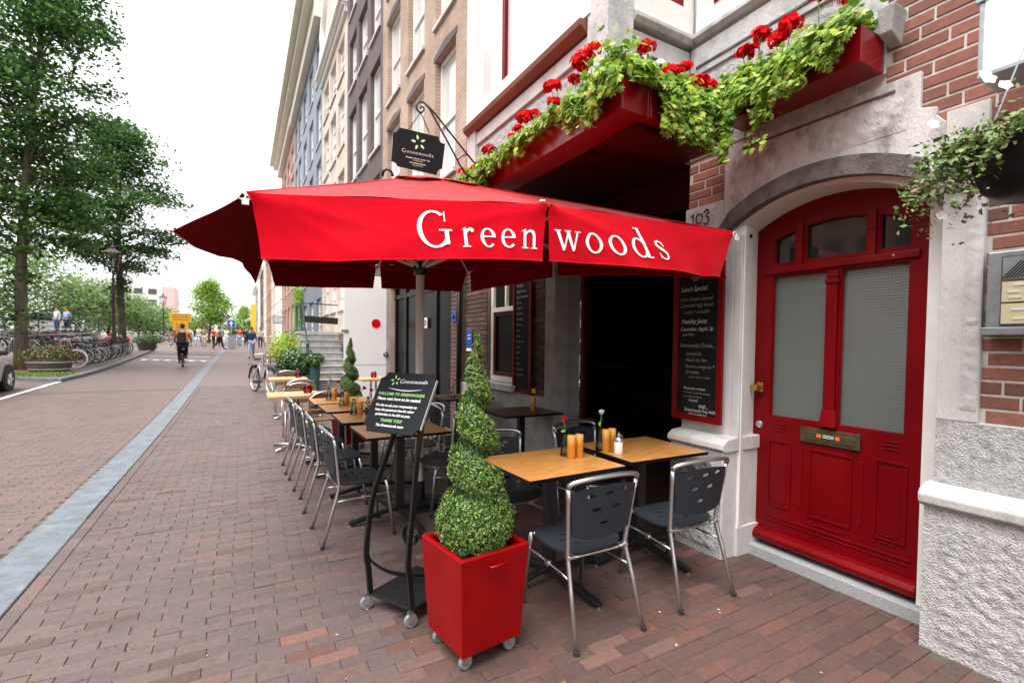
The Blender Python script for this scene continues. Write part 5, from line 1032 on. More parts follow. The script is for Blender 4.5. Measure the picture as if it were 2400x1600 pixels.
spots = [((1.615,2.118,0), 0.0, 'black cafe chair with its back to the camera, right behind the red planter'),
         ((2.355,2.125,0), -.03, 'black cafe chair with its back to the camera, nearest the stone pier'),
         ((.77,3.88,0), -PI/2+.05, 'nearest black chair of the row along the pavement, behind the menu stand'),
         ((.75,4.69,0), -PI/2-.03, 'second black chair of the row along the pavement'),
         ((.72,5.42,0), -PI/2+.02, 'third black chair of the row along the pavement'),
         ((.70,6.12,0), -PI/2, 'fourth and farthest black chair of the row along the pavement'),
         ((1.62,4.12,0), PI/2+.1, 'black chair facing the row, beside the parasol pole behind the menu stand'),
         ((1.60,4.86,0), PI/2-.05, 'black chair facing the second table of the row'),
         ((1.58,5.6,0), PI/2, 'black chair facing the third table of the row'),
         ((1.66,3.02,0), PI, 'black chair on the far side of the left wooden table, beside the topiary'),
         ((2.46,3.08,0), PI+.05, 'black chair on the far side of the right wooden table'),
         ((2.53,3.6,0), .05, 'black chair in the shade behind the red rose, back to the camera'),
         ((2.0,4.9,0), -PI/2, 'black chair in the shade at the dark table by the window'),
         ((2.05,6.2,0), -PI/2+.1, 'black chair in the deepest shade near the blue notice')]
for i, (l, r, lab) in enumerate(spots): place(CH, i > 0, l, r, lab)
def table_black(top='table_wood'):
    t = thing('table', 'x', 'table', group='square cafe tables')
    MB().box(-.35,.35,-.305,.305,.732,.742).build('top_core', 'black_paint', t); MB().box(-.349,.349,-.304,.304,.7425,.755).build('tabletop', top, t, bevel=.002)
    MB().box(-.35,.35,-.305,-.3045,.74,.7535).box(-.35,.35,.3045,.305,.74,.7535).box(-.35,-.3495,-.3045,.3045,.74,.7535).box(.3495,.35,-.3045,.3045,.74,.7535).build('edge_band', 'black_paint', t)
    MB().box(-.035,.035,-.035,.035,.07,.73).build('column', 'black_iron', t, bevel=.006); MB().box(-.15,.15,-.02,.02,.715,.732).box(-.02,.02,-.15,.15,.7145,.7315).build('spider', 'black_iron', t)
    for k in range(4):
        a = .12 + k*PI/2; c, s_ = math.cos(a), math.sin(a); MB().bar((c*.02,s_*.02,.085),(c*.43,s_*.43,.025),.045,.03).build('foot', 'black_iron', t, bevel=.006); MB().lathe([(.016,0),(.016,.016)],10,(c*.42,s_*.42,0)).build('glide', 'alu', t)
    return t
TB = table_black(); TD = table_black('dark_table')
tabs = [((1.69,2.52,0), .03, 'square wooden table with a red rose beside the red planter'), ((2.50,2.575,0), -.015, 'square wooden table with a white rose next to the stone pier'),
        ((1.17,4.05,0), .02, 'wooden table half hidden behind the black menu stand'), ((1.14,4.84,0), 0, 'second wooden table of the row along the pavement'), ((1.11,5.62,0), .02, 'third wooden table of the row along the pavement'), ((1.08,6.3,0), 0, 'fourth wooden table of the row, with the yellow rose')]
for i, (l, r, lab) in enumerate(tabs): place(TB, i > 0, l, r, lab)
dts = [((2.66,4.55,0), .0, 'dark table in the shade with a bottle beside the grey pillar'), ((2.62,6.1,0), 0, 'dark table in the shade below the blue notice')]
for i, (l, r, lab) in enumerate(dts): place(TD, i > 0, l, r, lab)
# slatted terrace furniture further on
def chair_slat():
    t = thing('slat_chair', 'x', 'chair', group='aluminium chairs with wooden slats')
    MB().tube([(-.24,-.24,0),(-.235,-.22,.45)] + [(-.23*math.cos(a) , -.26, .70 + .13*math.sin(a)) for a in [PI*i/12 for i in range(13)]] + [(.235,-.22,.45),(.24,-.24,0)], .013, 8).build('back_frame', 'alu', t, smooth=True)
    for s_ in (-1,1):
        MB().tube([(s_*.24,.24,0),(s_*.235,.22,.44)], .013, 8).build('front_leg', 'alu', t, smooth=True); MB().tube([(s_*.235,-.22,.43),(s_*.235,.22,.43)], .011, 8).build('seat_rail', 'alu', t, smooth=True)
    for k in range(5): MB().box(-.22,.22,-.2+.085*k,-.13+.085*k,.435,.45).build('seat_slat', 'slat_brown', t, bevel=.003)
    for k in range(4): MB().box(-.215,.215,-.262,-.245,.54+.07*k,.595+.07*k).build('back_slat', 'slat_brown', t, bevel=.003)
    return t
SCH = chair_slat()
for i, (l, r, lab) in enumerate([((.95,6.95,0), .1, 'slatted chair nearest of the group, dark wood back before the pale table'), ((.78,7.9,0), PI, 'slatted chair on the far side of the first pale table'), ((.85,9.1,0), .05, 'slatted chair with its back to us at the second pale table'), ((.82,10.9,.0), PI, 'slatted chair on the far side of the second pale table'), ((2.4,8.55,0), .2, 'slatted chair in front of the white steel door')]): place(SCH, i > 0, (l[0],l[1],gz(l[1])), r, lab)
def table_slat():
    t = thing('slat_table', 'x', 'table', group='pale wooden terrace tables')
    for k in range(6): MB().box(-.33,.33,-.33+.11*k,-.33+.108*k+.106,.715,.755).build('top_slat', 'slat_wood', t, bevel=.003)
    for s_ in (-1,1): MB().tube([(s_*.05,0,.05),(s_*.05,0,.715)], .02, 8).build('column', 'alu', t, smooth=True)
    for k in range(4):
        a = PI/4 + k*PI/2; MB().tube([(0,0,.06),(.34*math.cos(a),.34*math.sin(a),.02)], .018, 8).build('foot', 'alu', t, smooth=True)
    return t
STB = table_slat()
for i, (l, r, lab) in enumerate([((.62,7.32), 0, 'pale slatted table with a pink lantern, nearest of the far terrace'), ((.76,10.2), 0, 'second pale slatted table further along the terrace'), ((2.28,9.75), .1, 'pale slatted table in front of the white steel door')]): place(STB, i > 0, (*l, gz(l[1])), r, lab)
# ------------------------------------------------------------------ things on the tables
TZ = .7555
def mill(label, x, y, h=.15, r=.027, z=TZ):
    t = thing('pepper_mill', label, 'pepper mill', (x,y,z), group='wooden salt and pepper mills')
    MB().lathe([(r*.97,0),(r,.004),(r,h*.6)], 18).build('body', 'mill_dark', t, smooth=True, angle=40); MB().lathe([(r*.985,h*.6),(r,h*.605),(r,h*.985),(r*.93,h),(0,h)], 18).build('head', 'mill_light', t, smooth=True, angle=40); return t
def rose_mesh(mat, r):
    m = MB()
    for k in range(14):
        a = k*2.4; R_ = r*(.25+.75*k/13); hh = r*(1.5-.35*k/13); rows = []
        for j in range(4):
            v = j/3; rows.append([(math.cos(a+d)*R_*(.35+.65*math.sin(v*1.5))*(1+.12*v*v*(k > 8)), math.sin(a+d)*R_*(.35+.65*math.sin(v*1.5)), hh*v - .0 + (.0 if abs(d) < .5 else -.1*r*v)) for d in (-.8,-.4,0,.4,.8)])
        m.grid(rows)
    return m
def vase(label, x, y, mat, h=.16, lean=(.012,-.02), z=TZ, top=.255, low=False):
    t = thing('bud_vase', label, 'vase', (x,y,z), group='glass bud vases with a rose')
    MB().lathe([(0,0),(.033,0),(.034,.006),(.03,.03),(.02,.09),(.013,h-.03),(.013,h-.006),(.015,h),(.0125,h),(.0115,h-.03),(.018,.09),(.028,.03),(.03,.01),(0,.008)], 16).build('glass_body', 'clear_glass', t, smooth=True)
    MB().lathe([(0,.009),(.027,.012),(.024,.04),(.02,.06),(0,.06)], 14).build('water', 'clear_glass', t, smooth=True)
    e = Vector((lean[0],lean[1],top)); MB().tube([(0,0,.02),(0,0,h*.7),(e.x*.5,e.y*.5,h+.03),e], .0025, 6).build('stem', 'stem', t, smooth=True)
    r = rose_mesh(mat, .022).build('rose', mat, t, (e.x,e.y,e.z-.008), smooth=True); r.rotation_euler = (e.y*-6, e.x*6, 0)
    V, F, mi = scatter(*OVAL, np.array([[e.x*.6+.012,e.y*.6,top-.05],[e.x*.5-.01,e.y*.5,top-.075],[e.x,e.y,top-.006],[e.x+.006,e.y+.008,top-.006],[e.x-.01,e.y,top-.004]]), np.array([[.6,-.5,.3],[-.5,-.6,.5],[-.3,-.9,.2],[.7,-.2,.1],[-.8,.1,.2]]), np.array([.045,.035,.026,.026,.026])); obj('leaves', fastmesh('leaves', V, F, ['box2']), t); return t
vase('slim glass vase with a red rose behind the two mills', 1.868,2.61,'rose_red', lean=(-.02,-.01), top=.24); mill('left orange wooden mill beside the red rose vase', 1.856,2.525); mill('right orange wooden mill beside the red rose vase', 1.927,2.535)
vase('slim glass vase with a white rose', 2.178,2.625,'petal_white', lean=(.004,0), top=.262); mill('orange wooden mill in front of the white rose vase', 2.185,2.575,.155); mill('orange wooden mill behind the sugar pourer', 2.248,2.585,.155)
sg = thing('sugar_pourer', 'glass sugar pourer with steel spout full of white sugar', 'sugar pourer', (2.228,2.496,TZ)); MB().lathe([(0,0),(.028,0),(.03,.005),(.03,.085),(.026,.095),(0,.095)], 20).build('jar', 'petal_white', sg, smooth=True, angle=50); MB().lathe([(.031,.084),(.031,.1),(.024,.11),(.008,.118),(.006,.145),(0,.147)], 20).build('lid', 'steel', sg, smooth=True, angle=50); MB().tube([(0,0,.125),(.012,-.003,.128),(.03,-.008,.115)], .005, 7).build('spout', 'steel', sg, smooth=True)
vase('vase with a yellow rose on the farthest wooden table of the row', .937,6.35,'petal_yellow', top=.3); mill('mill beside the yellow rose vase', 1.0,6.32); vase('vase with a red rose on the third table of the row', .985,5.72,'rose_red', top=.27, lean=(-.03,.02)); mill('mill on the third table of the row', 1.05,5.78)
vase('vase with a drooping red rose on the second table of the row', .975,5.0,'rose_red', top=.26, lean=(.1,.02)); mill('stout mill on the second table of the row', 1.035,5.0,.13,.033); vase('vase with a red rose left of the menu board', 1.15,5.15,'rose_red', top=.22, lean=(.03,.0))
sh = thing('pepper_shaker', 'small dark shaker beside the stout mill', 'shaker', (1.1,4.99,TZ)); MB().lathe([(.018,0),(.02,.005),(.02,.06)],14).build('jar','clear_glass',sh,smooth=True); MB().lathe([(.017,.003),(.017,.05),(0,.05)],12).build('pepper','hair_brown',sh,smooth=True); MB().lathe([(.021,.06),(.02,.085),(.01,.1),(0,.1)],14).build('cap','steel',sh,smooth=True)
def lantern(label, x, y, z):
    t = thing('pink_lantern', label, 'candle jar', (x,y,z), group='pink glass candle lanterns'); MB().lathe([(0,.0),(.05,.0),(.058,.02),(.058,.07),(.045,.1),(.042,.115),(.039,.115),(.042,.1),(.054,.07),(.054,.02),(0,.006)], 18).build('jar', 'pink_glass', t, smooth=True); MB().lathe([(0,.01),(.034,.01),(.034,.04),(0,.04)],14).build('candle', 'pink_wax', t, smooth=True); MB().tube([(.045*math.cos(a),0,.105+.06*math.sin(a)) for a in [PI*i/8 for i in range(9)]], .002, 5).build('wire', 'alu', t)
lantern('pink candle lantern on the nearest pale table', .80,7.32,TZ); lantern('small pink candle lantern on the second pale table', .95,10.25,.757+gz(10.2)); lantern('pink candle lantern in front of the white steel door', 2.3,9.8,.757+gz(9.75))
bt = thing('oil_bottle', 'bottle with yellow cap on the dark table by the pillar', 'bottle', (2.85,4.6,TZ)); MB().lathe([(0,0),(.026,0),(.028,.01),(.028,.1),(.012,.14),(.012,.18)],14).build('glass_body','clear_glass',bt,smooth=True); MB().lathe([(.022,.18),(.024,.2),(.02,.23),(0,.23)],12).build('cap','petal_yellow',bt,smooth=True)
mill('mill on the dark table by the pillar', 2.79,4.52,.16,.022); yb = vase('vase with a yellow rose in the shade of the dark far table', 2.45,6.0,'petal_yellow', top=.22)
# ------------------------------------------------------------------ spiral topiaries in red planters
def topiary():
    t = thing('planter', 'x', 'planter', group='red planters with spiral topiary'); b, a, h0, h = .165, .192, .075, .535; w = .014
    def sq(s_, z): return [(-s_,-s_,z),(s_,-s_,z),(s_,s_,z),(-s_,s_,z)]
    m = MB(); v = sq(b,h0) + sq(a,h) + sq(a-.026,h) + sq(a-.03,h-.06); m.add(v, [(0,3,2,1)] + [(i,(i+1) % 4,4+(i+1) % 4,4+i) for i in range(4)] + [(4+i,4+(i+1) % 4,8+(i+1) % 4,8+i) for i in range(4)] + [(8+i,8+(i+1) % 4,12+(i+1) % 4,12+i) for i in range(4)]); m.build('box', 'red_planter', t, bevel=.005, seg=3)
    MB().add(sq(a-.028,h-.05), [(0,1,2,3)]).build('soil', 'soil', t)
    for s_ in (-1,1): MB().tube([(-.045,s_*(a-.008),h-.055),(-.045,s_*(a+.018),h-.055),(.045,s_*(a+.018),h-.055),(.045,s_*(a-.008),h-.055)], .0065, 8).build('handle', 'red_planter', t, smooth=True)
    for sx in (-1,1):
        for sy in (-1,1):
            cw = thing('caster', None, None); cw.parent = t; cw.location = (sx*.125,sy*.125,.034); MB().lathe([(.012,-.012),(.03,-.012),(.034,-.006),(.034,.006),(.03,.012),(.012,.012)],16).xf(Matrix.Rotation(PI/2,4,'X')).build('wheel', 'caster_grey', cw, smooth=True, angle=40); MB().box(-.014,.014,-.018,-.014,-.005,.038).box(-.014,.014,.014,.018,-.005,.038).box(-.02,.02,-.022,.022,.036,.042).build('fork', 'steel', cw)
    def rad(z):      # silhouette radius of the clipped spiral by height above the soil
        prof = [(0,.15),(.06,.18),(.14,.186),(.21,.165),(.27,.138),(.34,.136),(.46,.118),(.6,.094),(.75,.068),(.9,.04),(1.0,.01)]
        for (a_,ra),(b_,rb) in zip(prof[:-1],prof[1:]):
            if a_ <= z <= b_: return ra + (rb-ra)*(z-a_)/(b_-a_)
        return .01
    pos = []; nr = []; top_ = 1.02; k = 0
    while k < 21000:
        z = random.random()*top_; th = random.random()*2*PI; r = rad(z)
        # the cut: a helical groove above the bottom ball
        turns = (z-.27)/.235; ph = (th/(2*PI) + turns) % 1.0; groove = 0
        if z > .22: g_ = math.exp(-((ph-.5)/.15)**2); r *= 1 - .72*g_*min(1,(z-.22)/.06); 
        if random.random() > (r/.18)*.9 + .1: continue
        q = random.random()**.25*(1.0 if random.random() > .04 else 1.28); off = .02*noise.noise((math.cos(th)*6*r/.1, math.sin(th)*6*r/.1, z*30)); rr_ = r*(.72+.28*q) + off
        p = Vector((rr_*math.cos(th), rr_*math.sin(th), h-.02 + z)); pos.append(p)
        nr.append(Vector((math.cos(th),math.sin(th),.35 if z > .1 else 0)) + Vector([random.gauss(0,.65) for _ in range(3)])); k += 1
    n_ = len(pos); V, F, mi = scatter(*OVAL, np.array(pos), np.array(nr), RNG.uniform(.008,.0175,n_), RNG.choice(4,n_,p=[.34,.34,.2,.12])); obj('box_foliage', fastmesh('box_foliage', V, F, ['box0','box1','box2','box3'], mi), t)
    # dark inner mass of twigs so that the clipped body is not see-through
    rows = []
    for j in range(28):
        z = top_*j/27; row = []
        for i in range(21):
            th = 2*PI*i/20; r = rad(z)*.7; turns = (z-.27)/.235; ph = (th/(2*PI)+turns) % 1.0
            if z > .22: r *= 1 - .8*math.exp(-((ph-.5)/.16)**2)*min(1,(z-.22)/.06)
            row.append((r*math.cos(th), r*math.sin(th), h-.02+z))
        rows.append(row)
    MB().grid(rows).build('inner_foliage', 'shrub0', t, smooth=True); MB().tube([(0,0,h-.1),(0,0,h+.98)], .012, 6).build('stem', 'twig', t)
    return t
TP = topiary(); place(TP, False, (.995,2.14,0), R(8), 'bright red square planter on casters with a clipped spiral box tree, in front')
place(TP, True, (1.32,7.02,0), R(20), 'second red planter with spiral box tree behind the row of tables')
# ------------------------------------------------------------------ menu stand
st = thing('menu_stand', 'black iron stand with a black welcome board, left of the red planter', 'menu stand', (.84,2.665,0)); 
dx_ = Vector((.50,-.866,0)); dn = Vector((-.866,-.50,0))     # along the front edge / facing direction
def bs_(a, f, z): return tuple(dx_*a + dn*f + Vector((0,0,z)))
m = MB(); w2, d2 = .165, .17; m.hexa([bs_(-w2,d2,.075),bs_(w2,d2,.075),bs_(w2,-d2-.06,.075),bs_(-w2,-d2-.06,.075)], [bs_(-w2,d2,.087),bs_(w2,d2,.087),bs_(w2,-d2-.06,.087),bs_(-w2,-d2-.06,.087)]); m.build('base_plate', 'black_iron', st, bevel=.003)
for a_, f_ in ((-w2,d2),(w2,d2),(-w2,-d2-.04),(w2,-d2-.04)):
    cw = thing('caster', None, None); cw.parent = st; cw.location = bs_(a_,f_+.01,.036); MB().lathe([(.011,-.012),(.032,-.012),(.036,-.006),(.036,.006),(.032,.012),(.011,.012)],16).xf(Matrix.Rotation(PI/2,4,'X')).build('wheel', 'caster_grey', cw, smooth=True, angle=40); MB().box(-.014,.014,-.019,-.014,-.005,.042).box(-.014,.014,.014,.019,-.005,.042).box(-.0139,.0139,-.0189,.0189,.0375,.0419).build('fork', 'steel', cw)
def ribbon(name, pts, wv, w=.03, t=.007):
    m = MB(); P_ = []
    for i in range(len(pts)-1):      # smooth the polyline
        p0 = Vector(pts[max(i-1,0)]); p1 = Vector(pts[i]); p2 = Vector(pts[i+1]); p3 = Vector(pts[min(i+2,len(pts)-1)])
        for k in range(8):
            s_ = k/8; P_.append(.5*((2*p1) + (p2-p0)*s_ + (2*p0-5*p1+4*p2-p3)*s_*s_ + (3*p1-p0-3*p2+p3)*s_**3))
    P_.append(Vector(pts[-1])); wv = Vector(wv).normalized(); A = [[],[],[],[]]
    for i, p in enumerate(P_):
        tt = (P_[min(i+1,len(P_)-1)] - P_[max(i-1,0)]).normalized(); nn = tt.cross(wv).normalized()
        for q, (a, b) in enumerate(((-1,-1),(1,-1),(1,1),(-1,1))): A[q].append(p + wv*w/2*a + nn*t/2*b)
    n = len(P_); m.add(A[0]+A[1]+A[2]+A[3], [(q*n+i,q*n+i+1,((q+1) % 4)*n+i+1,((q+1) % 4)*n+i) for q in range(4) for i in range(n-1)]); m.build(name, 'black_iron', st, smooth=True, angle=40)
# board frame: horizontal axis bx, face tilted back
bx = Vector((.56,-.8285,0)); bf = Vector((-.8285,-.56,0)); BC = Vector((.755,2.60,1.163)) - Vector(st.location); tilt = R(30); bu = (Vector((0,0,1))*math.cos(tilt) - bf*math.sin(tilt)); bn = bx.cross(bu)
for s_ in (-1,1):
    e = BC + bx*(.02 if s_ < 0 else .15) - bu*(.12 if s_ < 0 else -.02) - bn*.014
    foot = Vector(bs_(s_*.155,.16,.08)); k1 = Vector(bs_(s_*.155,.19,.36)); k2 = Vector(bs_(s_*.15,.15,.62)); k3 = (k2 + e)/2 + Vector((0,0,-.02)) + dn*.015
    ribbon('leg', [foot, k1.lerp(foot,.45), k1, k2, k3, e], dn, .034, .012)
ribbon('lower_curve', [bs_(-.155,.19,.36), bs_(-.155,.15,.26), bs_(-.1,.05,.17), bs_(0,-.08,.13), bs_(.1,-.15,.17), bs_(.15,-.17,.3)], Vector((0,0,1)) + dn*.6, .03, .01)
ribbon('scroll', [bs_(.02 + (.075-.003*i)*math.cos(i*.5), .02, .40 + (.085-.0035*i)*math.sin(i*.5)) for i in range(14)], dn, .03, .01)
hw, hh, nr_ = .195, .178, .035
def notchp(cx, cy, a0, a1): return [(cx + nr_*math.cos(R(a0+(a1-a0)*i/5)), cy + nr_*math.sin(R(a0+(a1-a0)*i/5))) for i in range(6)]
outl = notchp(-hw,hh,270,360) + notchp(hw,hh,180,270) + notchp(hw,-hh,90,180) + notchp(-hw,-hh,0,90)
MBd = Matrix(((bx.x,bu.x,bn.x,BC.x),(bx.y,bu.y,bn.y,BC.y),(bx.z,bu.z,bn.z,BC.z),(0,0,0,1)))
plate(outl, [], 'z', -.006, .006).xf(MBd).build('board', 'sign_black', st, bevel=.001)
MB().bar((hw-.0015,-hh+nr_,0),(hw-.0015,hh-nr_,0),.004,.013).xf(MBd).build('board_edge', 'stone_grey', st)
def bt_(body, x, y, size, mat, sh=.0, bold=.0004, al='LEFT', sx=1): text('lettering', body, size*1.13, mat, MBd @ Matrix.Translation((x,y,.0066)), st, shear=sh, bold=bold, align=al, sx=sx)
emblem(MBd @ Matrix.Translation((-.085,.128,.0066)), .037, st, ['leaf_print','leaf_print'])
pl, w_ = serif('Greenwoods', 0, 1, 1.15, .06); m = MB()
for q, k in pl: m.add([(p[0]*.031 + p[1]*.004, p[1]*.031, .00003*k) for p in q], [(0,1,2,3)])
m.xf(MBd @ Matrix.Translation((-.05,.113,.0066))).build('lettering', 'letter_white', st)
m = MB()
for i in range(16):
    f = lambda i: (-.115 + .235*i/16, .082 - .012*math.sin(PI*i/16), .0035*math.sin(PI*i/16)+.0008)
    a, b = f(i), f(i+1); m.add([(a[0],a[1]-a[2]/2,0),(b[0],b[1]-b[2]/2,0),(b[0],b[1]+b[2]/2,0),(a[0],a[1]+a[2]/2,0)], [(0,1,2,3)])
m.xf(MBd @ Matrix.Translation((0,0,.0066))).build('swash', 'letter_white', st)
bt_('WELCOME TO GREENWOODS', -.012, .038, .0205, 'leaf_print', .1, .0003, 'CENTER', 1.0); bt_('Please wait here to be seated.', -.015, .008, .0225, 'letter_white', .12, .0004, 'CENTER', .98)
for i, s_ in enumerate(('We like to ask your cooperation to','keep the pavement free for other','pedestrians to be able to pass.')): bt_(s_, -.018, -.030-.0265*i, .0178, 'letter_white', .12, .0004, 'CENTER', .98)
bt_('THANK YOU!', -.015, -.118, .0215, 'leaf_print', .1, .0003, 'CENTER'); bt_('The Greenwoods team', -.015, -.145, .0178, 'letter_white', .12, .0004, 'CENTER')
# ------------------------------------------------------------------ stoop, pots and shrubs in front of the next houses
sp = thing('stone_stoop', 'grey stone stoop with steps and black iron railing beyond the white steel door', 'stairs', (2.3,16.6,gz(15.6))); SO = Vector(sp.location)
def sp_(mb, name, mat, **k): o = mb.build(name, mat, sp, **k); o.location = -SO; return o
z0 = gz(15.5)
for i in range(8): sp_(MB().box(1.72,2.85,15.5+.24*i,17.5,z0+.2*i,z0+.2*(i+1)-.035).box(1.69,2.88,15.465+.24*i,17.5,z0+.2*(i+1)-.035,z0+.2*(i+1)), 'step', 'stone_grey', bevel=.008)
sp_(MB().box(1.7,3.05,17.45,19.2,z0-.1,z0+1.6).box(1.66,3.05,17.4,19.25,z0+1.6,z0+1.68), 'landing', 'stone_grey', bevel=.01)
for (x,y,za,h) in ((1.72,15.75,z0+.2,1.15),(1.72,17.6,z0+1.68,1.0),(1.72,19.1,z0+1.68,1.0)):
    sp_(MB().lathe([(.06,0),(.06,.06),(.04,.1),(.045,h-.12),(.055,h-.1),(.055,h-.05),(.02,h-.02),(.03,h+.03),(0,h+.06)], 12, (x,y,za)), 'post', 'teal_iron', smooth=True, angle=50)
sp_(MB().bar((1.72,15.75,z0+1.3),(1.72,17.6,z0+2.65),.035,.05).bar((1.72,17.6,z0+2.62),(1.72,19.1,z0+2.62),.035,.05), 'handrail', 'black_iron'); sp_(MB().bar((1.78,17.62,z0+2.1),(2.9,17.62,z0+2.05),.04,.22).bar((1.78,17.62,z0+2.62),(2.9,17.62,z0+2.6),.03,.03), 'rail_panel', 'black_iron')
def shrub(label, x, y, z, rx, ry, rz_, n, size, mats, tmpl=OVAL, pot=None, name='shrub', up=None):
    t = thing(name, label, 'plant' if pot else 'shrub', (x,y,z)); d = RNG.normal(size=(n,3)); d /= np.linalg.norm(d,axis=1,keepdims=True); r = RNG.random(n)**.38
    p = d*r[:,None]*np.array([rx,ry,rz_]); nb = np.array([noise.noise(Vector(q)*3.2 + Vector((x,y,0))) for q in p]); p = p*(1+.35*nb)[:,None] + np.array([0,0,rz_ + (pot[1] if pot else 0)])
    nr = d + RNG.normal(size=(n,3))*.7 + np.array([0,0,.4]); V, F, mi = scatter(*tmpl, p, nr, RNG.uniform(size*.6,size*1.25,n), RNG.integers(0,len(mats),n)); obj('foliage', fastmesh('foliage', V, F, list(mats), mi), t)
    for k in range(5): a = k*1.26; MB().tube([(0,0,pot[1]*.8 if pot else 0),(rx*.3*math.cos(a),ry*.3*math.sin(a),rz_*1.1+(pot[1] if pot else 0))], .012, 5).build('branch', 'twig', t)
    if pot: MB().lathe([(pot[0]*.7,0),(pot[0],pot[1]*.95),(pot[0]*1.06,pot[1]*.95),(pot[0]*1.06,pot[1]),(pot[0]*.9,pot[1]),(pot[0]*.85,pot[1]*.9),(0,pot[1]*.88)], 18).build('pot', pot[2], t, smooth=True, angle=40)
    return t
shrub('dark glossy potted oleander beside the stoop', 1.35,15.0,gz(15), .48,.45,.42, 2600,.11, ['shrub0','shrub1','shrub2'], LEAF, (.24,.32,'black_paint'), 'potted_plant')
shrub('dark leaved plant in a tall slate pot next to the steps', 1.78,14.6,gz(14.6), .26,.26,.22, 700,.08, ['shrub0','shrub1','shrub2'], LEAF, (.15,.62,'teal_iron'), 'potted_plant')
shrub('yellow green bush behind the oleander', 1.2,17.6,gz(17.6), .5,.7,.55, 2200,.09, ['ivy0','ivy1','ivy3'], LEAF, (.3,.5,'teal_iron'), 'potted_plant')
shrub('loose mid green bush in front of the blue house', 1.75,20.2,gz(20.2), .6,.9,.85, 2400,.1, ['shrub2','ivy2','box2'], LEAF, name='bush')
cl = thing('climbing_plant', 'bright green climber going up the facade of the blue house', 'climber', (2.95,31,gz(31))); n_ = 1500; p = np.stack([RNG.uniform(-.25,.06,n_), RNG.normal(size=n_)*.6*(1+.5*RNG.random(n_)), RNG.random(n_)**.7*4.2], 1); V, F, mi = scatter(*LEAF, p, RNG.normal(size=(n_,3)) + np.array([-.8,-.3,.3]), RNG.uniform(.1,.2,n_), RNG.integers(0,3,n_)); obj('foliage', fastmesh('foliage', V, F, ['ivy0','ivy1','lime1'], mi), cl); MB().tube([(0,0,0),(0,.1,2),(-.03,0,4)], .04, 6).build('stem', 'twig', cl)
# ------------------------------------------------------------------ trees
def tree(name, label, x, y, z, H, cr, cz0, nclus, nleaf, lsize, mats, tr=.2, lean=(0,0), flat=.5, seed=1, group=None, wobble=.3, cone=.45, sprouts=0, spray=0):
    rnd = random.Random(seed); t = thing(name, label, 'tree', (x,y,z), group=group)
    trunk = [Vector((lean[0]*s_**1.4 + wobble*.35*math.sin(s_*5+seed), lean[1]*s_ + wobble*.25*math.sin(s_*4+2*seed), H*.9*s_)) for s_ in [i/12 for i in range(13)]]; tm = MB().tube(trunk, [tr*(1.25 if i == 0 else 1)*(1 - .085*i*.9) for i in range(13)], 10)
    def tp(z_): s_ = min(.999,z_/(H*.9))*12; i = int(s_); return trunk[i].lerp(trunk[i+1], s_-i)
    tm.build('trunk', 'bark', t, smooth=True); lm = MB(); pos = []; nr = []; per = nleaf//nclus
    for k in range(nclus):
        f = (k+rnd.random())/nclus; zz = cz0 + (H-cz0)*f; R_ = cr*(math.sin(PI*min(1,(f*.82+.16)))**cone)*(1-.55*max(0,f-.55)/.45); a = rnd.random()*2*PI; rr_ = R_*math.sqrt(rnd.uniform(.05,1)); base = tp(zz*.93); c = base + Vector((rr_*math.cos(a), rr_*math.sin(a), rnd.gauss(0,.25) + .12*rr_))
        lm.tube([base - Vector((0,0,rr_*.35)), base.lerp(c,.5) + Vector((0,0,-rr_*.1+.05)), c], [max(.012,.055*(1-f*.6)), .03, .01], 5, cap=False)
        sr = spray*rnd.uniform(.6,1.25) if spray else cr*rnd.uniform(.16,.32); g = np.clip(RNG.normal(size=(per,3)),-1.9,1.9)*np.array([sr,sr,sr*flat]); g[:,2] -= .12*np.hypot(g[:,0],g[:,1]); pos.append(g + np.array(c)); nr.append(RNG.normal(size=(per,3))*.55 + np.array([0,0,1.0]))
    if sprouts:
        for k in range(6): zz = rnd.uniform(cz0*.35,cz0*.8); c = tp(zz); g = np.clip(RNG.normal(size=(sprouts,3)),-1.8,1.8)*.24 + np.array(c) + np.array([rnd.uniform(-.4,.4),rnd.uniform(-.3,.3),0]); pos.append(g); nr.append(RNG.normal(size=(sprouts,3))*.6 + np.array([0,0,.8]))
    lm.build('limbs', 'bark', t); pos = np.concatenate(pos); nr = np.concatenate(nr); n_ = len(pos); w = np.array([.3,.32,.25,.13]) if len(mats) == 4 else np.full(len(mats),1/len(mats))
    V, F, mi = scatter(*LEAF, pos, nr, RNG.uniform(lsize*.65,lsize*1.2,n_), RNG.choice(len(mats),n_,p=w/w.sum())); obj('crown', fastmesh('crown', V, F, list(mats), mi), t); return t
E4 = ['elm0','elm1','elm2','elm3']
tree('street_tree', 'tall street tree with a mossy trunk at the left edge beside the tub planter', -6.75,23.1,gz(23), 17.5,2.05,4.6, 125,34000,.18, E4, .19, (.9,0), .26, 3, 'tall street trees', sprouts=70, spray=.6)
tree('street_tree', 'second tall street tree behind the row of bicycles', -6.15,35.4,gz(35), 14.0,2.7,5.4, 105,27000,.2, E4, .22, (.2,0), .26, 8, 'tall street trees', sprouts=90, spray=.68)
tree('street_tree', 'tall street tree cut by the upper left corner of the picture', -11.5,27,gz(27), 17,4.4,5, 100,18000,.24, E4, .24, (.2,0), .24, 12, 'tall street trees', spray=.75)
tree('round_tree', 'bright green round tree in the middle at the end of the street', -3.2,64.5,1.05, 7.3,2.0,2.2, 80,11000,.24, ['lime0','lime1','lime2'], .16, (.1,0), .75, 5, cone=.6)
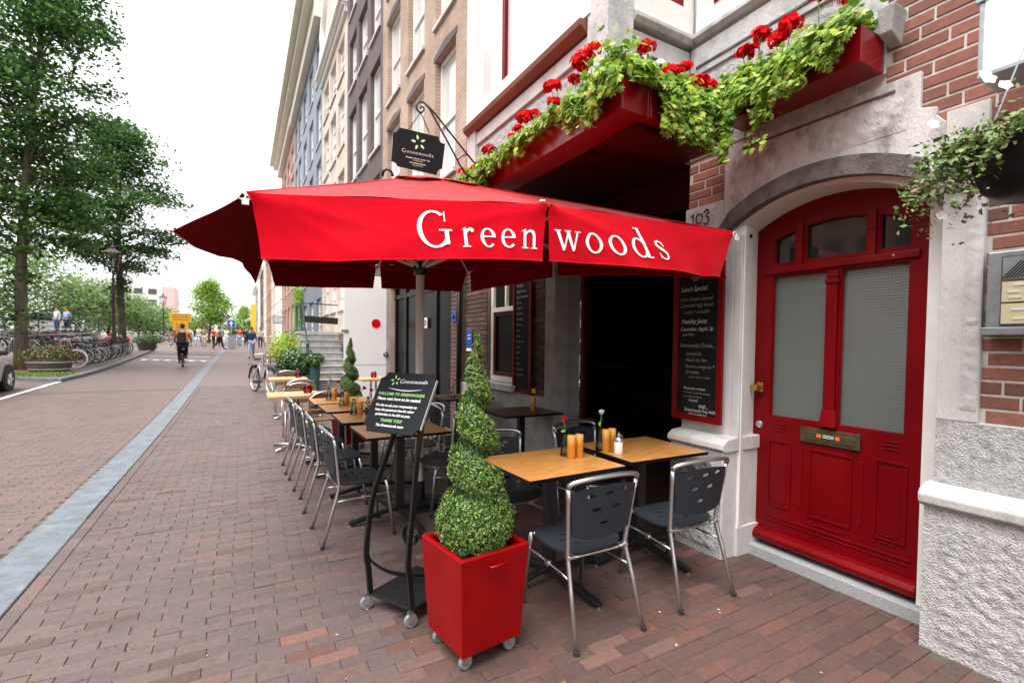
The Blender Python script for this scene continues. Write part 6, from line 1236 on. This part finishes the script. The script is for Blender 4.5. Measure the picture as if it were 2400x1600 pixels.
for i, (x,y,H,cr,ms,lab) in enumerate([(-24,62,9.5,6,'far','broad far tree across the canal at the left edge'),(-17.3,60,9.3,4.2,'far','big grey green tree across the canal behind the parked car'),(-15.2,66,6.6,3.4,'far','middle tree of the far canal side, right of the couple'),(-14.2,76,7.2,3.6,'far','pale far tree behind the first street lamp'),(-12.2,82,5.6,3.2,'far','low far tree between the two street lamps'),(-11.5,95,5.2,3.2,'far','faint far tree behind the second street lamp'),(-7.5,92,3.6,2.6,'far','small far tree left of the round tree'),(.4,125,8,2.2,'lime','slim far tree by the last houses'),(-1.5,105,3.2,1.8,'far','small dark tree under the blue road sign')]):
    tree('far_tree', lab, x,y,1.0, H,cr,1.6, 60,5200,.38, [ms+'0',ms+'1',ms+'2'], .22, (0,0), .7, 20+i, 'trees far across the canal', cone=.55)
# ------------------------------------------------------------------ bicycles
def bicycle():
    t = thing('bicycle', 'x', 'bicycle', group='bicycles parked along the canal'); r = .33
    wm = MB().tube([(0,r*math.cos(a),r*math.sin(a)) for a in [2*PI*i/28 for i in range(28)]], .02, 6, closed=True).mesh('tyre', 'rubber', True); rm = MB().tube([(0,.3*math.cos(a),.3*math.sin(a)) for a in [2*PI*i/28 for i in range(28)]], .011, 5, closed=True)
    for i in range(14): a = 2*PI*i/14; rm.tube([(0,0,0),(0,.3*math.cos(a),.3*math.sin(a))], .0022, 3, cap=False)
    rm.tube([(-.03,0,0),(.03,0,0)], .02, 6); rmm = rm.mesh('rim', 'alu')
    for y in (.54,-.54): w_ = thing('wheel', None, None, (0,y,.35)); w_.parent = t; obj('tyre', wm, w_); obj('rim', rmm, w_)
    fr = MB()
    for a, b in (((0,-.06,.28),(0,-.2,.78)),((0,-.18,.72),(0,.36,.82)),((0,-.06,.28),(0,.38,.72)),((0,.35,.9),(0,.40,.66)),((.03,-.06,.28),(.05,-.54,.35)),((-.03,-.06,.28),(-.05,-.54,.35)),((.02,-.19,.72),(.05,-.54,.35)),((-.02,-.19,.72),(-.05,-.54,.35)),((.03,.40,.68),(.05,.54,.35)),((-.03,.40,.68),(-.05,.54,.35))): fr.tube([a,b], .015, 7)
    fr.build('frame', 'black_paint', t, smooth=True)
    MB().tube([(-.3,.14,.98),(-.28,.26,1.03),(-.1,.34,1.05),(.1,.34,1.05),(.28,.26,1.03),(.3,.14,.98)], .012, 7).tube([(0,.35,.9),(0,.33,1.05)], .013, 6).build('handlebar', 'alu', t, smooth=True)
    sd2 = MB().hexa([(-.08,-.36,.86),(.08,-.36,.86),(.025,-.1,.87),(-.025,-.1,.87)], [(-.075,-.35,.93),(.075,-.35,.93),(.02,-.11,.91),(-.02,-.11,.91)]); sd2.build('saddle', 'rubber', t, bevel=.02, seg=3)
    MB().tube([(0,-.2,.78),(0,-.22,.87)], .013, 6).build('seat_post', 'alu', t)
    for yc, a0, da in ((-.54,20,160),(.54,40,130)):
        A_ = [R(a0+da*i/12) for i in range(13)]; MB().strip([(-.03,yc+.37*math.cos(a),.35+.37*math.sin(a)) for a in A_], [(.03,yc+.37*math.cos(a),.35+.37*math.sin(a)) for a in A_]).build('mudguard', 'black_paint', t)
    MB().box(-.07,.07,-.82,-.3,.735,.75).bar((.06,-.6,.74),(.05,-.54,.36),.01,.01).bar((-.06,-.6,.74),(-.05,-.54,.36),.01,.01).build('luggage_rack', 'black_iron', t)
    MB().tube([(.06,-.06,.28),(.06,-.06+.12,.18)], .01, 5).tube([(-.06,-.06,.28),(-.06,-.18,.38)], .01, 5).box(.06,.15,.02,.1,.165,.19).box(-.15,-.06,-.22,-.14,.37,.395).box(.045,.055,-.5,.02,.25,.33).build('crank', 'black_iron', t)
    return t
BK = bicycle(); cols_ = ['black_paint','car_silver','cloth_red','black_paint','cloth_navy','white_paint','black_paint','teal_iron','car_dark','cloth_grey']
near_l = ['white tyred','black','red framed','dark heavy','black','grey','dark blue','black','pale framed','black','slate','silver','black','red','dark','grey','black','white']
k = 0
def put_bike(x, y, rz, label, frame=None, tyre=None, dz=.09, group=None):
    global k
    o = place(BK, k > 0, (x,y,gz(y)+dz), rz, label, group); k += 1
    for c in o.children:
        if c.name.startswith('frame') and frame: c.material_slots[0].link = 'OBJECT'; c.material_slots[0].material = MAT[frame]
        if tyre and c.name.startswith('wheel'):
            for q in c.children:
                if q.name.startswith('tyre'): q.material_slots[0].link = 'OBJECT'; q.material_slots[0].material = MAT[tyre]
    return o
put_bike(.45,14.25, R(-162), 'silver and black bicycle with front carrier standing on the pavement by the planters', 'car_silver', dz=.0)
frc = thing('carrier_crate', 'black wire front carrier on the bicycle by the planters', 'carrier', (.62,13.72,gz(13.7)+.75)); m = MB()
for z_ in (0,.12,.25): m.tube([(-.15,-.12,z_),(.15,-.12,z_),(.15,.12,z_),(-.15,.12,z_)], .006, 4, closed=True)
for a, b in ((-.15,-.12),(.15,-.12),(.15,.12),(-.15,.12),(0,-.12),(0,.12)): m.tube([(a,b,0),(a,b,.25)], .006, 4)
for i in range(6): m.tube([(-.15+.06*i,-.12,0),(-.15+.06*i,.12,0)], .004, 4)
m.build('wire_basket', 'black_iron', frc)
ord_ = ['first','second','third','fourth','fifth','sixth','seventh','eighth','ninth','tenth','eleventh','twelfth','thirteenth','fourteenth','fifteenth']
for i in range(15):
    y = 23.6 + i*.78 + random.uniform(-.12,.12); nm = near_l[i % len(near_l)]
    put_bike(-6.0 - .012*i + random.uniform(-.12,.12) + (.05 if i == 0 else 0), y, (PI/2 if random.random() < .75 else -PI/2) + random.uniform(-.18,.18), '%s bicycle, %s in the kerbside row counting from the tub planter' % (nm, ord_[i]), cols_[i % 10], 'petal_white' if i == 0 else None)
for i in range(12):
    y = 24.6 + i*1.0; put_bike(-7.6 - .03*i + random.uniform(-.2,.2), y, PI/2 + random.uniform(-.3,.3), 'bicycle in the second row, %s from the tree at the left edge' % ord_[i], cols_[(i*3+1) % 10], dz=.42)
for i in range(9):
    y = 50 + i*1.5; put_bike(-7.9 + .33*i, y+2, PI/2 + random.uniform(-.4,.4), 'far bicycle by the second street lamp, %s from the left' % ord_[i], cols_[(i*3+2) % 10], dz=.12)
# ------------------------------------------------------------------ tub planter, tubs
tubp = thing('tub_planter', 'round wooden half barrel with steel hoops and heather, at the foot of the left tree', 'planter', (-5.75,22.1,gz(22.1)+.085))
MB().lathe([(.5,0),(.58,.2),(.6,.42),(.57,.42),(.55,.36),(0,.35)], 26).build('barrel', 'barrel_wood', tubp, smooth=True, angle=40)
for zz, r in ((.06,.53),(.3,.597)): MB().lathe([(r,zz),(r+.012,zz),(r+.014,zz+.05),(r+.004,zz+.05)], 26).build('hoop', 'alu', tubp, smooth=True, angle=40)
n_ = 3200; d = RNG.normal(size=(n_,3)); d /= np.linalg.norm(d,axis=1,keepdims=True); d[:,2] = np.abs(d[:,2]); p = d*(RNG.random(n_)**.35)[:,None]*np.array([.78,.72,.55]) + np.array([0,0,.38]); V, F, mi = scatter(*LEAF, p, d + RNG.normal(size=(n_,3))*.6, RNG.uniform(.05,.1,n_), RNG.choice(3,n_,p=[.4,.4,.2])); obj('heather', fastmesh('heather', V, F, ['heath0','heath1','heath2'], mi), tubp)
tb2 = thing('tub_planter', 'second round tub with clipped green bush at the far end of the bicycles', 'planter', (-5.6,40.3,gz(40)+.085)); MB().lathe([(.45,0),(.58,.5),(.54,.5),(0,.45)], 20).build('barrel', 'barrel_wood', tb2, smooth=True, angle=40); V, F, mi = scatter(*LEAF, d[:1800]*np.array([.85,.85,.6])*(RNG.random(1800)**.3)[:,None] + np.array([0,0,.5]), d[:1800] + RNG.normal(size=(1800,3))*.5, RNG.uniform(.07,.12,1800), RNG.integers(0,3,1800)); obj('bush', fastmesh('bush', V, F, ['box0','box1','heath1'], mi), tb2)
n_ = 900; p = np.stack([RNG.uniform(-6.6,-4.85,n_), 20.6 + RNG.normal(size=n_)*.5, np.full(n_,gz(20.8)+.11)],1); V, F, mi = scatter(*LEAF, p, RNG.normal(size=(n_,3))*np.array([1,1,.2]), RNG.uniform(.05,.11,n_), RNG.integers(0,3,n_)); tag(obj('grass', fastmesh('grass', V, F, ['pet0','pet1','ivy0'], mi)), 'tufts of grass at the foot of the tub planter', 'grass', kind='stuff')
# ------------------------------------------------------------------ cars
def car(label, loc, rz, paint):
    t = thing('car', label, 'car', loc, rz)
    S = [(-1.95,.55,.45,.62,.66,.3),(-1.88,.74,.28,.78,.82,.4),(-1.6,.83,.22,.9,1.15,.62),(-1.1,.85,.2,.92,1.44,.62),(-.4,.86,.2,.93,1.5,.63),(.25,.86,.2,.92,1.44,.62),(.62,.85,.2,.91,1.2,.64),(.95,.84,.2,.90,.95,.66),(1.4,.82,.22,.82,.87,.6),(1.78,.74,.26,.68,.74,.45),(1.93,.55,.35,.55,.58,.3)]
    rows = []; 
    for (y,w,zb,zt,zr,wr) in S:
        half = [(w*.86,zb),(w*.98,zb+.1),(w,(zb+zt)/2),(w*.97,zt),(wr+(w-wr)*.35,zt+(zr-zt)*.55),(wr,zr-.04*(zr > zt+.1)),(wr*.6,zr),(0,zr+.015)]; rows.append([(x,y,z) for x,z in half] + [(-x,y,z) for x,z in reversed(half[:-1])])
    m = MB(); h = len(rows); w_ = len(rows[0])
    for i in range(h-1):
        for j in range(w_-1):
            g = j in (3,4,w_-5,w_-6) and 1 <= i <= 6 or (j in (5,6,7,8) and (i in (1,5,6))); m.add([rows[i][j],rows[i][j+1],rows[i+1][j+1],rows[i+1][j]], [(0,1,2,3)], 1 if g else 0)
    m.add(rows[0], [tuple(range(w_))]); m.add(rows[-1], [tuple(range(w_-1,-1,-1))]); b = m.mesh('body', [paint,'car_glass']); bm = bmesh.new(); bm.from_mesh(b); bmesh.ops.remove_doubles(bm, verts=bm.verts, dist=.001); bmesh.ops.recalc_face_normals(bm, faces=bm.faces); bm.to_mesh(b); bm.free(); b.shade_smooth(); b.set_sharp_from_angle(angle=R(38)); o = obj('body', b, t)
    for y in (-1.22,1.25):
        for s_ in (-1,1):
            wh = thing('wheel', None, None, (s_*.76,y,.31)); wh.parent = t; MB().lathe([(.19,-.1),(.3,-.1),(.31,-.08),(.31,.08),(.3,.1),(.19,.1)],22).xf(Matrix.Rotation(PI/2,4,'Y')).build('tyre','rubber',wh,smooth=True,angle=40); mm = MB().lathe([(.19,.095),(.05,.11),(0,.11)],18)
            for q in range(5): a = 2*PI*q/5; mm.box(-.02,.02,.04,.18,.1,.118).xf(Matrix.Rotation(a,4,'Z'), len(mm.v)-8)
            mm.xf(Matrix.Rotation(s_*PI/2,4,'Y')).build('rim','alu',wh); MB().lathe([(.2,0),(.36,0),(.36,.012)],22).xf(Matrix.Translation((s_*.075,0,.02)) @ Matrix.Rotation(s_*PI/2,4,'Y')).build('wheel_arch','rubber',wh)
    for s_ in (-1,1):
        MB().box(s_*.95-.07,s_*.95+.07,.55,.68,.93,1.05).build('mirror','rubber',t,bevel=.03); MB().lathe([(0,.02),(.1,.0)],14,sx=1.3).xf(Matrix.Translation((s_*.6,1.8,.62)) @ Matrix.Rotation(-PI/2,4,'X')).build('headlight','pane_pale',t,smooth=True); MB().box(s_*.62-.12,s_*.62+.12,-1.93,-1.86,.62,.76).build('tail_light','red_paint',t,bevel=.02)
    return t
car('grey car cut off by the left edge, parked in front of the tree', (-5.97,15.5,gz(15.6)), 0, 'car_silver')
# ------------------------------------------------------------------ canal bridge with railing, car and couple
br = thing('bridge', 'low canal bridge with stone edge at the left', 'bridge', (-17,41,.9)); BO = Vector(br.location); ba, bb = Vector((-23,28.5,0)), Vector((-8.6,43,0)); bd = (bb-ba).normalized(); bn_ = Vector((-bd.y,bd.x,0))
def bq(u, d_, z): return tuple(ba + bd*u + bn_*d_ + Vector((0,0,z)) - BO)
Lb = (bb-ba).length
MB().hexa([bq(0,0,.2),bq(Lb,0,.2),bq(Lb,9,.2),bq(0,9,.2)], [bq(0,0,1.72),bq(Lb,0,1.72),bq(Lb,9,1.72),bq(0,9,1.72)]).build('deck', 'plaster_white', br); MB().hexa([bq(Lb,3,.2),bq(Lb+5,3,.2),bq(Lb+5,9,.2),bq(Lb,9,.2)], [bq(Lb,3,1.72),bq(Lb+5,3,1.72),bq(Lb+5,9,1.72),bq(Lb,9,1.72)]).build('deck', 'plaster_white', br); MB().hexa([bq(0,-.12,1.5),bq(Lb,-.12,1.5),bq(Lb,.3,1.5),bq(0,.3,1.5)], [bq(0,-.12,1.85),bq(Lb,-.12,1.85),bq(Lb,.3,1.85),bq(0,.3,1.85)]).build('edge_stone', 'stone_grey', br)
rl = thing('bridge_railing', 'blue green iron railing along the canal bridge', 'railing', (-15.8,35.7,1.85)); RO = Vector(rl.location)
for i in range(13):
    p = ba + bd*(Lb*i/12) + bn_*.1; MB().lathe([(.06,0),(.05,.05),(.045,.95),(.06,.97),(.04,1.03),(0,1.06)], 8, tuple(Vector((p.x,p.y,1.85)) - RO)).build('post', 'teal_iron', rl, smooth=True)
for z_ in (.32,.62,.93): a = ba + bn_*.1 + Vector((0,0,1.85+z_)) - RO; MB().tube([a, a + bd*Lb], .022, 6).build('rail', 'teal_iron', rl)
car('silver grey car on the bridge behind the railing', (-12.7,46.6,1.72), math.atan2(bd.y,bd.x)-PI/2, 'car_silver')
# ------------------------------------------------------------------ street lamps and signs
def street_lamp(label, x, y, z, first=[None]):
    if first[0] is None:
        t = thing('street_lamp', 'x', 'street lamp', group='old style street lamps')
        MB().lathe([(.16,0),(.17,.1),(.12,.25),(.13,.5),(.085,.75),(.09,.85),(.055,1.0),(.045,2.3),(.06,2.35),(.04,2.45),(.035,3.2),(.06,3.25)], 12).build('post','lamp_post',t,smooth=True,angle=50); MB().tube([(-.16,0,3.45),(-.1,0,3.3),(0,0,3.22),(.1,0,3.3),(.16,0,3.45)],.018,6).tube([(0,-.16,3.45),(0,-.1,3.3),(0,0,3.22),(0,.1,3.3),(0,.16,3.45)],.018,6).build('cradle','lamp_post',t,smooth=True)
        def q(w,z): return [(-w,-w,z),(w,-w,z),(w,w,z),(-w,w,z)]
        MB().hexa(q(.155,3.46),q(.245,3.96)).build('lantern_glass','clear_glass',t); m = MB()
        for a in range(4): m.tube([q(.16,3.45)[a],q(.25,3.97)[a]],.014,5); m.tube([q(.16,3.45)[a],q(.16,3.45)[(a+1) % 4]],.014,5); m.tube([q(.25,3.97)[a],q(.25,3.97)[(a+1) % 4]],.018,5)
        m.build('lantern_frame','lamp_post',t); MB().hexa(q(.3,3.98),q(.06,4.18)).lathe([(.05,4.18),(.09,4.22),(.05,4.27),(.02,4.36),(0,4.4)],10).build('lantern_roof','lamp_post',t); MB().lathe([(.03,3.47),(.05,3.6),(.03,3.75),(0,3.76)],8).build('bulb','petal_white',t,smooth=True); first[0] = t; o = t
    else: o = copy_tree(first[0])
    o.location = (x,y,z); o['label'] = label; o.scale = (1.32,)*3
street_lamp('old street lamp standing among the bicycles in front of the second tree', -5.75,31.6,gz(31.6)+.1); street_lamp('far old street lamp left of the yellow sign', -8.2,70.5,1.1); street_lamp('street lamp half hidden behind the second tree trunk', -7.9,45.5,gz(46)+.2)
ys_ = thing('yellow_sign', 'yellow two-part notice board on a post behind the cyclist', 'sign', (-4.2,45.5,gz(45.5))); MB().box(-.72,.72,-.02,.02,2.05,2.75).build('upper_board','yellow_sign',ys_,bevel=.04); MB().box(-.5,.5,-.018,.018,1.42,2.04).build('lower_board','yellow_sign',ys_,bevel=.03); MB().tube([(-.3,.04,0),(-.3,.04,2.7)],.03,8).tube([(.3,.04,0),(.3,.04,2.7)],.03,8).build('post','alu',ys_)
for i, (w_, z_) in enumerate(((.5,2.58),(.56,2.42),(.52,2.24),(.34,1.86),(.3,1.68),(.3,1.54))): MB().box(-w_,w_,-.0235,-.0215,z_,z_+.05).build('print_line','brown_wood',ys_)
bs2 = thing('one_way_sign', 'blue square one-way sign with white arrow above the crowd', 'sign', (-.95,55,gz(55))); MB().box(-.36,.36,-.02,0,1.75,2.47).build('plate','white_paint',bs2,bevel=.03); MB().box(-.33,.33,-.024,-.0205,1.78,2.44).build('blue_field','blue_sign',bs2); MB().prism([(-.06,1.86),(.06,1.86),(.06,2.12),(.2,2.12),(0,2.36),(-.2,2.12),(-.06,2.12)],'y',-.03,-.025).build('arrow','letter_white',bs2); MB().tube([(0,.03,0),(0,.03,2.4)],.035,8).build('post','alu',bs2)
bn2 = thing('litter_bin', 'dark grey square litter bin in front of the crowd', 'litter bin', (-.75,46,gz(46))); MB().box(-.27,.27,-.27,.27,.02,1.15).build('body','panel_grey',bn2,bevel=.02); MB().box(-.3,.3,-.3,.3,1.15,1.24).build('lid','stone_dark',bn2,bevel=.02)
yb2 = thing('yellow_banner', 'long yellow banner hanging from the far house fronts', 'banner', (1.9,105,1.6)); MB().box(-.5,.4,-.02,.02,0,6.6).build('cloth','yellow_banner',yb2); MB().tube([(-.55,0,6.65),(.75,0,6.65)],.03,6).build('rod','alu',yb2)
ps = thing('projecting_sign', 'dark box sign projecting from the far house fronts', 'sign', (2.55,42,2.75)); MB().box(-.45,.3,-.1,.1,0,.6).build('box','panel_grey',ps,bevel=.02); MB().box(-.38,.22,-.105,-.1005,.08,.52).build('face','plaster_white',ps); MB().bar((.25,0,.5),(.5,0,.5),.04,.04).build('arm','black_iron',ps)
tw = thing('far_building', 'pale distant tower block with a red strip between the trees', 'building', (-30,185,0)); MB().box(-9,9,-6,6,0,19).build('wall','plaster_white',tw); MB().box(9,12,-6.1,6,0,17).build('red_wing','haze_red',tw)
for i in range(5):
    for j in range(4): MB().box(-8+3.4*i,-6+3.4*i,-6.1,-6.02,5+3.2*j,6.6+3.2*j).build('window','pane',tw)
mp_ = thing('red_scooter', 'red scooter parked behind the bicycles', 'scooter', (-7.6,42.5,gz(42.5)+.1), R(70)); MB().hexa([(-.16,-.75,.45),(.16,-.75,.45),(.15,.1,.4),(-.15,.1,.4)],[(-.12,-.8,.72),(.12,-.8,.72),(.13,.05,.66),(-.13,.05,.66)]).build('rear_body','petal_red',mp_,bevel=.06,seg=3); MB().box(-.17,.17,.05,.5,.3,.36).hexa([(-.2,.5,.3),(.2,.5,.3),(.2,.56,.3),(-.2,.56,.3)],[(-.16,.42,.95),(.16,.42,.95),(.14,.5,.95),(-.14,.5,.95)]).build('leg_shield','petal_red',mp_,bevel=.03); MB().box(-.14,.14,-.7,.0,.72,.82).build('seat','rubber',mp_,bevel=.04); MB().tube([(-.32,.35,1.0),(0,.45,1.02),(.32,.35,1.0)],.015,6).build('handlebar','black_iron',mp_); MB().hexa([(-.2,.5,1.0),(.2,.5,1.0),(.2,.52,1.0),(-.2,.52,1.0)],[(-.18,.38,1.4),(.18,.38,1.4),(.18,.4,1.4),(-.18,.4,1.4)]).build('windscreen','clear_glass',mp_)
for y in (-.55,.62): MB().lathe([(.12,-.05),(.21,-.05),(.22,0),(.21,.05),(.12,.05)],16).xf(Matrix.Translation((0,y,.22)) @ Matrix.Rotation(PI/2,4,'Y')).build('wheel','rubber',mp_,smooth=True)
# ------------------------------------------------------------------ people
SKC = {}
def skin(key, V, E, root, sub=2):
    if key in SKC: return SKC[key]
    names = list(V); me = bpy.data.meshes.new(key); me.from_pydata([V[n][0] for n in names], [(names.index(a),names.index(b)) for a,b in E], []); o = bpy.data.objects.new(key, me); COL.objects.link(o)
    o.modifiers.new('skin','SKIN'); sb = o.modifiers.new('sub','SUBSURF'); sb.levels = sub; sb.render_levels = sub; bpy.context.view_layer.update()
    for i, n in enumerate(names): sv_ = me.skin_vertices[0].data[i]; r = V[n][1]; sv_.radius = r if isinstance(r, tuple) else (r,r); sv_.use_root = (n == root)
    bpy.context.view_layer.update(); out = bpy.data.meshes.new_from_object(o.evaluated_get(bpy.context.evaluated_depsgraph_get())); bpy.data.objects.remove(o); out.shade_smooth(); SKC[key] = out; return out
def skel(pose):
    V = dict(pelvis=((0,0,.95),(.15,.10)), spine=((0,.0,1.12),(.14,.095)), chest=((0,.0,1.33),(.165,.11)), neck=((0,.0,1.49),.052), head=((0,.02,1.58),(.072,.085)), crown=((0,.015,1.70),(.07,.085)))
    sw = {'stand':0,'walk':.22,'ride':0}[pose]
    for s_, n in ((-1,'l'),(1,'r')):
        f = sw*s_; V.update({'sh'+n:((s_*.175,0,1.41),.062),'el'+n:((s_*.235,-.04-f*.5,1.14),.044),'wr'+n:((s_*.245,.05-f*.9,.91),.032),'ha'+n:((s_*.245,.08-f*1.0,.82),(.03,.04)),'hi'+n:((s_*.095,0,.88),.092),'kn'+n:((s_*.10,.03+f*.8,.5),.062),'an'+n:((s_*.10,-.03+f*(1.6 if f > 0 else 1.9),.09+(.05 if f < 0 else 0)),.042),'to'+n:((s_*.105,.12+f*(1.6 if f > 0 else 1.9),.035+(.0 if f >= 0 else .0)),.036)})
    if pose == 'ride':
        V.update(pelvis=((0,-.28,1.0),(.16,.11)), spine=((0,-.24,1.16),(.15,.1)), chest=((0,-.14,1.38),(.17,.115)), neck=((0,-.08,1.53),.054), head=((0,-.04,1.62),(.074,.086)), crown=((0,-.05,1.74),(.072,.086)))
        for s_, n, up in ((-1,'l',.0),(1,'r',.2)):
            V.update({'sh'+n:((s_*.185,-.12,1.45),.064),'el'+n:((s_*.28,.0,1.2),.045),'wr'+n:((s_*.29,.2,1.06),.032),'ha'+n:((s_*.29,.27,1.04),(.032,.03)),'hi'+n:((s_*.1,-.24,.95),.098),'kn'+n:((s_*.12,.1,.62+up),.066),'an'+n:((s_*.12,-.05,.25+up),.044),'to'+n:((s_*.12,.08,.19+up),.037)})
    E = [('pelvis','spine'),('spine','chest'),('chest','neck'),('neck','head'),('head','crown')]
    for n in 'lr': E += [('chest','sh'+n),('sh'+n,'el'+n),('el'+n,'wr'+n),('wr'+n,'ha'+n),('pelvis','hi'+n),('hi'+n,'kn'+n),('kn'+n,'an'+n),('an'+n,'to'+n)]
    return V, E
def grow(V, names, k): return {n: (V[n][0], tuple(r*k+.008 for r in V[n][1]) if isinstance(V[n][1],tuple) else V[n][1]*k+.008) for n in names}
def person(label, x, y, rz, shirt, legs, hair='hair_dark', pose='stand', sleeves='long', sc_=1.0, z=None, skirt=False):
    V, E = skel(pose); t = thing('person', label, 'person', (x,y,gz(y) if z is None else z), rz, 'people in the street'); t.scale = (sc_,)*3
    def part(name, me, mat): o = obj(name, me, t); o.data.materials.clear() if not o.data.materials else None; 
    def add(name, me, mat):
        o = obj(name, me, t)
        if not me.materials: me.materials.append(None)
        o.material_slots[0].link = 'OBJECT'; o.material_slots[0].material = MAT[mat]
    add('body', skin('body_'+pose, V, E, 'pelvis'), 'skin')
    ns = ['pelvis','spine','chest','shl','shr','ell','elr'] + (['wrl','wrr'] if sleeves == 'long' else []); add('shirt', skin('shirt_'+pose+sleeves, grow(V,ns,1.08), [e for e in E if e[0] in ns and e[1] in ns], 'pelvis'), 'cloth_'+shirt)
    ns = ['pelvis','hil','hir','knl','knr','anl','anr']; add('trousers', skin('trousers_'+pose, grow({**V,'pelvis':(V['pelvis'][0],.13)},ns,1.1), [e for e in E if e[0] in ns and e[1] in ns], 'pelvis'), 'cloth_'+legs)
    ns = ['anl','tol']; V2 = {}; E2 = []
    for n in 'lr': MB().tube([Vector(V['an'+n][0]) - Vector((0,.03,.03)), Vector(V['an'+n][0]).lerp(Vector(V['to'+n][0]),.6), Vector(V['to'+n][0]) + Vector((0,.03,0))], [.045,.046,.036], 8).build('shoe','rubber',t,smooth=True)
    hp = Vector(V['crown'][0]); MB().lathe([(.0,.105),(.05,.095),(.085,.05),(.092,.0),(.08,-.06),(.06,-.1)], 12, (hp.x,hp.y-.022,hp.z), sx=.92).build('hair', hair, t, smooth=True)
    hd = Vector(V['head'][0]); MB().hexa([(-.012,hd.y+.085,hd.z+.01),(.012,hd.y+.085,hd.z+.01),(.012,hd.y+.07,hd.z+.01),(-.012,hd.y+.07,hd.z+.01)],[(-.008,hd.y+.08,hd.z+.05),(.008,hd.y+.08,hd.z+.05),(.008,hd.y+.07,hd.z+.05),(-.008,hd.y+.07,hd.z+.05)]).build('nose','skin',t)
    for s_ in (-1,1): MB().lathe([(0,-.008),(.009,0),(0,.008)],6,(s_*.03,hd.y+.08,hd.z+.06)).build('eye','hair_dark',t)
    return t
cy = person('cyclist in an orange shirt with a black backpack riding away', -2.2,24.6,.05,'orange','black','hair_dark','ride','short')
bpk = thing('backpack', 'black backpack on the back of the cyclist', 'backpack', (-2.2,24.27,gz(24.3)+1.02)); MB().hexa([(-.16,-.16,0),(.16,-.16,0),(.16,.0,0),(-.16,.0,0)],[(-.14,-.08,.46),(.14,-.08,.46),(.14,.08,.46),(-.14,.08,.46)]).build('bag','cloth_black',bpk,bevel=.05,seg=3)
for s_ in (-1,1): MB().tube([(s_*.1,.06,.44),(s_*.12,.2,.5),(s_*.13,.28,.36),(s_*.12,.2,.1)],.018,6).build('strap','cloth_black',bpk,smooth=True)
put_bike(-2.2,24.6,.05,'black bicycle ridden by the cyclist in orange','black_paint',dz=0,group='ridden bicycle')
person('man in a navy sweater and pale jeans walking towards us on the pavement', .45,31.5,PI,'navy','denim','hair_brown','walk')
person('person in an orange top and black trousers running across the road', -1.6,44.5,-PI/2,'orange','black','hair_dark','walk','short')
person('person in white holding a hand up beside the round tree', -4.0,50,.6,'white','grey','hair_brown','walk')
person('person in a grey shirt walking left of the tree trunks', -4.7,49,.3,'grey','navy','hair_brown','walk','short',1.05)
person('person in pale blue next to the one in grey', -4.2,50.5,.2,'paleblue','black','hair_dark','walk')
person('person in an olive top in front of the tree trunks', -2.9,50,PI,'olive','beige','hair_brown','stand','short')
person('person in teal left of the litter bin', -1.75,52,PI,'teal','black','hair_dark','stand')
person('person in white trousers behind the litter bin', -1.3,53,PI,'white','white','hair_brown','stand')
person('person in red right of the litter bin', -.2,53,2.6,'red','denim','hair_dark','stand','short')
person('person in black walking right of the litter bin', .3,50,PI,'black','black','hair_dark','walk')
person('second person in black close to the man in navy', .75,49,PI,'black','grey','hair_brown','walk')
person('person in beige by the far house fronts', 1.35,47,PI,'beige','navy','hair_dark','stand')
p = ba + bd*18.5 + bn_*.9; person('left person of the couple taking photographs on the bridge', p.x,p.y,2.4,'paleblue','navy','hair_brown','stand','long',1,1.72)
p = ba + bd*19.1 + bn_*.95; person('right person of the couple on the bridge', p.x,p.y,2.6,'denim','black','hair_brown','stand','long',1,1.72)

for i, (x,y,rz,sh,lg,ps_,lab) in enumerate([(-3.5,53,2.8,'beige','denim','walk','person in beige left of the round tree'),(-2.4,54,.2,'red','black','walk','person in red walking away below the round tree'),(-2.1,56,3.0,'white','navy','stand','person in white and navy near the tree trunk'),(-.5,57,0,'navy','grey','walk','person in navy behind the litter bin'),(.9,55,3.1,'grey','black','stand','person in grey behind the two people in black'),(1.7,52,2.9,'white','beige','walk','person in white nearest the far house fronts'),(-5.3,53,1.2,'black','denim','walk','person in black near the far bicycles')]): person(lab, x,y,rz,sh,lg,['hair_dark','hair_brown'][i % 2],ps_,'long' if i % 2 else 'short',random.uniform(.94,1.04))
